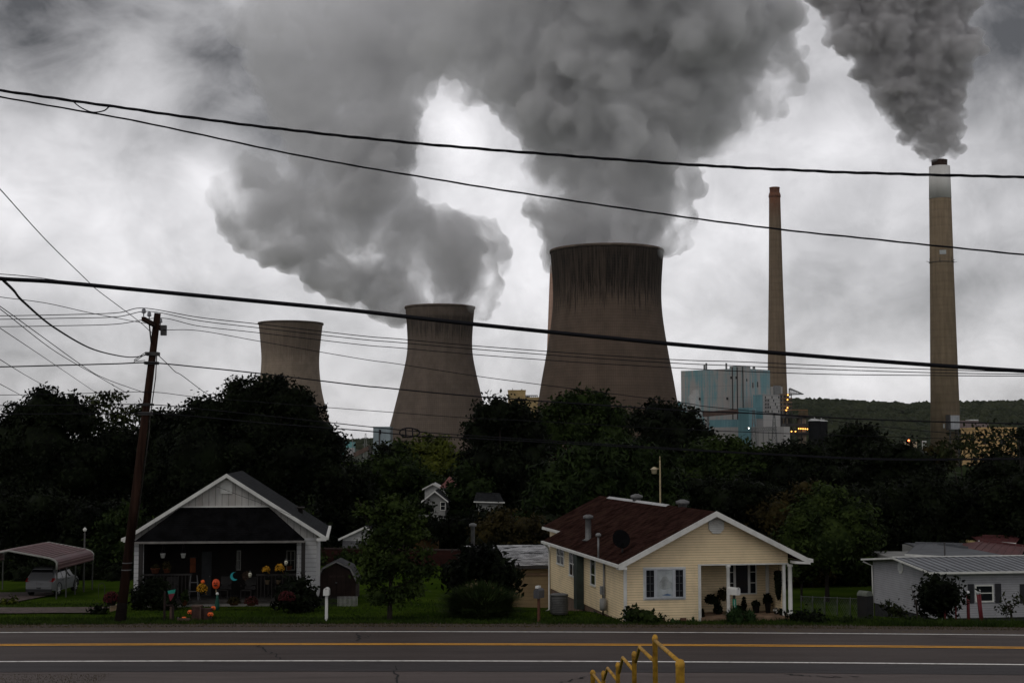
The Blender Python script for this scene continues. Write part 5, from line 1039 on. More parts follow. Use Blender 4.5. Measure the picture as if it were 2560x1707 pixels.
side_roof('maroon_roofed_house', 'yellow house under a ribbed maroon roof at the right frame edge', 96, ((2450, 1352), (2565, 1366)), ((2418, 1378), (2548, 1400)), 4, M('pale_yellow_wall', (.5, .4, .18), .8, .1), MAR, 2.6)
side_roof('maroon_roofed_house', 'upper maroon roof behind the lower one at the right frame edge', 106, ((2456, 1340), (2552, 1342)), ((2446, 1352), (2540, 1358)), 3, M('pale_yellow_wall'), MAR, 2.6)
side_roof('pink_roofed_house', 'scrap of pinkish roof glimpsed through the dark trees', 150, ((2388, 1258), (2470, 1262)), ((2384, 1274), (2476, 1280)), 3, GW, M('pinkish_roof', (.2, .13, .14), .8), 2.6)
# -- far houses in the middle
simple_house('far_white_house', 'white two-storey house end seen between the middle trees', P(1062, 1292, 131), 0, (1112 - 1062) / F * 131, 7, P(1, 1246, 131).z - P(1, 1292, 131).z, 20 / F * 131, GW, CHAR, .3, ((1.4, 1.9, .6, 1.4),))
simple_house('far_white_house', 'bright white house wing under the red pyramid roof', P(1106, 1262, 136), 0, 1.3, 6, .8, .3, M('bright_white_wall', (.36, .36, .35), .8), CHAR, .2, ((.45, .8, .05, .6),))
t = simple_house('red_roofed_house', 'small house with a red pyramid roof among the middle trees', P(1104, 1232, 150), 0, (1142 - 1104) / F * 150, 2.0, .55, 1.2, M('bright_white_wall'), M('red_pyramid_roof', (.16, .065, .058), .8, .2, .6), .25, (), hip=True)
simple_house('far_white_house', 'white roof corner left of the red pyramid roof', P(1062, 1228, 152), 0, 1.7, 5, .4, .45, M('bright_white_wall'), M('pale_roof', (.42, .42, .41), .7), .25)
side_roof('dark_roofed_house', 'far house with long dark roof right of the middle trees', 129, ((1190, 1233), (1250, 1235)), ((1184, 1254), (1262, 1256)), 3.5, GW, CHAR, .9)
simple_house('ochre_house', 'low orange brown house glimpsed behind the young maple', P(1035, 1358, 125), 0, (1092 - 1035) / F * 125, 5, .9, .5, M('ochre_wall', (.16, .09, .035), .8, .2), M('tan_roof', (.15, .12, .08), .8), .3)
side_roof('low_shed', 'grey shed roof low between the white house end and the maple', 140, ((1022, 1290), (1085, 1290)), ((1018, 1303), (1090, 1304)), 3, GW, MTL, 1.8)
t = simple_house('garage', 'small white garage with dark base right of the white gabled house', P(857, 1366, 104), 0, (968 - 857) / F * 104, 6, P(1, 1343, 104).z - P(1, 1366, 104).z + .05, 26 / F * 104, M('garage_white', (.4, .4, .39), .8, .12, 1.5, lines=(2, .25, .3)), CHAR, .28)
m = MB(); m.box(-.02, (968 - 857) / F * 104 + .02, -.03, -.001, -.8, .42); m.build('block_base', M('grey_block', (.11, .11, .115), .9, .2, 2, lines=(2, .2, .3)), t)
# -- beige block garage with patchy flat roof
gA = R(9.5); go = GP(1222, 1521); go = P(1222, 1521, 74.6); fg = Fr(go, gA)
BGW = M('beige_block_wall', (.24, .172, .095), .85, .12, 1.2, lines=(2, .2, .18), dirt=(.17, .12, .07), dirt_amt=.4)
PRM, n_, l_, b_ = nmat('patchy_silver_roof'); v_ = objco(n_, l_, (.35, 2.4, 1)); f_ = noisen(n_, l_, v_, 2.6, 8, .75, .8)
l_.new(mixc(n_, l_, ramp(n_, l_, f_, .47, .53), (.008, .008, .009), (.5, .5, .51)), b_.inputs['Base Color']); b_.inputs['Roughness'].default_value = .95; b_.inputs['Specular IOR Level'].default_value = .02
bg_ = thing('block_garage', 'beige block garage with peeling silver and black flat roof', 'garage', go, gA)
gz1 = fg.front(1300, 1413).z; gw = 5.2; gd_ = 9.5; gz2 = gz1 + .42
m = MB(); m.slab([(0, 0, -.6), (0, gd_, -.6), (0, gd_, gz2 - .1), (0, 0, gz1 - .1)], (gw, 0, 0)); m.build('wall', BGW, bg_)
m = MB(); m.slab([(-.15, -.2, gz1), (gw, -.2, gz1), (gw, gd_, gz2), (-.15, gd_, gz2)], (0, 0, -.08)); m.build('roof', PRM, bg_)
m = MB(); m.box(-.15, gw, -.24, -.2, gz1 - .16, gz1 + .012); m.build('roof_edge', M('dark_roof_edge', (.04, .036, .034), .7), bg_)
m = MB(); m.box(-.02, gw, -.05, -.001, gz1 - .52, gz1 - .42); m.build('band', M('brown_band', (.17, .11, .07), .85), bg_)
p = fg.hit(1182, 1366, 1, gd_ - 1); m = MB(); m.lathe([(.12, -.3), (.12, 1.15), (.22, 1.17), (.22, 1.3), (.08, 1.36)], 14, p); m.build('flue_pipe', MATS['galvanised'], bg_)
# -- low brick wall behind the lawn
BRK, n_, l_, b_ = nmat('dark_red_brick'); q_ = n_.new('ShaderNodeTexBrick'); q_.inputs['Scale'].default_value = 1; q_.inputs['Brick Width'].default_value = .4; q_.inputs['Row Height'].default_value = .2; q_.inputs['Mortar Size'].default_value = .012
q_.inputs['Color1'].default_value = (.04, .015, .013, 1); q_.inputs['Color2'].default_value = (.024, .01, .009, 1); q_.inputs['Mortar'].default_value = (.026, .018, .016, 1)
mp_ = n_.new('ShaderNodeMapping'); mp_.inputs['Rotation'].default_value = (R(90), 0, 0); t_ = n_.new('ShaderNodeTexCoord'); l_.new(t_.outputs['Object'], mp_.inputs[0]); l_.new(mp_.outputs[0], q_.inputs['Vector']); l_.new(q_.outputs[0], b_.inputs['Base Color']); b_.inputs['Roughness'].default_value = 1; b_.inputs['Specular IOR Level'].default_value = 0
a = P(795, 1404, 103); b = P(1185, 1408, 101); t = thing('brick_wall', 'long low dark red brick wall behind the lawn', 'wall', a); d = b - a; zt = P(1000, 1372, 103).z - a.z
m = MB(); n0 = Vector((-d.y, d.x, 0)).normalized() * .25; m.slab([(0, 0, -1), (d.x, d.y, -1), (d.x, d.y, -1) + n0 if False else (d.x + n0.x, d.y + n0.y, -1), (n0.x, n0.y, -1)], (0, 0, 1 + zt)); m.build('brickwork', BRK, t)
m = MB(); m.slab([(-.05, -.05, zt + .003), (d.x, d.y - .05, zt + .003), (d.x + n0.x, d.y + n0.y + .05, zt + .003), (n0.x, n0.y + .05, zt + .003)], (0, 0, .09)); m.build('coping', M('dark_coping', (.035, .02, .018), .9), t)
# -- barn shed
bs = GD(845, 76); s76 = 76 / F; t = thing('barn_shed', 'dark brown barn-shaped shed with pale roof trim', 'shed', (bs.x, 76, bs.z)); zz = lambda y: P(845, y, 76).z - bs.z
xx = lambda p: (p - 845) * s76; BRN = M('dark_brown_boards', (.03, .017, .014), .85, .3, 2, lines=(0, .25, .4)); gp = [(798, 1452), (814, 1424), (845, 1409), (877, 1424), (893, 1452)]
m = MB(); m.slab([(xx(798), 0, -.4)] + [(xx(a), 0, zz(b)) for a, b in gp] + [(xx(893), 0, -.4)], (0, 1.9, 0)); m.build('wall', BRN, t)
gr = [(793, 1456), (811, 1420), (845, 1403), (880, 1420), (898, 1456)]; m = MB(); tr = MB()
for (a, b), (c, d_) in zip(gr[:-1], gr[1:]):
    m.slab([(xx(a), -.12, zz(b)), (xx(c), -.12, zz(d_)), (xx(c), 2.0, zz(d_)), (xx(a), 2.0, zz(b))], (0, 0, .06)); tr.beam((xx(a), -.14, zz(b)), (xx(c), -.14, zz(d_)), .04, .08)
m.build('roof', M('grey_shed_shingle', (.04, .04, .043), .9, .3, 3), t); tr.build('roof_trim', M('shed_trim', (.26, .25, .25), .8), t)
for a, c in ((826, 845), (846, 865)):
    m = MB(); m.box(xx(a), xx(c), -.05, -.003, .06, zz(1437)); d = m.build('door', BRN, t); m = MB(); m.box(xx(a) + .03, xx(c) - .03, -.065, -.051, zz(1437) - .1, zz(1437) - .02); m.build('door_rail', M('door_rail_paint', (.05, .03, .025), .8), d); m = MB(); m.box(xx(844 if a < 830 else 846) - .03, xx(844 if a < 830 else 846) + .03, -.09, -.051, .75, .8); m.build('latch', MATS['galvanised'], d)
# ---------------------------------------------------------------- utility pole
WOOD = M('weathered_pole_wood', (.024, .0125, .009), 1, .6, 3, .02, co=(1, 1, .12), dirt=(.012, .008, .007), dirt_amt=.7, spec=.05)
TARW = M('tarred_pole_base', (.008, .006, .0055), 1, .3, 3, spec=.03); PORC = M('grey_insulator', (.2, .2, .22), .35, .15)
Yp = 58.6; pb = GD(312, Yp); ptop = P(394, 783, Yp); up = thing('utility_pole', 'leaning brown wooden utility pole with crossarm at the roadside', 'utility pole', pb); D_ = ptop - pb
pl = lambda f: D_ * f
m = MB(); m.tube([pl(.06), pl(.4), pl(.7), pl(1)], [.2, .18, .16, .135], 16); m.build('pole', WOOD, up)
m = MB(); m.tube([Vector((0, 0, -.4)), pl(0), pl(.061)], [.24, .235, .208], 16); m.build('tarred_base', TARW, up)
for y in (1404, 1421): f = (1547 - y) / (1547 - 783); c = pl(f); m = MB(); m.lathe([(.2, -.02), (.205, .02)], 16, c, cap=False); m.build('metal_band', MATS['galvanised'], up)
ca, cb_ = P(358, 797, 55.4) - pb, P(404, 822, 60.6) - pb; off = Vector((0, -.2, 0))
m = MB(); m.beam(ca, cb_, .13, .17); m.build('crossarm', WOOD, up)
m = MB(); m.beam(ca.lerp(cb_, .3), pl(.905) + Vector((-.1, -.1, 0)), .05, .07); m.build('brace', STEEL, up)
INS = {}
for k, f in (('near', .02), ('mid', .3), ('far', .92)):
    c = ca.lerp(cb_, f) + Vector((0, 0, .1)); m = MB(); m.lathe([(.02, 0), (.025, .12), (.08, .14), (.1, .18), (.06, .21), (.09, .25), (.05, .3), (.03, .33)], 12, c); m.build('insulator', PORC, up); INS[k] = pb + c + Vector((0, 0, .33))
m = MB(); c = pl(.945) + Vector((.3, .1, 0)); m.box(c.x - .1, c.x + .12, c.y - .1, c.y + .1, c.z - .22, c.z + .2); m.build('cutout_box', STEEL, up)
for f, s_ in ((.866, .14), (.836, .12), (.671, .13), (.70, .1)): c = pl(f); m = MB(); m.box(c.x - .26, c.x + .26, c.y - .2, c.y + .2, c.z - s_ * .5, c.z + s_ * .5); m.build('cable_clamp', STEEL, up)
m = MB(); q = [pl(.86) + Vector((.2, -.1, 0)), pl(.79) + Vector((.27, -.12, 0)), pl(.66) + Vector((.24, -.1, 0)), pl(.6) + Vector((.27, -.1, 0)), pl(.3) + Vector((.24, -.1, 0))]; m.tube(q, .022, 6); m.build('riser_cable', BLKM, up)
for sgn, f0, f1 in ((-1, .866, .836), (-1, .872, .842)): 
    a, b = pl(f0) + Vector((-.25, -.1, 0)), pl(f1) + Vector((-.6, -.1, 0)); m = MB(); m.tube([a, a.lerp(b, .5) + Vector((-.35 * f0, 0, -.15)), b, b + Vector((.35, 0, .03))], .016, 6); m.build('jumper_loop', BLKM, up)
# ---------------------------------------------------------------- overhead wires
WIRE = M('wire_rubber', (.007, .007, .01), .7, .1, 1, spec=.15)
def spline(pts, n):
    pts = [Vector(p) for p in pts]; q = [pts[0] * 2 - pts[1]] + pts + [pts[-1] * 2 - pts[-2]]; out = []
    for i in range(1, len(q) - 2):
        for k in range(n):
            t = k / n; a, b, c, d = q[i - 1:i + 3]; out.append(.5 * ((2 * b) + (c - a) * t + (2 * a - 5 * b + 4 * c - d) * t * t + (3 * b - a - 3 * c + d) * t ** 3))
    return out + [pts[-1]]
def extend(pts, a, b):
    """carry a wire on past the frame, in steps like its own spacing"""
    for end, ln in ((0, a), (-1, b)):
        if not ln: continue
        p, q = (pts[0], pts[2]) if end == 0 else (pts[-1], pts[-3]); st = (p - q).length / 2; d = (p - q).normalized(); k = max(1, int(ln / st)); ad = [p + d * st * (i + 1) + Vector((0, 0, .02 * st * (i + 1))) for i in range(k)]
        pts = ad[::-1] + pts if end == 0 else pts + ad
    return pts
def wire(label, pix, r, Yf, grp='overhead wires', ext=(0, 0), twist=0.0, name='overhead_wire', n=10, mat=None):
    """pix: points (px, py); Yf gives the distance at a px (number or (px0, Y0, px1, Y1))"""
    yf = (lambda x: Yf) if isinstance(Yf, (int, float)) else (lambda x: Yf[1] + (Yf[3] - Yf[1]) * (x - Yf[0]) / (Yf[2] - Yf[0]))
    pts = [P(x, y, yf(x)) for x, y in pix]
    pts = extend(pts, *ext)
    q = spline(pts, n); m = MB()
    if twist:
        L_ = [0.0]
        for a, b in zip(q[:-1], q[1:]): L_.append(L_[-1] + (b - a).length)
        fine = [q[0]]; tot = L_[-1]; k = int(tot / .16); S_ = np.linspace(0, tot, k); qa = np.array(q); F_ = np.stack([np.interp(S_, L_, qa[:, j]) for j in range(3)], 1)
        for ph in (0, 2.09, 4.19):
            ang = S_ * (6.283 / twist) + ph; w = F_ + np.stack([0 * ang, np.cos(ang) * r * .85, np.sin(ang) * r * .85], 1); m.tube([Vector(p) for p in w], r * (.8 if ph else .6), 5)
    else: m.tube(q, r, 6)
    o = m.build(name, mat or WIRE, None); return tag(o, label, 'cable' if name != 'overhead_wire' else 'wire', grp)
K = 1.0884
fx = lambda l: [(a * K, b * K) for a, b in l]
z4 = lambda l: [(a / 2.6133, 600 + b / 2.6133) for a, b in l]
z5 = lambda l: [(800 + a / 2.6133, 600 + b / 2.6133) for a, b in l]
z6 = lambda l: [(1660 + a / 2.6133, 600 + b / 2.6133) for a, b in l]
t1 = wire('upper of the two long twisted cables, crossing the biggest plume', fx([(0, 208), (260, 245), (480, 276), (700, 303), (950, 329), (1200, 350), (1560, 377), (1800, 390), (2000, 398), (2352, 407)]), .014, 19, ext=(14, 14), twist=1.15, name='twisted_cable')
a = fx([(165, 231), (185, 247), (212, 258), (238, 255), (250, 246)])
m = MB(); m.tube(spline([P(x, y, 18.97) for x, y in a], 6), .009, 6); m.build('drip_loop', WIRE, t1)
wire('lower twisted cable, passing beneath the thin chimney top', fx([(0, 223), (200, 258), (350, 286), (700, 360), (1000, 412), (1200, 444), (1560, 497), (1800, 528), (2000, 549), (2352, 585)]), .009, 19.5, ext=(14, 14), twist=1.5, name='twisted_cable')
cb = fx([(0, 640), (120, 647), (300, 664), (550, 688), (800, 712), (1000, 735), (1200, 756), (1400, 776), (1600, 795), (2000, 828), (2352, 852)])
wire('thickest black cable running straight across the whole view', cb, .032, 20, ext=(14, 14), name='thick_cable')
wire('short thin strand merging into the thickest cable at the left frame edge', [(-70, 680), (0, 685), (60, 690), (134, 699.5), (160, 704)], .006, 19.9, name='thin_strand', ext=(5, 0))
Yl = (0, 57, 390, Yp - .25); Yr = (390, Yp - .25, 2560, 51)
near, mid, far = INS['near'], INS['mid'], INS['far']
def pwire(label, left, right, node, r=.017, **k):
    """line tied to the pole at node (world point): left and right pixel paths"""
    f = lambda x: np.interp(x, [-200, 390, 2800], [57.5, node.y, 50]); pl_ = [P(x, y, f(x)) for x, y in left]; pr_ = [P(x, y, f(x)) for x, y in right]
    pts = extend(pl_ + [node] + pr_, 24 if left else 0, 20)
    m = MB(); m.tube(spline(pts, 10), r, 6); return tag(m.build('power_line', WIRE), label, 'wire', 'wires tied to the utility pole')
pwire('top wire of the pole, tied to the nearest crossarm insulator', z4([(0, 495), (400, 488), (760, 476)]), z4([(1300, 505), (1700, 550), (2352, 625)]) + z5([(500, 645), (1000, 690), (1700, 742), (2352, 783)]) + z6([(500, 795), (1100, 822), (1740, 845), (2352, 862)]), near)
pwire('second wire from the top of the pole', z4([(0, 518), (400, 511), (760, 502)]), z4([(1300, 527), (1700, 575), (2352, 648)]) + z5([(500, 668), (1000, 712), (1700, 765), (2352, 806)]) + z6([(500, 822), (1100, 846), (1740, 866), (2352, 876)]), mid)
pwire('third wire, tied to the crossarm insulator behind the pole', z4([(0, 566), (400, 560), (760, 549)]), z4([(1300, 562), (1700, 607), (2352, 683)]) + z5([(500, 703), (1000, 747), (1700, 799), (2352, 836)]) + z6([(500, 857), (1100, 877), (1740, 884), (2352, 888)]), far)
pc = lambda f: pb + pl(f) + Vector((0, -.2, 0))
pwire('sagging wire leaving the pole just under the crossarm, rightward only', [], z4([(1300, 592), (1700, 662), (2352, 775)]) + z5([(500, 808), (1000, 885), (1450, 945), (2352, 1060)]) + z6([(260, 1085), (700, 1130), (1200, 1192), (1740, 1250), (2352, 1290)]), pb + pl(.945) + Vector((.3, 0, 0)), .015)
pwire('thick cable tied to the pole below its service loops', z4([(0, 828), (400, 818), (760, 808)]), z4([(1300, 830), (1700, 872), (2352, 950)]) + z5([(400, 963), (1035, 1022)]) + z6([(0, 1105), (550, 1130), (1200, 1165), (1740, 1185), (2352, 1200)]), pc(.836), .028)
pwire('thin cable meeting the pole at the level of the left tree tops', z4([(0, 1012), (450, 1004)]), z4([(1260, 1022), (1700, 1058), (2190, 1097)]) + z5([(500, 1127), (950, 1160)]) + z6([(-800, 1185), (0, 1230), (1000, 1270), (2352, 1310)]), pc(.741), .014)
pwire('upper of the two cables holding the oval splice loop', z4([(0, 1080), (450, 1078)]), z4([(1260, 1098), (1700, 1143), (2352, 1213)]) + z5([(530, 1240), (640, 1250), (910, 1272), (2352, 1362)]) + z6([(700, 1395), (1450, 1428), (2352, 1424)]), pc(.70), .02)
lo_ = pwire('lower of the two cables holding the oval splice loop', z4([(0, 1135), (450, 1135)]), z4([(1260, 1150), (1700, 1192), (2352, 1243)]) + z5([(500, 1267), (640, 1282), (910, 1290), (2352, 1370)]) + z6([(700, 1402), (1450, 1435), (2352, 1431)]), pc(.671), .024)
t = thing('splice_loop', 'dark oval slack loop hanging on the two lowest cables', 'cable loop', P(1022, 1081, 56)); o = t.location.copy(); m = MB()
m.tube([P(1022 + 23 * math.cos(a) + (4 if math.cos(a) > .7 else 0), 1081 + 11.5 * math.sin(a), 55.9) - o for a in (2 * math.pi * k / 28 for k in range(29))], .03, 6); m.build('loop', WIRE, t)
for px in (1014, 1031): m = MB(); m.beam(P(px, 1072, 55.85) - o, P(px + 1, 1091, 55.85) - o, .07, .05); m.build('spacer', WIRE, t)
m = MB(); m.beam(P(951, 1074, 56) - o, P(951, 1085, 56) - o, .06, .06); m.build('clip', WIRE, t)
SV = 'service wires at the left of the pole'
def swire(label, pix, y0, y1, r=.013): xa, xb = pix[0][0], pix[-1][0]; return wire(label, pix, r, (xa, y0, xb, y1), SV, name='service_wire')
swire('straight thin wire slanting from the upper left to the crossarm', [(-60, 410), (0, 473)] + z4([(300, 0), (560, 255), (640, 330), (900, 525), (990, 605)]), 30, Yp)
swire('wire crossing the top left wires on its way to the pole', [(-60, 730)] + z4([(0, 372), (300, 412), (600, 478), (950, 545)]), 45, Yp - .3)
swire('deeply sagging black drop from the thickest cable to the pole', z4([(20, 262), (90, 330), (160, 410), (360, 575), (600, 710), (800, 760), (900, 762), (978, 742)]), 20, Yp - .25, .022)
swire('upper strand of the close pair slanting down behind the pole', [(-30, 752)] + z4([(0, 433), (260, 620), (560, 835), (700, 910), (940, 996)]), 40, 62)
swire('lower strand of the close pair slanting down behind the pole', [(-30, 758)] + z4([(0, 450), (350, 720), (640, 890), (830, 1000)]), 40, 66)
swire('slanting wire dropping into the airy tree', [(-30, 800)] + z4([(0, 575), (300, 775), (610, 985)]), 40, 90)
swire('slanting wire dropping behind the carport tree crown', [(-30, 880)] + z4([(0, 780), (180, 890), (375, 998)]), 40, 90)
swire('shortest slanting wire at the left frame edge', [(-30, 945)] + z4([(0, 940), (150, 1020)]), 40, 80)
swire('knotted drop wire slanting down right of the pole', z4([(1025, 745), (1090, 805), (1145, 860), (1190, 885), (1330, 990), (1400, 1030)]), Yp - .2, 75, .016)
swire('thin phone drop crossing the gable of the white house', [(540, 1215), (600, 1238), (665, 1262), (735, 1290)], 65.2, 62.8, .008)
# ---------------------------------------------------------------- yellow stair rail
YP_ = M('yellow_pipe_paint', (.46, .25, .03), .65, .25, 14, dirt=(.12, .055, .02), dirt_amt=.8)
sr = thing('stair_rail', 'chipped yellow pipe handrail stepping down the bank', 'handrail', P(1637, 1590, 15.2)); o = sr.location.copy()
def railpost(px, py, Y, r, low=1.15, capr=1.18):
    p = P(px, py, Y) - o; m = MB(); m.lathe([(r, -low), (r, -.05), (r * capr, -.045), (r * capr, -.015), (r * .8, .012), (r * .3, .022)], 18, p); m.build('post', YP_, sr)
railpost(1637.5, 1590, 15.2, .0275); railpost(1700, 1652, 13.0, .041, .95, 1.06); railpost(1585.5, 1631, 17, .0285); railpost(1544.5, 1658, 19, .0285); railpost(1508.5, 1679, 20.8, .0285); railpost(1482, 1677, 21.9, .036)
def railpipe(*pts): m = MB(); m.tube([P(*p) - o for p in pts], .0205, 12); m.build('rail', YP_, sr)
railpipe((1637, 1600, 15.2), (1700, 1655, 13.0)); railpipe((1638, 1654, 15.2), (1599, 1617, 16.27), (1589, 1653, 17)); railpipe((1586, 1677, 17), (1557, 1643, 18.1), (1548, 1680, 19)); railpipe((1545, 1702, 19), (1519, 1669, 20.1), (1510, 1697, 20.8)); railpipe((1508, 1716, 20.8), (1484, 1685, 21.8))
for px, py, Y in ((1600, 1708, 16.3), (1637, 1706, 15.2)): pass
# ---------------------------------------------------------------- mailboxes
def mailbox(label, base, top, body, pw, bw, bl, bh, bmat, pmat, rz=0.0, flag=None, extra=None, ptop=None):
    b = GP(*base); t = thing('mailbox', label, 'mailbox', b, rz, 'roadside mailboxes'); s = b.y / F
    hb = P(base[0], body[1], b.y).z - b.z; ht = P(base[0], body[0], b.y).z - b.z
    m = MB(); m.box(-pw / 2, pw / 2, -pw / 2, pw / 2, -.3, hb); m.build('post', pmat, t)
    prof = [(-bw / 2, hb), (bw / 2, hb)] + [(bw / 2 * math.cos(a), hb + (ht - hb) - bw / 2 + bw / 2 * math.sin(a)) for a in (math.pi * k / 10 for k in range(11))]
    m = MB(); m.slab([(x, -bl * .45, z) for x, z in prof], (0, bl, 0)); bx = m.build('box', bmat, t)
    m = MB(); m.slab([(x * 1.04, -bl * .45 - .015, hb + (z - hb) * 1.02) for x, z in prof], (0, .012, 0)); d = m.build('door', bmat, t)
    m = MB(); m.box(-.015, .015, -bl * .45 - .04, -bl * .45 - .016, ht - .06, ht - .02); m.build('latch', MATS['galvanised'], d)
    if flag: m = MB(); m.box(bw / 2 + .005, bw / 2 + .015, -.05, -.02, hb + .03, ht + .03); m.box(bw / 2 + .005, bw / 2 + .015, -.05, .06, ht - .02, ht + .03); m.build('flag', flag, t)
    return t, hb, ht, s
WMB = M('white_mailbox_paint', (.62, .62, .6), .5, .06, 4, dirt=(.4, .39, .37), dirt_amt=.3); REDP = M('red_plastic', (.4, .03, .02), .5)
mailbox('tall white mailbox on a white post by the lawn', (816, 1550), None, (1468, 1487), .11, .22, .45, .22, WMB, WMB)
t, hb, ht, s = mailbox('dark mailbox on a reddish post with a white box on top', (1347, 1552), None, (1470, 1494), .09, .24, .48, .26, M('dark_grey_mailbox', (.06, .06, .065), .5), M('red_brown_post', (.1, .04, .025), .85), R(-28))
m = MB(); m.box(-.11, .03, -.1, .14, ht + .005, ht + .1); m.build('newspaper_box', WMB, t)
GRN = M('green_number_plate', (.005, .16, .095), .5, .1)
t, hb, ht, s = mailbox('white mailbox with a vertical green number plate by the porch', (1836, 1555), None, (1467, 1486), .075, .22, .5, .24, WMB, M('dark_metal_post', (.02, .02, .02), .6), R(52))
t.rotation_euler[2] = R(38); m = MB(); zt = P(1836, 1496, t.location.y).z - t.location.z; zb = P(1836, 1524, t.location.y).z - t.location.z
ca_, sa_ = math.cos(R(-38)), math.sin(R(-38)); rot = lambda x, y: (x * ca_ - y * sa_, x * sa_ + y * ca_)
q = [rot(-.075, -.06), rot(.075, -.06), rot(.075, -.07), rot(-.075, -.07)]; m.slab([(x, y, zb) for x, y in q], (0, 0, zt - zb)); pt = m.build('number_plate', GRN, t)
def textmesh(txt, size, mat, loc, rot, parent, name='digit'):
    cu = bpy.data.curves.new('txt', 'FONT'); cu.body = txt; cu.size = size; cu.align_x = 'CENTER'; cu.extrude = .003
    ob = bpy.data.objects.new('txt', cu); COL.objects.link(ob); dg = bpy.context.evaluated_depsgraph_get(); me = bpy.data.meshes.new_from_object(ob.evaluated_get(dg)); bpy.data.objects.remove(ob)
    me.materials.clear(); me.materials.append(mat); o = bpy.data.objects.new(name, me); COL.objects.link(o); o.location = loc; o.rotation_euler = rot; o.parent = parent; return o
for i, ch in enumerate('2331'): x, y = rot(0, -.075); textmesh(ch, .125, WMB, (x, y, zt - .12 - i * .108), (R(90), 0, R(-38)), pt)
t, hb, ht, s = mailbox('weathered mailbox on a thick dark pedestal before the low white house', (2164, 1549), None, (1476, 1488), .46, .4, .5, .2, M('weathered_grey_green', (.11, .12, .1), .7, .3, 4), M('black_pedestal', (.012, .012, .012), .8), R(35))
# ---------------------------------------------------------------- carport and car
Yc0 = 75.5; g = GD(141, Yc0); cz = g.z - .2; xr = P(143, 1400, Yc0).x; xk = P(22, 1377, Yc0).x; hw = xr - xk; zk = P(22, 1376, Yc0).z; ze = P(133, 1400, Yc0).z; zb = P(141, 1424, Yc0).z
t = thing('carport', 'open metal carport with maroon ribbed roof and pale frame', 'carport', (xk, Yc0, cz)); Lc = 6.4
MRN = M('maroon_sheet_metal', (.085, .03, .034), .45, .2, .8, spec=.5); RIBM = M('wet_sheen_maroon_rib', (.2, .12, .12), .5, .2, .8, spec=.5); CFR = M('pale_carport_frame', (.26, .26, .24), .55, .12)  # ribs coloured paler to stand for the wet reflection along them
arch = [(-hw, zb - cz), (-hw, ze - cz - .12), (-hw + .12, ze - cz), (-hw + .35, ze - cz + .1), (0, zk - cz), (hw - .35, ze - cz + .1), (hw - .12, ze - cz), (hw, ze - cz - .12), (hw, zb - cz)]
m = MB()
for (a, b), (c, d) in zip(arch[:-1], arch[1:]): m.add([(a, 0, b), (c, 0, d), (c, Lc, d), (a, Lc, b)], [(0, 1, 2, 3)])
m.build('roof', MRN, t)
for (a, b), (c, d), n in ((arch[3], arch[4], 9), (arch[4], arch[5], 9), (arch[7], arch[8], 2), (arch[0], arch[1], 2)):
    for k in range(n): f = (k + .5) / n; x, z = a + (c - a) * f, b + (d - b) * f; m = MB(); m.beam((x, -.01, z + (.02 if n > 3 else 0)), (x, Lc + .01, z + (.02 if n > 3 else 0)), .1, .05); m.build('roof_rib', RIBM, t)
for y in (-.06, Lc + .06): m = MB(); m.tube([(a, y, b) for a, b in arch], .055, 8); m.build('end_arch', CFR, t)
for y in (.0, 1.6, 3.2, 4.8, Lc):
    for x in (-hw, hw): m = MB(); m.box(x - .03, x + .03, y - .03, y + .03, -.8, zb - cz + .02); m.build('leg', M('dull_carport_leg', (.06, .062, .058), .6), t)
_a, _b = GP(100, 1533), GP(100, 1519); DS0, DS1 = _a.y - yc(_a.x), _b.y - yc(_b.x)
kind(strip('driveway', DS0, DS1, -.06, M('driveway_gravel', (.085, .06, .055), .95, .35, 3, dirt=(.05, .05, .02)), x0=-60, x1=-17.5, crown=False, wob0=.3, wob1=.3, seed=21), 'structure')
dv = bpy.data.objects['driveway']
def drape(o, lift):
    me = o.data; n = len(me.vertices); c = np.empty(n * 3, np.float32); me.vertices.foreach_get('co', c); c = c.reshape(-1, 3); c[:, 2] = [gz(x, y) + lift for x, y, _ in c]; me.vertices.foreach_set('co', c.ravel()); me.update()
drape(dv, .035)
pv_ = strip('parking_pad', 20.5, 29, 0, M('driveway_gravel'), x0=-60, x1=-24.6, crown=False, wob0=.6, seed=25); drape(pv_, .035)
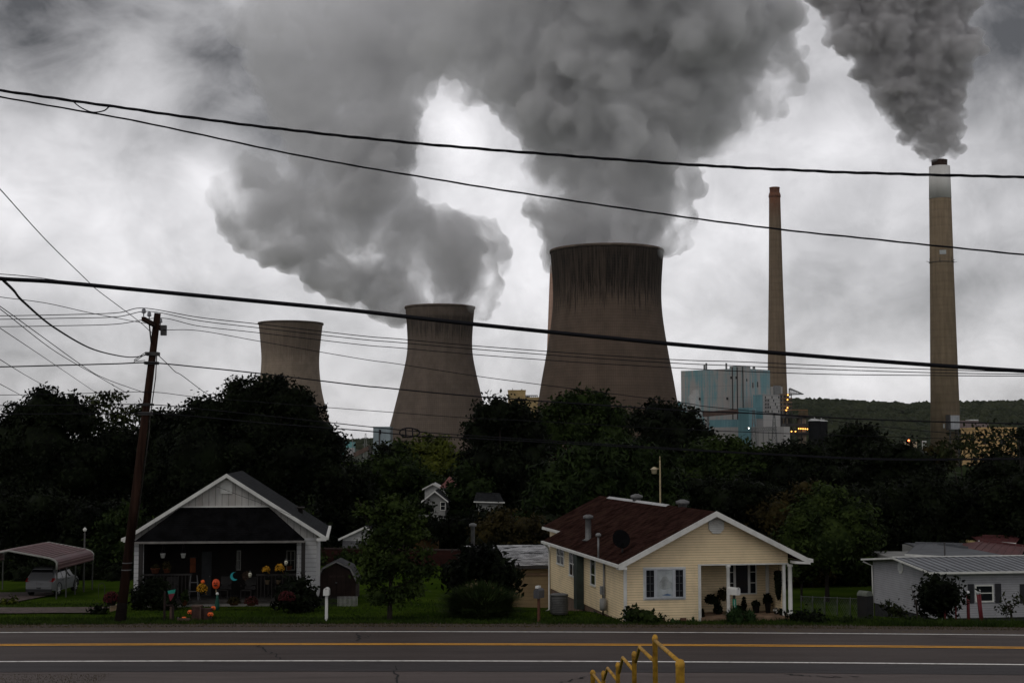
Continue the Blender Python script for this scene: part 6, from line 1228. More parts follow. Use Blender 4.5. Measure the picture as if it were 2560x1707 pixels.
# car: pale silver compact SUV seen from behind
def car(label, loc, rz):
    t = thing('parked_car', label, 'car', loc, rz); SIL = M('silver_car_paint', (.2, .205, .215), .35, .03, .5, spec=.4, metal=.35); BLKP = M('black_plastic', (.015, .015, .016), .6)
    # stations along y (0 = rear bumper, 4.4 = nose): (y, half width low, z low, half width belt, z belt, half width top, z top)
    st = [(0, .72, .42, .76, .78, .7, .82), (.08, .84, .36, .86, .86, .76, .95), (.3, .9, .32, .91, .98, .72, 1.22), (.62, .92, .32, .92, 1.0, .66, 1.58), (1.2, .92, .3, .92, 1.0, .66, 1.68), (2.1, .92, .3, .92, .98, .66, 1.67), (2.7, .92, .3, .92, .97, .66, 1.55), (3.35, .91, .3, .91, .96, .72, 1.06), (3.9, .88, .32, .88, .88, .7, .94), (4.3, .78, .36, .8, .72, .62, .76), (4.4, .68, .42, .7, .62, .55, .64)]
    v = []; f = []
    for y, a, z0, b, z1, c, z2 in st: v += [(-a, y, z0), (-a - .02, y, (z0 + z1) / 2), (-b, y, z1), (-c, y, z2), (c, y, z2), (b, y, z1), (a + .02, y, (z0 + z1) / 2), (a, y, z0)]
    for i in range(len(st) - 1): f += [(i * 8 + k, i * 8 + (k + 1) % 8, (i + 1) * 8 + (k + 1) % 8, (i + 1) * 8 + k) for k in range(8)]
    f += [tuple(range(8)), tuple(range((len(st) - 1) * 8, len(st) * 8))[::-1]]; m = MB(); m.add(v, f); b = m.build('body', SIL, t)
    bv = b.modifiers.new('b', 'BEVEL'); bv.width = .03; bv.segments = 2
    G = glass('car_glass', (.01, .011, .012))
    m = MB(); m.add([(-.78, .22, 1.0), (.78, .22, 1.0), (.63, .60, 1.57), (-.63, .60, 1.57)], [(0, 1, 2, 3)]); o = m.build('rear_window', G, t); o.location = (0, -.02, .008)
    for s in (-1, 1):
        for y0, y1, ya, yb in ((.62, 1.32, .78, 1.32), (1.42, 2.3, 1.42, 2.3), (2.38, 3.05, 2.38, 2.72)): m = MB(); q = [(.905, y0, 1.03), (.905, y1, 1.03), (.695, yb, 1.55), (.695, ya, 1.55)]; m.slab([(s * x, y, z) for x, y, z in q], (s * .02, 0, .008)); m.build('side_window', G, t)
        m = MB(); m.slab([(s * .5, .09, .9), (s * .86, .05, .88), (s * .92, .3, .98), (s * .9, .34, 1.08), (s * .78, .24, 1.1), (s * .5, .2, 1.02)], (0, -.035, 0)); m.build('tail_light', M('red_lens', (.2, .012, .012), .25), t)
        for y in (.85, 3.55):
            m = MB(); w = s * .8; pr = [(.2, -.1), (.33, -.11), (.35, -.06), (.35, .06), (.33, .11), (.2, .1)]; m.lathe(pr, 24); o = m.build('wheel', M('tyre_rubber', (.012, .012, .012), .9), t); o.rotation_euler = (0, R(90), 0); o.location = (w + s * .02, y, .35)
            m = MB(); m.lathe([(.05, .085), (.22, .09), (.23, .1), (.2, .075)], 24, cap=True); 
            for k in range(5): a = 2 * math.pi * k / 5; m.beam((.03 * math.cos(a), .03 * math.sin(a), .1), (.21 * math.cos(a), .21 * math.sin(a), .105), .055, .03)
            r = m.build('rim', M('alloy', (.6, .6, .6), .4, .05, metal=.1), o); r.rotation_euler = (0, R(180) if s < 0 else 0, 0)
            m = MB(); m.tube([(s * .935, y + .42 * math.cos(a), .36 + .42 * math.sin(a)) for a in (math.pi * k / 10 for k in range(11))], .035, 6); m.build('wheel_arch', BLKP, t)
        for y in (1.25, 2.2): m = MB(); m.beam((s * .945, y, .9), (s * .945, y + .2, .9), .03, .035); m.build('door_handle', BLKP, t)
    m = MB(); m.box(-.8, .8, -.04, .1, .28, .46); m.build('bumper', BLKP, t); m = MB(); m.box(-.68, .68, -.045, .05, .56, .62); m.build('bumper_step', SIL, t)
    m = MB(); m.box(-.18, .18, -.03, .06, .72, .86); m.build('licence_plate', M('grey_plate', (.16, .16, .17), .6), t)
    m = MB(); m.box(-.12, .12, -.06, .0, .5, .56); m.build('hitch', BLKP, t); m = MB(); m.slab([(-.62, .52, 1.57), (.62, .52, 1.57), (.6, .8, 1.66), (-.6, .8, 1.66)], (0, 0, .03)); m.build('spoiler', SIL, t)
    return t
cg = GP(105, 1490); cp = P(104, 1486, 78.2); _c = car('pale silver hatchback-style car parked under the carport, rear towards the road', (cp.x + .05, 77.0, gz(cp.x, 78) + .02), R(-4)); _c.scale = (.88, .9, .9); _c.location.x += .18
# ---------------------------------------------------------------- yard lamps and posts
def lamp_post(label, px, pyt, pyb, Y, lantern=False):
    b = P(px, pyb, Y); z = gz(b.x, Y); t = thing('lamp_post', label, 'lamp post', (b.x, Y, z)); h = P(px, pyt, Y).z - z
    pm = M('tan_post_paint', (.3, .24, .14), .7) if lantern else STEEL; m = MB(); m.lathe([(.06, -.1), (.045, h - .2)], 10); m.build('post', pm, t)
    if lantern:
        m = MB(); m.beam((0, 0, h - .75), (-.34, 0, h - .62), .05); m.build('arm', pm, t); m = MB(); m.lathe([(.06, 0), (.15, .04), (.18, .26), (.24, .3), (.05, .44)], 8, (-.36, 0, h - 1.05)); m.build('lantern', M('tan_lantern', (.42, .35, .24), .6), t)
        m = MB(); m.lathe([(.045, h - .2), (.02, h + .05)], 10); m.build('finial', pm, t)
    else: m = MB(); m.lathe([(.03, h - .16), (.09, h - .1), (.11, h), (.06, h + .06), (.02, h + .1)], 10); m.build('lantern', M('pale_lantern', (.6, .6, .56), .6), t)
    return t
lamp_post('thin lamp post with a pale top behind the carport', 210, 1322, 1420, 82); lamp_post('tall tan lamp post with side lantern behind the yellow house roof', 1651, 1142, 1300, 88, True); lamp_post('short pale-topped lamp post behind the young maple', 965, 1300, 1380, 108)
# red and white roadside marker posts
RM = M('maroon_marker', (.13, .015, .02), .6, .15); WC = M('white_reflector', (.62, .62, .62), .4)
def marker(label, base, top, w, lean=0.0, r=None):
    b = GD(base[0], 60.1); s = b.y / F; t = thing('marker_post', label, 'marker post', b, 0, 'maroon marker posts with white tops'); h = P(base[0], top, b.y).z - b.z; dx = lean * s; m = MB(); r = w * s / 2
    m.tube([(0, 0, -.2), (dx * .86, 0, h * .86)], r, 10); m.build('post', RM, t); m = MB(); m.tube([(dx * .862, 0, h * .862), (dx * .97, 0, h * .97), (dx, 0, h)], [r * 1.03, r * 1.03, r * .6], 10); m.build('reflective_cap', WC, t)
marker('upright maroon marker post with a white cap, next to the globe bush', (2408, 1543), 1476, 8); marker('maroon marker post leaning left, at the house window', (2440, 1536), 1474, 7, -9); marker('slimmest maroon marker post, leaning against the tilted one', (2444, 1546), 1473, 4, -7)
marker('faint maroon stake in front of the globe bush', (2350, 1545), 1498, 5); marker('second faint maroon stake, right of the other in front of the globe bush', (2377, 1543), 1500, 4)
# chain link fence right of the yellow house
f0, f1 = P(2003, 1512, 88), P(2160, 1525, 80); t = thing('chain_link_fence', 'low chain-link fence on the lawn by the round tree', 'fence', (f0.x, f0.y, 0)); n = 6; FM = M('fence_wire', (.08, .085, .08), .6); prev = None
for k in range(n):
    q = f0.lerp(f1, k / (n - 1)); z = gz(q.x, q.y); a = Vector((q.x - f0.x, q.y - f0.y, z)); m = MB(); m.lathe([(.03, -.1), (.03, 1.15), (.01, 1.2)], 8, a); m.build('fence_post', FM, t)
    if prev is not None:
        m = MB(); m.tube([prev + Vector((0, 0, 1.13)), a + Vector((0, 0, 1.13))], .02, 6); m.build('top_rail', FM, t); m = MB(); dd = (a - prev); ln = dd.length; kk = int(ln / .22)
        for i in range(kk):
            p0 = prev + dd * (i / kk); p1 = prev + dd * min(1, (i + 4.5) / kk); m.beam(p0 + Vector((0, 0, .08)), p1 + Vector((0, 0, 1.1)), .008, .008); m.beam(p1 + Vector((0, 0, .08)), p0 + Vector((0, 0, 1.1)), .008, .008)
        m.build('mesh_panel', FM, t)
    prev = a
# low picket fence at the barn shed
PK = M('dull_white_picket', (.35, .35, .34), .8); bk = M('black_fence', (.015, .015, .015), .7); a, b = P(800, 1507, 66), P(893, 1508, 66); t = thing('picket_fence', 'knee-high picket fence in front of the barn shed', 'fence', (a.x, 66, gz(a.x, 66)))
wd = b.x - a.x; m = MB(); m.box(0, wd, -.01, .01, .08, .11); m.box(0, wd, -.01, .01, .3, .33); m.build('rail', bk, t)
for k in range(30): x = wd * k / 29; m = MB(); m.box(x - .012, x + .012, -.022, -.011, -.05, .42); m.build('picket', PK if k > 13 else bk, t)
# ---------------------------------------------------------------- porch and garden things
ORG = M('pumpkin_orange', (.8, .13, .02), .5, .15, 6); BLK = M('black_paint', (.006, .006, .006), .8); TERR = M('terracotta', (.12, .036, .015), .85, .25, 5); BLACKW = M('black_plant_pot', (.012, .011, .011), .7)
YFL = M('yellow_petals', (.5, .25, .012), .7, .3, 9); RFL = M('dark_red_petals', (.06, .004, .007), .8, .4, 9); WPOT = M('white_pot', (.6, .6, .58), .6)
def facebits(t, r, hz, ys, mouth=True, mat=None, dep=.02, sc=1.0, yo=None):
    """dark eyes, nose and jagged mouth proud of a round face"""
    yo = yo if yo is not None else -r * .86
    tri = lambda cx, cz, w, h: [(cx - w, yo, cz - h), (cx + w, yo, cz - h), (cx, yo, cz + h)]
    for cx in (-.36, .36): m = MB(); m.slab(tri(cx * r, hz + .28 * r, .17 * r, .15 * r), (0, -dep * 3, 0)); m.build('eye', mat or BLK, t)
    m = MB(); m.slab(tri(0, hz, .1 * r, .1 * r), (0, -dep * 3 - r * .07, 0)); m.build('nose', mat or BLK, t)
    if mouth: m = MB(); m.slab([(-.5 * r, yo * .92, hz - .25 * r), (-.25 * r, yo, hz - .34 * r), (-.12 * r, yo, hz - .26 * r), (.1 * r, yo, hz - .35 * r), (.25 * r, yo, hz - .27 * r), (.5 * r, yo * .92, hz - .22 * r), (.3 * r, yo, hz - .56 * r), (0, yo, hz - .62 * r), (-.3 * r, yo, hz - .56 * r)], (0, -dep * 3, 0)); m.build('mouth', mat or BLK, t)
def pumpkin(label, px, py, wpx, Y=None, flat=.85, face=True, mat=None):
    if Y is None: b = GP(px, py)
    else: b = P(px, py, Y)
    r = wpx / 2 / F * b.y; t = thing('pumpkin', label, 'pumpkin', b, R(random.Random(px).uniform(-14, 14)), 'orange pumpkins before the porch'); m = MB()
    m.lathe([(max(.01, r * math.sin(math.pi * i / 12) ** .8), r * flat * (1 - math.cos(math.pi * i / 12))) for i in range(13)], 48, rib=.12, ribn=10); m.build('shell', mat or ORG, t)
    m = MB(); m.lathe([(r * .14, r * flat * 2 - .01), (r * .09, r * flat * 2 + r * .22), (r * .11, r * flat * 2 + r * .26)], 8); m.build('stem', M('dry_stem', (.08, .07, .03), .9), t)
    if face: facebits(t, r, r * flat, 0, yo=-r * .9)
    return t
BRD = M('brown_step_boards', (.05, .025, .02), .9, .35, 3, lines=(0, .28, .3)); bs_ = GP(505, 1549)
t = thing('wooden_steps', 'dark brown wooden steps on the lawn between the pumpkins', 'steps', bs_); Ys = bs_.y; sx = lambda p: (p - 505) / F * Ys; sz = lambda y: P(505, y, Ys).z - bs_.z
m = MB(); m.box(sx(479), sx(500), 0, .5, -.2, sz(1517)); m.build('side_panel', BRD, t); m = MB(); m.box(sx(500) + .003, sx(524), .12, .5, -.2, sz(1522)); m.build('riser', BRD, t); m = MB(); m.box(sx(477), sx(501), -.03, .53, sz(1517) + .003, sz(1514)); m.build('cap_board', M('weathered_board', (.08, .05, .038), .9, .3, 3), t); m = MB(); m.box(sx(499), sx(502.5), -.04, -.003, -.1, sz(1516)); m.build('corner_post', M('weathered_board'), t)
t = thing('landscape_timber', 'low weathered timber lying at the lawn edge below the pumpkins', 'timber', GP(442, 1551)); Yt = t.location.y; m = MB(); m.slab([(0, 0, -.1), (0, .12, -.1), (0, .13, .1), (0, .0, .11)], (32 / F * Yt, 0, 0)); m.build('beam', M('weathered_board'), t); m = MB(); m.box(.02, .06, -.01, .14, .111, .125); m.build('strap', MATS['galvanised'], t)
pumpkin('grinning pale orange pumpkin on the left side of the steps', 476, 1536, 15, Ys + .1, .8); pumpkin('jack-o-lantern pumpkin on the right side of the steps', 526, 1541, 15, Ys + .1, .75); pumpkin('jack-o-lantern pumpkin higher up, right behind the steps', 533, 1525, 13, Ys + .9, .8); pumpkin('pumpkin peeking over the low weathered timber', 460, 1548, 12, Yt + .2, .6, face=False)
pumpkin('small plain round pumpkin above the yellow flowers at the porch', 507, 1458, 10, 64.2, .9, face=False)
# big lit jack-o-lantern lantern on a stake
b = GP(541, 1512); Yj = 63.2; p = P(540, 1459, Yj); g_ = gz(p.x, Yj); t = thing('jack_o_lantern', 'large oval orange jack-o-lantern face on a stake', 'lantern', (p.x, Yj, g_)); r = 9.5 / F * Yj; h0 = p.z - g_
m = MB(); m.lathe([(max(.01, r * math.sin(math.pi * i / 12) ** .8), -r * 1.3 * math.cos(math.pi * i / 12)) for i in range(13)], 40, (0, 0, h0), rib=.08, ribn=8, sy=.6); m.build('shell', M('dark_orange_shell', (.62, .07, .015), .5, .3, 5), t); facebits(t, r, h0 + .02, 0, yo=-r * .52)
m = MB(); m.tube([(0, 0, 0), (.05, 0, (h0 - r * 1.3) * .5), (0, 0, h0 - r * 1.25)], .018, 6); m.build('stake', M('pale_stake', (.25, .2, .12), .8), t)
def flowerpot(label, px, pyb, Y, potw, poth, flw, flh, petal, pot=None, z=None, name='potted_flowers', stand=0.0, leaf='dark', n=420, grp='potted plants', ls=.05):
    b = P(px, pyb, Y); s = Y / F; t = thing(name, label, 'potted plant', b, 0, grp); r = potw * s / 2; h = poth * s
    m = MB(); m.lathe([(r * .72, 0), (r, h * .92), (r * 1.1, h * .93), (r * 1.1, h), (r * .9, h), (r * .85, h * .9)], 18); m.build('pot', pot or BLACKW, t)
    R_ = flw * s / 2; H_ = flh * s; rg = np.random.default_rng(px)
    d = rg.normal(0, 1, (n, 3)); d[:, 2] = np.abs(d[:, 2]) * .9 - .15; d /= np.linalg.norm(d, axis=1)[:, None]; c = d * np.array([R_, R_, H_]) * rg.uniform(.86, 1.04, (n, 1)) + np.array([0, 0, h])
    if petal is not None: v, f = leaves(c + d * .015, d, ls, rg, 1.1); npmesh('blossoms', v, f, petal, t)
    c2 = d * np.array([R_, R_, H_]) * rg.uniform(.55, .97, (n, 1)) + np.array([0, 0, h]); v, f = leaves(c2, d, ls * 1.3, rg, 1.8); npmesh('foliage', v, f, LEAF[leaf], t); return t
flowerpot('yellow chrysanthemums in the middle before the front door, under the plain pumpkin', 505, 1485, 63.6, 16, 10, 26, 16, YFL); flowerpot('left of the two yellow chrysanthemum pots on the porch rail', 665, 1434, 64.7, 12, 8, 18, 11, YFL); flowerpot('right and larger of the two yellow chrysanthemum pots on the porch rail', 699, 1432, 64.7, 14, 8, 22, 14, YFL)
flowerpot('dark red chrysanthemum dome before the right porch bush', 717, 1506, 61.6, 26, 10, 40, 18, RFL, n=800); flowerpot('ball of dark red chrysanthemums hanging left of the utility pole', 278, 1512, 62.5, 26, 12, 38, 22, RFL, n=800)
flowerpot('orange clay pot left on the porch rail with sparse leaves', 388, 1432, 64.7, 22, 12, 20, 10, None, TERR, leaf='rust', n=160); flowerpot('orange clay pot with reddish leaves, second from the left on the rail', 417, 1431, 64.7, 18, 10, 24, 20, None, TERR, leaf='rust', n=200); flowerpot('orange clay pot at the right end of the porch rail', 723, 1424, 64.7, 14, 9, 12, 6, None, TERR, leaf='dark', n=90)
flowerpot('tall leafy plant in a clay pot standing on the lawn at the porch', 462, 1512, 63.5, 14, 12, 22, 34, None, TERR, leaf='green', n=260); flowerpot('low planting by the porch step, right of the big lantern face', 585, 1512, 63.6, 26, 6, 36, 16, None, TERR, leaf='rust', n=300); flowerpot('low mixed planting left of the right porch bush', 628, 1513, 63.6, 24, 6, 34, 16, RFL, TERR, leaf='rust', n=260); flowerpot('square planter with small leaves, left beneath the porch rail', 668, 1460, 64.3, 11, 10, 10, 6, None, M('tan_planter', (.2, .14, .09), .8), leaf='dark', n=80); flowerpot('square planter with small leaves, right beneath the porch rail', 696, 1459, 64.3, 11, 9, 10, 6, None, M('tan_planter'), leaf='dark', n=80)
# white hanging pots
for i, (px, lb) in enumerate(((407, 'left one of two white pots hanging under the porch canopy'), (458, 'right one of two white pots hanging under the porch canopy'))):
    b = P(px, 1394, 65.2); t = thing('hanging_pot', lb, 'hanging pot', b, 0, 'white hanging pots'); r = 6.2 / F * 65.2; m = MB(); m.lathe([(r * .72, 0), (r, r * 1.6), (r * 1.1, r * 1.62), (r * 1.1, r * 1.75), (r * .9, r * 1.75)], 18); m.build('pot', WPOT, t); m = MB()
    for a in range(3): m.tube([(r * math.cos(a * 2.1), r * math.sin(a * 2.1), r * 1.75), (0, 0, .75)], .006, 5)
    m.build('hanger', STEEL, t)
# hook stand of the red flower ball
b = GP(293, 1527); t = thing('shepherd_hook', 'black double shepherd hook holding the red flower ball', 'plant hook', (P(293, 1, 62.5).x, 62.5, gz(-17.3, 62.5))); m = MB(); h = P(1, 1462, 62.5).z - t.location.z
m.tube(spline([(0, 0, -.1), (0, 0, h * .8), (-.02, 0, h), (-.14, 0, h + .1), (-.26, 0, h), (-.27, 0, h - .1)], 6), .014, 6); m.build('rod', BLKM, t); m = MB(); m.tube([(-.27, 0, h - .1), (-.27, 0, P(1, 1496, 62.5).z - t.location.z)], .006, 5); m.build('chain', STEEL, t)
t = thing('wooden_box', 'pale wooden crate tilted at the foot of the utility pole', 'crate', GP(288, 1527), R(20)); m = MB(); m.slab([(-.22, -.15, 0), (.22, -.15, .1), (.22, -.15, .3), (-.22, -.15, .2)], (0, .3, 0)); m.build('box', M('tan_crate_wood', (.28, .2, .12), .85, .25, 4), t); m = MB(); m.slab([(-.23, -.16, .205), (.23, -.16, .305), (.23, -.16, .325), (-.23, -.16, .225)], (0, .32, 0)); m.build('rim_board', M('pale_crate_wood', (.38, .3, .2), .85), t)
tree('low_plant', 'low leafy plants beside the tilted crate', 61.8, [(245, 1526, 12), (232, 1530, 9), (260, 1528, 10)], 'dark', base=(245, 1534), cat='plant', trunk=0, ls=.1)
tree('yellowing_plant', 'small yellowing plant patch at the left driveway edge', 66, [(10, 1506, 12, 6), (28, 1503, 12, 6), (-8, 1507, 10, 6)], 'yellow', base=(12, 1510), cat='plant', trunk=0, ls=.1)
# turquoise moon, wreath, skull lanterns, scarecrow banner
TQ = M('turquoise_paint', (.02, .3, .33), .6, .12); b = P(586, 1440, 65.6); t = thing('crescent_moon', 'turquoise crescent moon decoration in the dark porch', 'moon decoration', b); r = 10.5 / F * 65.6
o_ = [(r * math.cos(a), r * math.sin(a)) for a in (R(70) + R(240) * k / 20 for k in range(21))]; c_ = Vector((r * .42, r * .1, 0)); i_ = [(r * .42 + r * .85 * math.cos(a), r * .18 + r * .85 * math.sin(a)) for a in (R(292) - R(192) * k / 20 for k in range(21))]
m = MB(); m.slab([(x, 0, z) for x, z in o_ + i_[1:-1]], (0, .05, 0)); m.build('crescent', TQ, t); m = MB(); m.tube([(r * .3, .02, r * .95), (r * .2, .02, r * 2.6)], .006, 5); m.build('cord', STEEL, t)
b = P(615, 1438, 66.5); t = thing('wreath', 'brown twig wreath next to the crescent moon', 'wreath', b); r = 6.5 / F * 66.5; rg = np.random.default_rng(3); a = rg.uniform(0, 6.283, 260); c = np.stack([r * np.cos(a), rg.normal(0, .02, 260), r * np.sin(a)], 1); v, f = leaves(c + rg.normal(0, .025, c.shape), np.stack([np.cos(a) * .3, -np.ones(260), np.sin(a) * .3], 1), .05, rg, 2.6); npmesh('twigs', v, f, M('dry_twigs', (.08, .05, .035), .9, .5, 8), t); m = MB(); m.tube([(r * math.cos(q), 0, r * math.sin(q)) for q in (6.283 * k / 20 for k in range(21))], .03, 6); m.build('ring', M('dark_twigs', (.07, .035, .025), .9), t)
def skull(label, px, py, Y):
    b = P(px, py, Y); t = thing('skull_lantern', label, 'lantern', b, 0, 'white skull lanterns'); r = 4.6 / F * Y; m = MB(); m.lathe([(r * .7, -r * 1.3), (r * .75, -r * .5), (r * .98, -r * .1), (r, r * .5), (r * .7, r * 1.0), (r * .2, r * 1.2)], 16, sy=.7); m.build('shade', M('skull_white', (.62, .6, .48), .6), t)
    for cx in (-.4, .4): m = MB(); m.ball((cx * r, -r * .62, r * .25), r * .25, 5); m.build('eye_socket', BLK, t)
    m = MB(); m.slab([(-.1 * r, -r * .62, -.25 * r), (.1 * r, -r * .62, -.25 * r), (0, -r * .62, 0)], (0, -r * .15, 0)); m.build('nose_hole', BLK, t); m = MB(); m.box(-.45 * r, .45 * r, -r * .62, -r * .5, -r * .85, -r * .7); m.build('mouth', BLK, t)
    m = MB(); m.tube([(0, 0, r * 1.2), (0, 0, r * 2.2)], .02, 6); m.build('hook', MATS['galvanised'], t)
skull('white skull lantern hanging over the wreath', 625, 1436, 65.4); skull('white skull lantern hanging at the right end of the porch', 715, 1406, 65.2)
b = P(482, 1412, 66.8); t = thing('hanging_banner', 'narrow orange banner with a faint face hanging on the porch', 'banner', b); s = 66.8 / F; m = MB(); m.box(-7 * s, 7 * s, 0, .015, -18 * s, 18 * s); m.build('cloth', M('rust_orange_cloth', (.11, .028, .008), .85, .3, 4), t); m = MB(); m.tube([(-8 * s, .0, 18 * s + .01), (8 * s, 0, 18 * s + .01)], .015, 6); m.build('rod', STEEL, t)
DK = M('dull_brown_print', (.1, .03, .01), .85)
for q in (-3, 3): m = MB(); m.box(q * s - .03, q * s + .03, -.006, -.001, 2 * s, 5 * s); m.build('printed_eye', DK, t)
m = MB(); m.box(-4 * s, 4 * s, -.006, -.001, -6 * s, -4 * s); m.build('printed_mouth', DK, t)
# porch rail, furniture, small garden flag, posts
a, b = P(352, 1434, 64.85), P(478, 1434, 64.85); a2, b2 = P(640, 1434, 64.85), P(738, 1432, 64.85)
for (p, q, lb) in ((a, b, 'dark porch rail carrying the orange clay pots'), (a2, b2, 'dark porch rail carrying the yellow chrysanthemums')):
    t = thing('porch_rail', lb, 'railing', (p.x, p.y, 0), R(6.5), 'porch rails'); w = (q - p).length; m = MB(); m.box(0, w, -.05, .05, p.z - .08, p.z - .01); m.build('top_rail', BLKM, t); m = MB(); m.box(0, w, -.03, .03, .1, .16); m.build('bottom_rail', BLKM, t)
    for k in range(int(w / .16)): m = MB(); m.box(.05 + .16 * k, .08 + .16 * k, -.015, .015, .16, p.z - .08); m.build('baluster', BLKM, t)
def chair(label, px, py, Y, rz):
    b = P(px, py, Y); t = thing('porch_chair', label, 'chair', (b.x, Y, .02), rz, 'black porch chairs'); m = MB(); m.box(-.27, .27, -.25, .25, .4, .45); m.build('seat', BLKM, t); m = MB(); m.slab([(-.27, .22, .45), (.27, .22, .45), (.27, .34, 1.0), (-.27, .34, 1.0)], (0, .03, 0)); m.build('backrest', BLKM, t)
    for x in (-.25, .25):
        for y in (-.23, .23): m = MB(); m.beam((x, y, 0), (x, y, .41), .04); m.build('leg', BLKM, t)
        m = MB(); m.box(x - .03, x + .03, -.25, .26, .62, .66); m.build('armrest', BLKM, t)
chair('black porch chair on the left half of the porch', 430, 1490, 66.6, R(10)); chair('black porch chair right of the front door', 560, 1490, 66.9, R(-8)); chair('black porch chair under the wreath', 620, 1490, 66.7, R(-14))
b = GP(425, 1548); t = thing('garden_flag', 'small teal and maroon garden flag on a dark stand', 'flag', b); Yg = b.y; s = Yg / F; hz = lambda y: P(425, y, Yg).z - b.z
for x in (-14, 7): m = MB(); m.box(x * s - .04, x * s + .04, -.04, .04, -.1, hz(1478) if x < 0 else hz(1514)); m.build('post', M('dark_stand_wood', (.015, .008, .007), .85), t)
m = MB(); m.box(-14 * s, 7 * s, -.02, .02, hz(1512) - .03, hz(1512) + .03); m.build('crossbar', M('dark_stand_wood'), t); m = MB(); m.slab([(-7 * s, -.03, hz(1476)), (13 * s, -.03, hz(1472)), (11 * s, -.03, hz(1482)), (-5 * s, -.03, hz(1484))], (0, .01, 0)); m.build('teal_cloth', M('teal_cloth', (.02, .22, .17), .8), t); m = MB(); m.slab([(-5 * s, -.03, hz(1484.1)), (11 * s, -.03, hz(1482.1)), (7 * s, -.03, hz(1492)), (0, -.03, hz(1502))], (0, .01, 0)); m.build('maroon_cloth', M('maroon_cloth', (.14, .02, .03), .8), t); m = MB(); m.box(-1 * s, 5 * s, -.02, .1, -.1, hz(1516)); m.build('stump', M('weathered_board'), t)
b = P(543, 1495, 63.2); t = thing('garden_figure', 'tiny white-headed green garden figure under the big lantern face', 'figurine', (b.x, 63.2, gz(b.x, 63.2)), 0); h = b.z - t.location.z + .15; m = MB(); m.lathe([(.09, 0), (.11, h * .3), (.06, h * .8), (.04, h)], 12); m.build('body', M('dark_green_paint', (.01, .07, .05), .7), t); m = MB(); m.ball((0, 0, h + .05), .07, 6); m.build('head', WPOT, t)
t = thing('step_ladder', 'pale narrow folding stool standing under the orange banner', 'folding stool', P(484, 1490, 66.2)); t.location.z = .02; m = MB(); h = 1.15
for x in (-.2, .2): m.beam((x * 1.25, -.15, 0), (x * .7, 0, h), .03, .03)
m.build('front_frame', M('grey_alu', (.14, .14, .14), .5), t); m = MB()
for x in (-.2, .2): m.beam((x * 1.25, .25, 0), (x * .7, 0, h), .03, .03)
m.build('rear_frame', M('grey_alu'), t)
for k in (.35, .7): m = MB(); m.box(-.2, .2, -.14 + .12 * k, -.02 + .1 * k, h * k, h * k + .03); m.build('step', M('grey_alu'), t)
# -- yellow house porch things
def at(u, v, z): return Vector((yo.x + u * fy.c - v * fy.s, yo.y + u * fy.s + v * fy.c, z))
def porchplant(label, px, py, v, potw, poth, fw, fh, leaf='dark', pot=None, petal=None, n=320, name='potted_plant', ls=.06):
    q = fy.front(px, py, v); p = at(q.x, v, q.z); t = flowerpot(label, px, py, p.y, potw, poth, fw, fh, petal, pot, name=name, leaf=leaf, n=n, ls=ls, grp='plants on the yellow house porch'); t.location = p; return t
porchplant('black tub with bushy plant under the porch window', 1890, 1533, 1.2, 19, 21, 22, 12); porchplant('tall dark urn with round topiary by the porch window', 1920, 1534, 1.1, 16, 30, 24, 24); porchplant('small cone-shaped shrub in the middle of the porch', 1860, 1531, 1.1, 9, 6, 14, 36); porchplant('low round pot plant at the front right porch post', 1957, 1543, .25, 17, 12, 17, 9, 'green'); porchplant('little pot plant just behind the front right pot', 1941, 1536, .6, 12, 8, 13, 8, 'green', petal=M('white_petals', (.5, .48, .45), .7), n=60); porchplant('dark leafy pot plant on the left side of the porch', 1795, 1536, 1.0, 12, 8, 24, 30); porchplant('wide dark leafy plant hanging over its stand on the left of the porch', 1779, 1510, 1.1, 12, 7, 34, 20, n=420); porchplant('tall wispy red-brown plant at the back left of the porch', 1808, 1500, 1.5, 10, 6, 34, 30, 'rust', n=300); porchplant('round pot plant behind the mailbox with the green plate', 1846, 1535, .9, 18, 8, 28, 16)
porchplant('small reddish pot plant against the porch left corner', 1756, 1546, .3, 8, 6, 9, 20, 'rust'); pumpkin('small dull orange pumpkin on the porch floor at the left', 1768, 1546, 10, 59.6, .7, False, M('dull_pumpkin', (.2, .065, .02), .7))
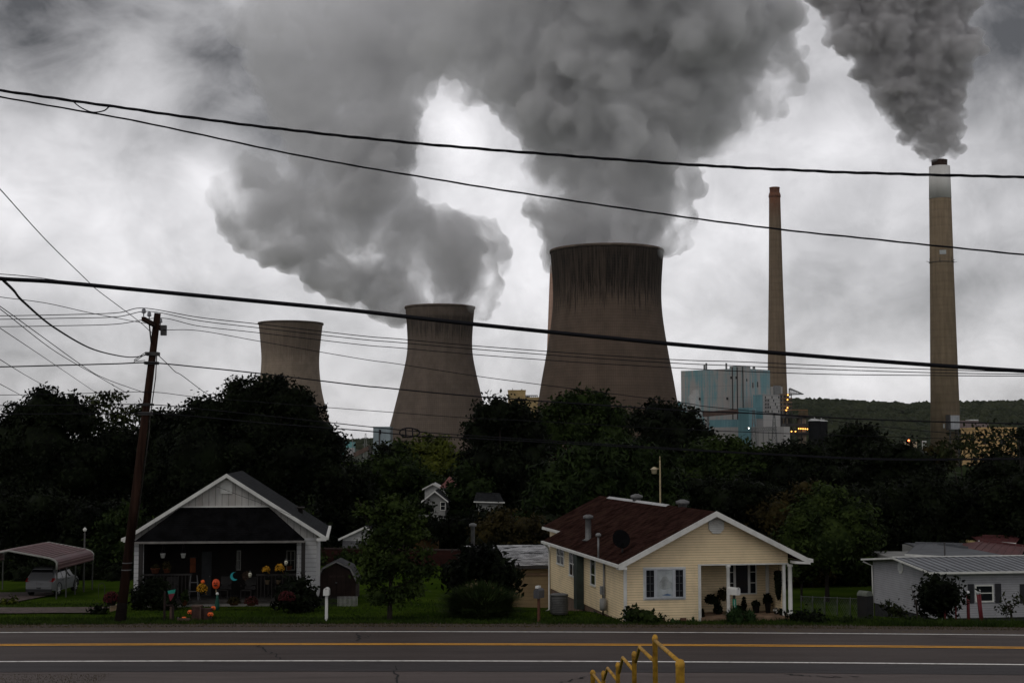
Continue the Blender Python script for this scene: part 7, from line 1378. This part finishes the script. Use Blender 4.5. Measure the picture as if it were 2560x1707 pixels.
q = fy.front(1946, 1427, .5); p = at(q.x, .5, q.z); t = thing('hanging_basket', 'long trailing green basket hanging at the right porch end', 'hanging plant', p); s = p.y / F; rg = np.random.default_rng(8); n = 900; z = -rg.random(n) * 68 * s; rad = 11 * s * np.interp(-z / (68 * s), [0, .15, .6, 1], [.9, 1, .85, .25]); a = rg.uniform(0, 6.283, n); c = np.stack([np.cos(a) * rad * rg.uniform(.6, 1, n), np.sin(a) * rad * .9, z], 1); v, f = leaves(c, np.stack([np.cos(a), np.sin(a), 0 * a], 1), .06, rg, 3, 2); npmesh('foliage', v, f, LEAF['dark'], t); m = MB(); m.lathe([(7 * s, -40 * s), (9 * s, -10 * s), (8 * s, -2 * s)], 14); m.build('basket', BLACKW, t); m = MB(); m.tube([(0, 0, -2 * s), (0, 0, .32)], .012, 5); m.build('hanger', STEEL, t)
for i, (px, py, lb) in enumerate(((1990, 1552, 'dark leafy clump just right of the yellow house porch post'), (2030, 1555, 'smaller dark leafy clump on the verge right of the porch'))):
    tree('verge_plant', lb, 59, [(px - 10, py - 12, 11), (px + 8, py - 16, 11), (px + 14, py - 8, 9)], 'dark', base=(px, py), cat='plant', trunk=0, ls=.11, group='leafy clumps on the verge')
tree('flower_shrub', 'pale flowering shrub at the corner of the low white house', 60.2, [(2232, 1520, 14), (2260, 1528, 12), (2215, 1510, 9), (2245, 1535, 14)], 'lit', base=2240, cat='shrub', airy=True, cov=.8, trunk=.02, ls=.1)
tree('sapling', 'bare thin sapling before the gable wall of the low white house', 60, [(2280, 1468, 8), (2286, 1480, 6)], 'lit', base=2283, cat='sapling', airy=True, cov=.25, trunk=.02, ls=.09)
tree('sapling', 'sparse twiggy shrub beside the far right house window', 60, [(2520, 1510, 22), (2545, 1495, 16), (2510, 1530, 14), (2505, 1485, 7)], 'lit', base=2515, cat='shrub', airy=True, cov=.28, trunk=.015, ls=.09)
tree('verge_weeds', 'broad low weed clump along the verge before the metal-roofed house', 59, [(2110, 1550, 22, 6), (2180, 1553, 26, 6), (2290, 1552, 30, 6), (2060, 1552, 20, 5)], 'green', base=(2180, 1556), cat='plant', trunk=0, ls=.09, airy=True, cov=.7)
# ---------------------------------------------------------------- air between us and the hills
HZ = volmat('haze_air', (.8, .82, .85), .000012)
m = MB(); m.box(-3700, 3700, -320, 5600, -17, 620); o = m.build('haze', HZ); kind(o, 'stuff'); o['label'] = 'thin grey damp air over the valley'; o['category'] = 'haze'
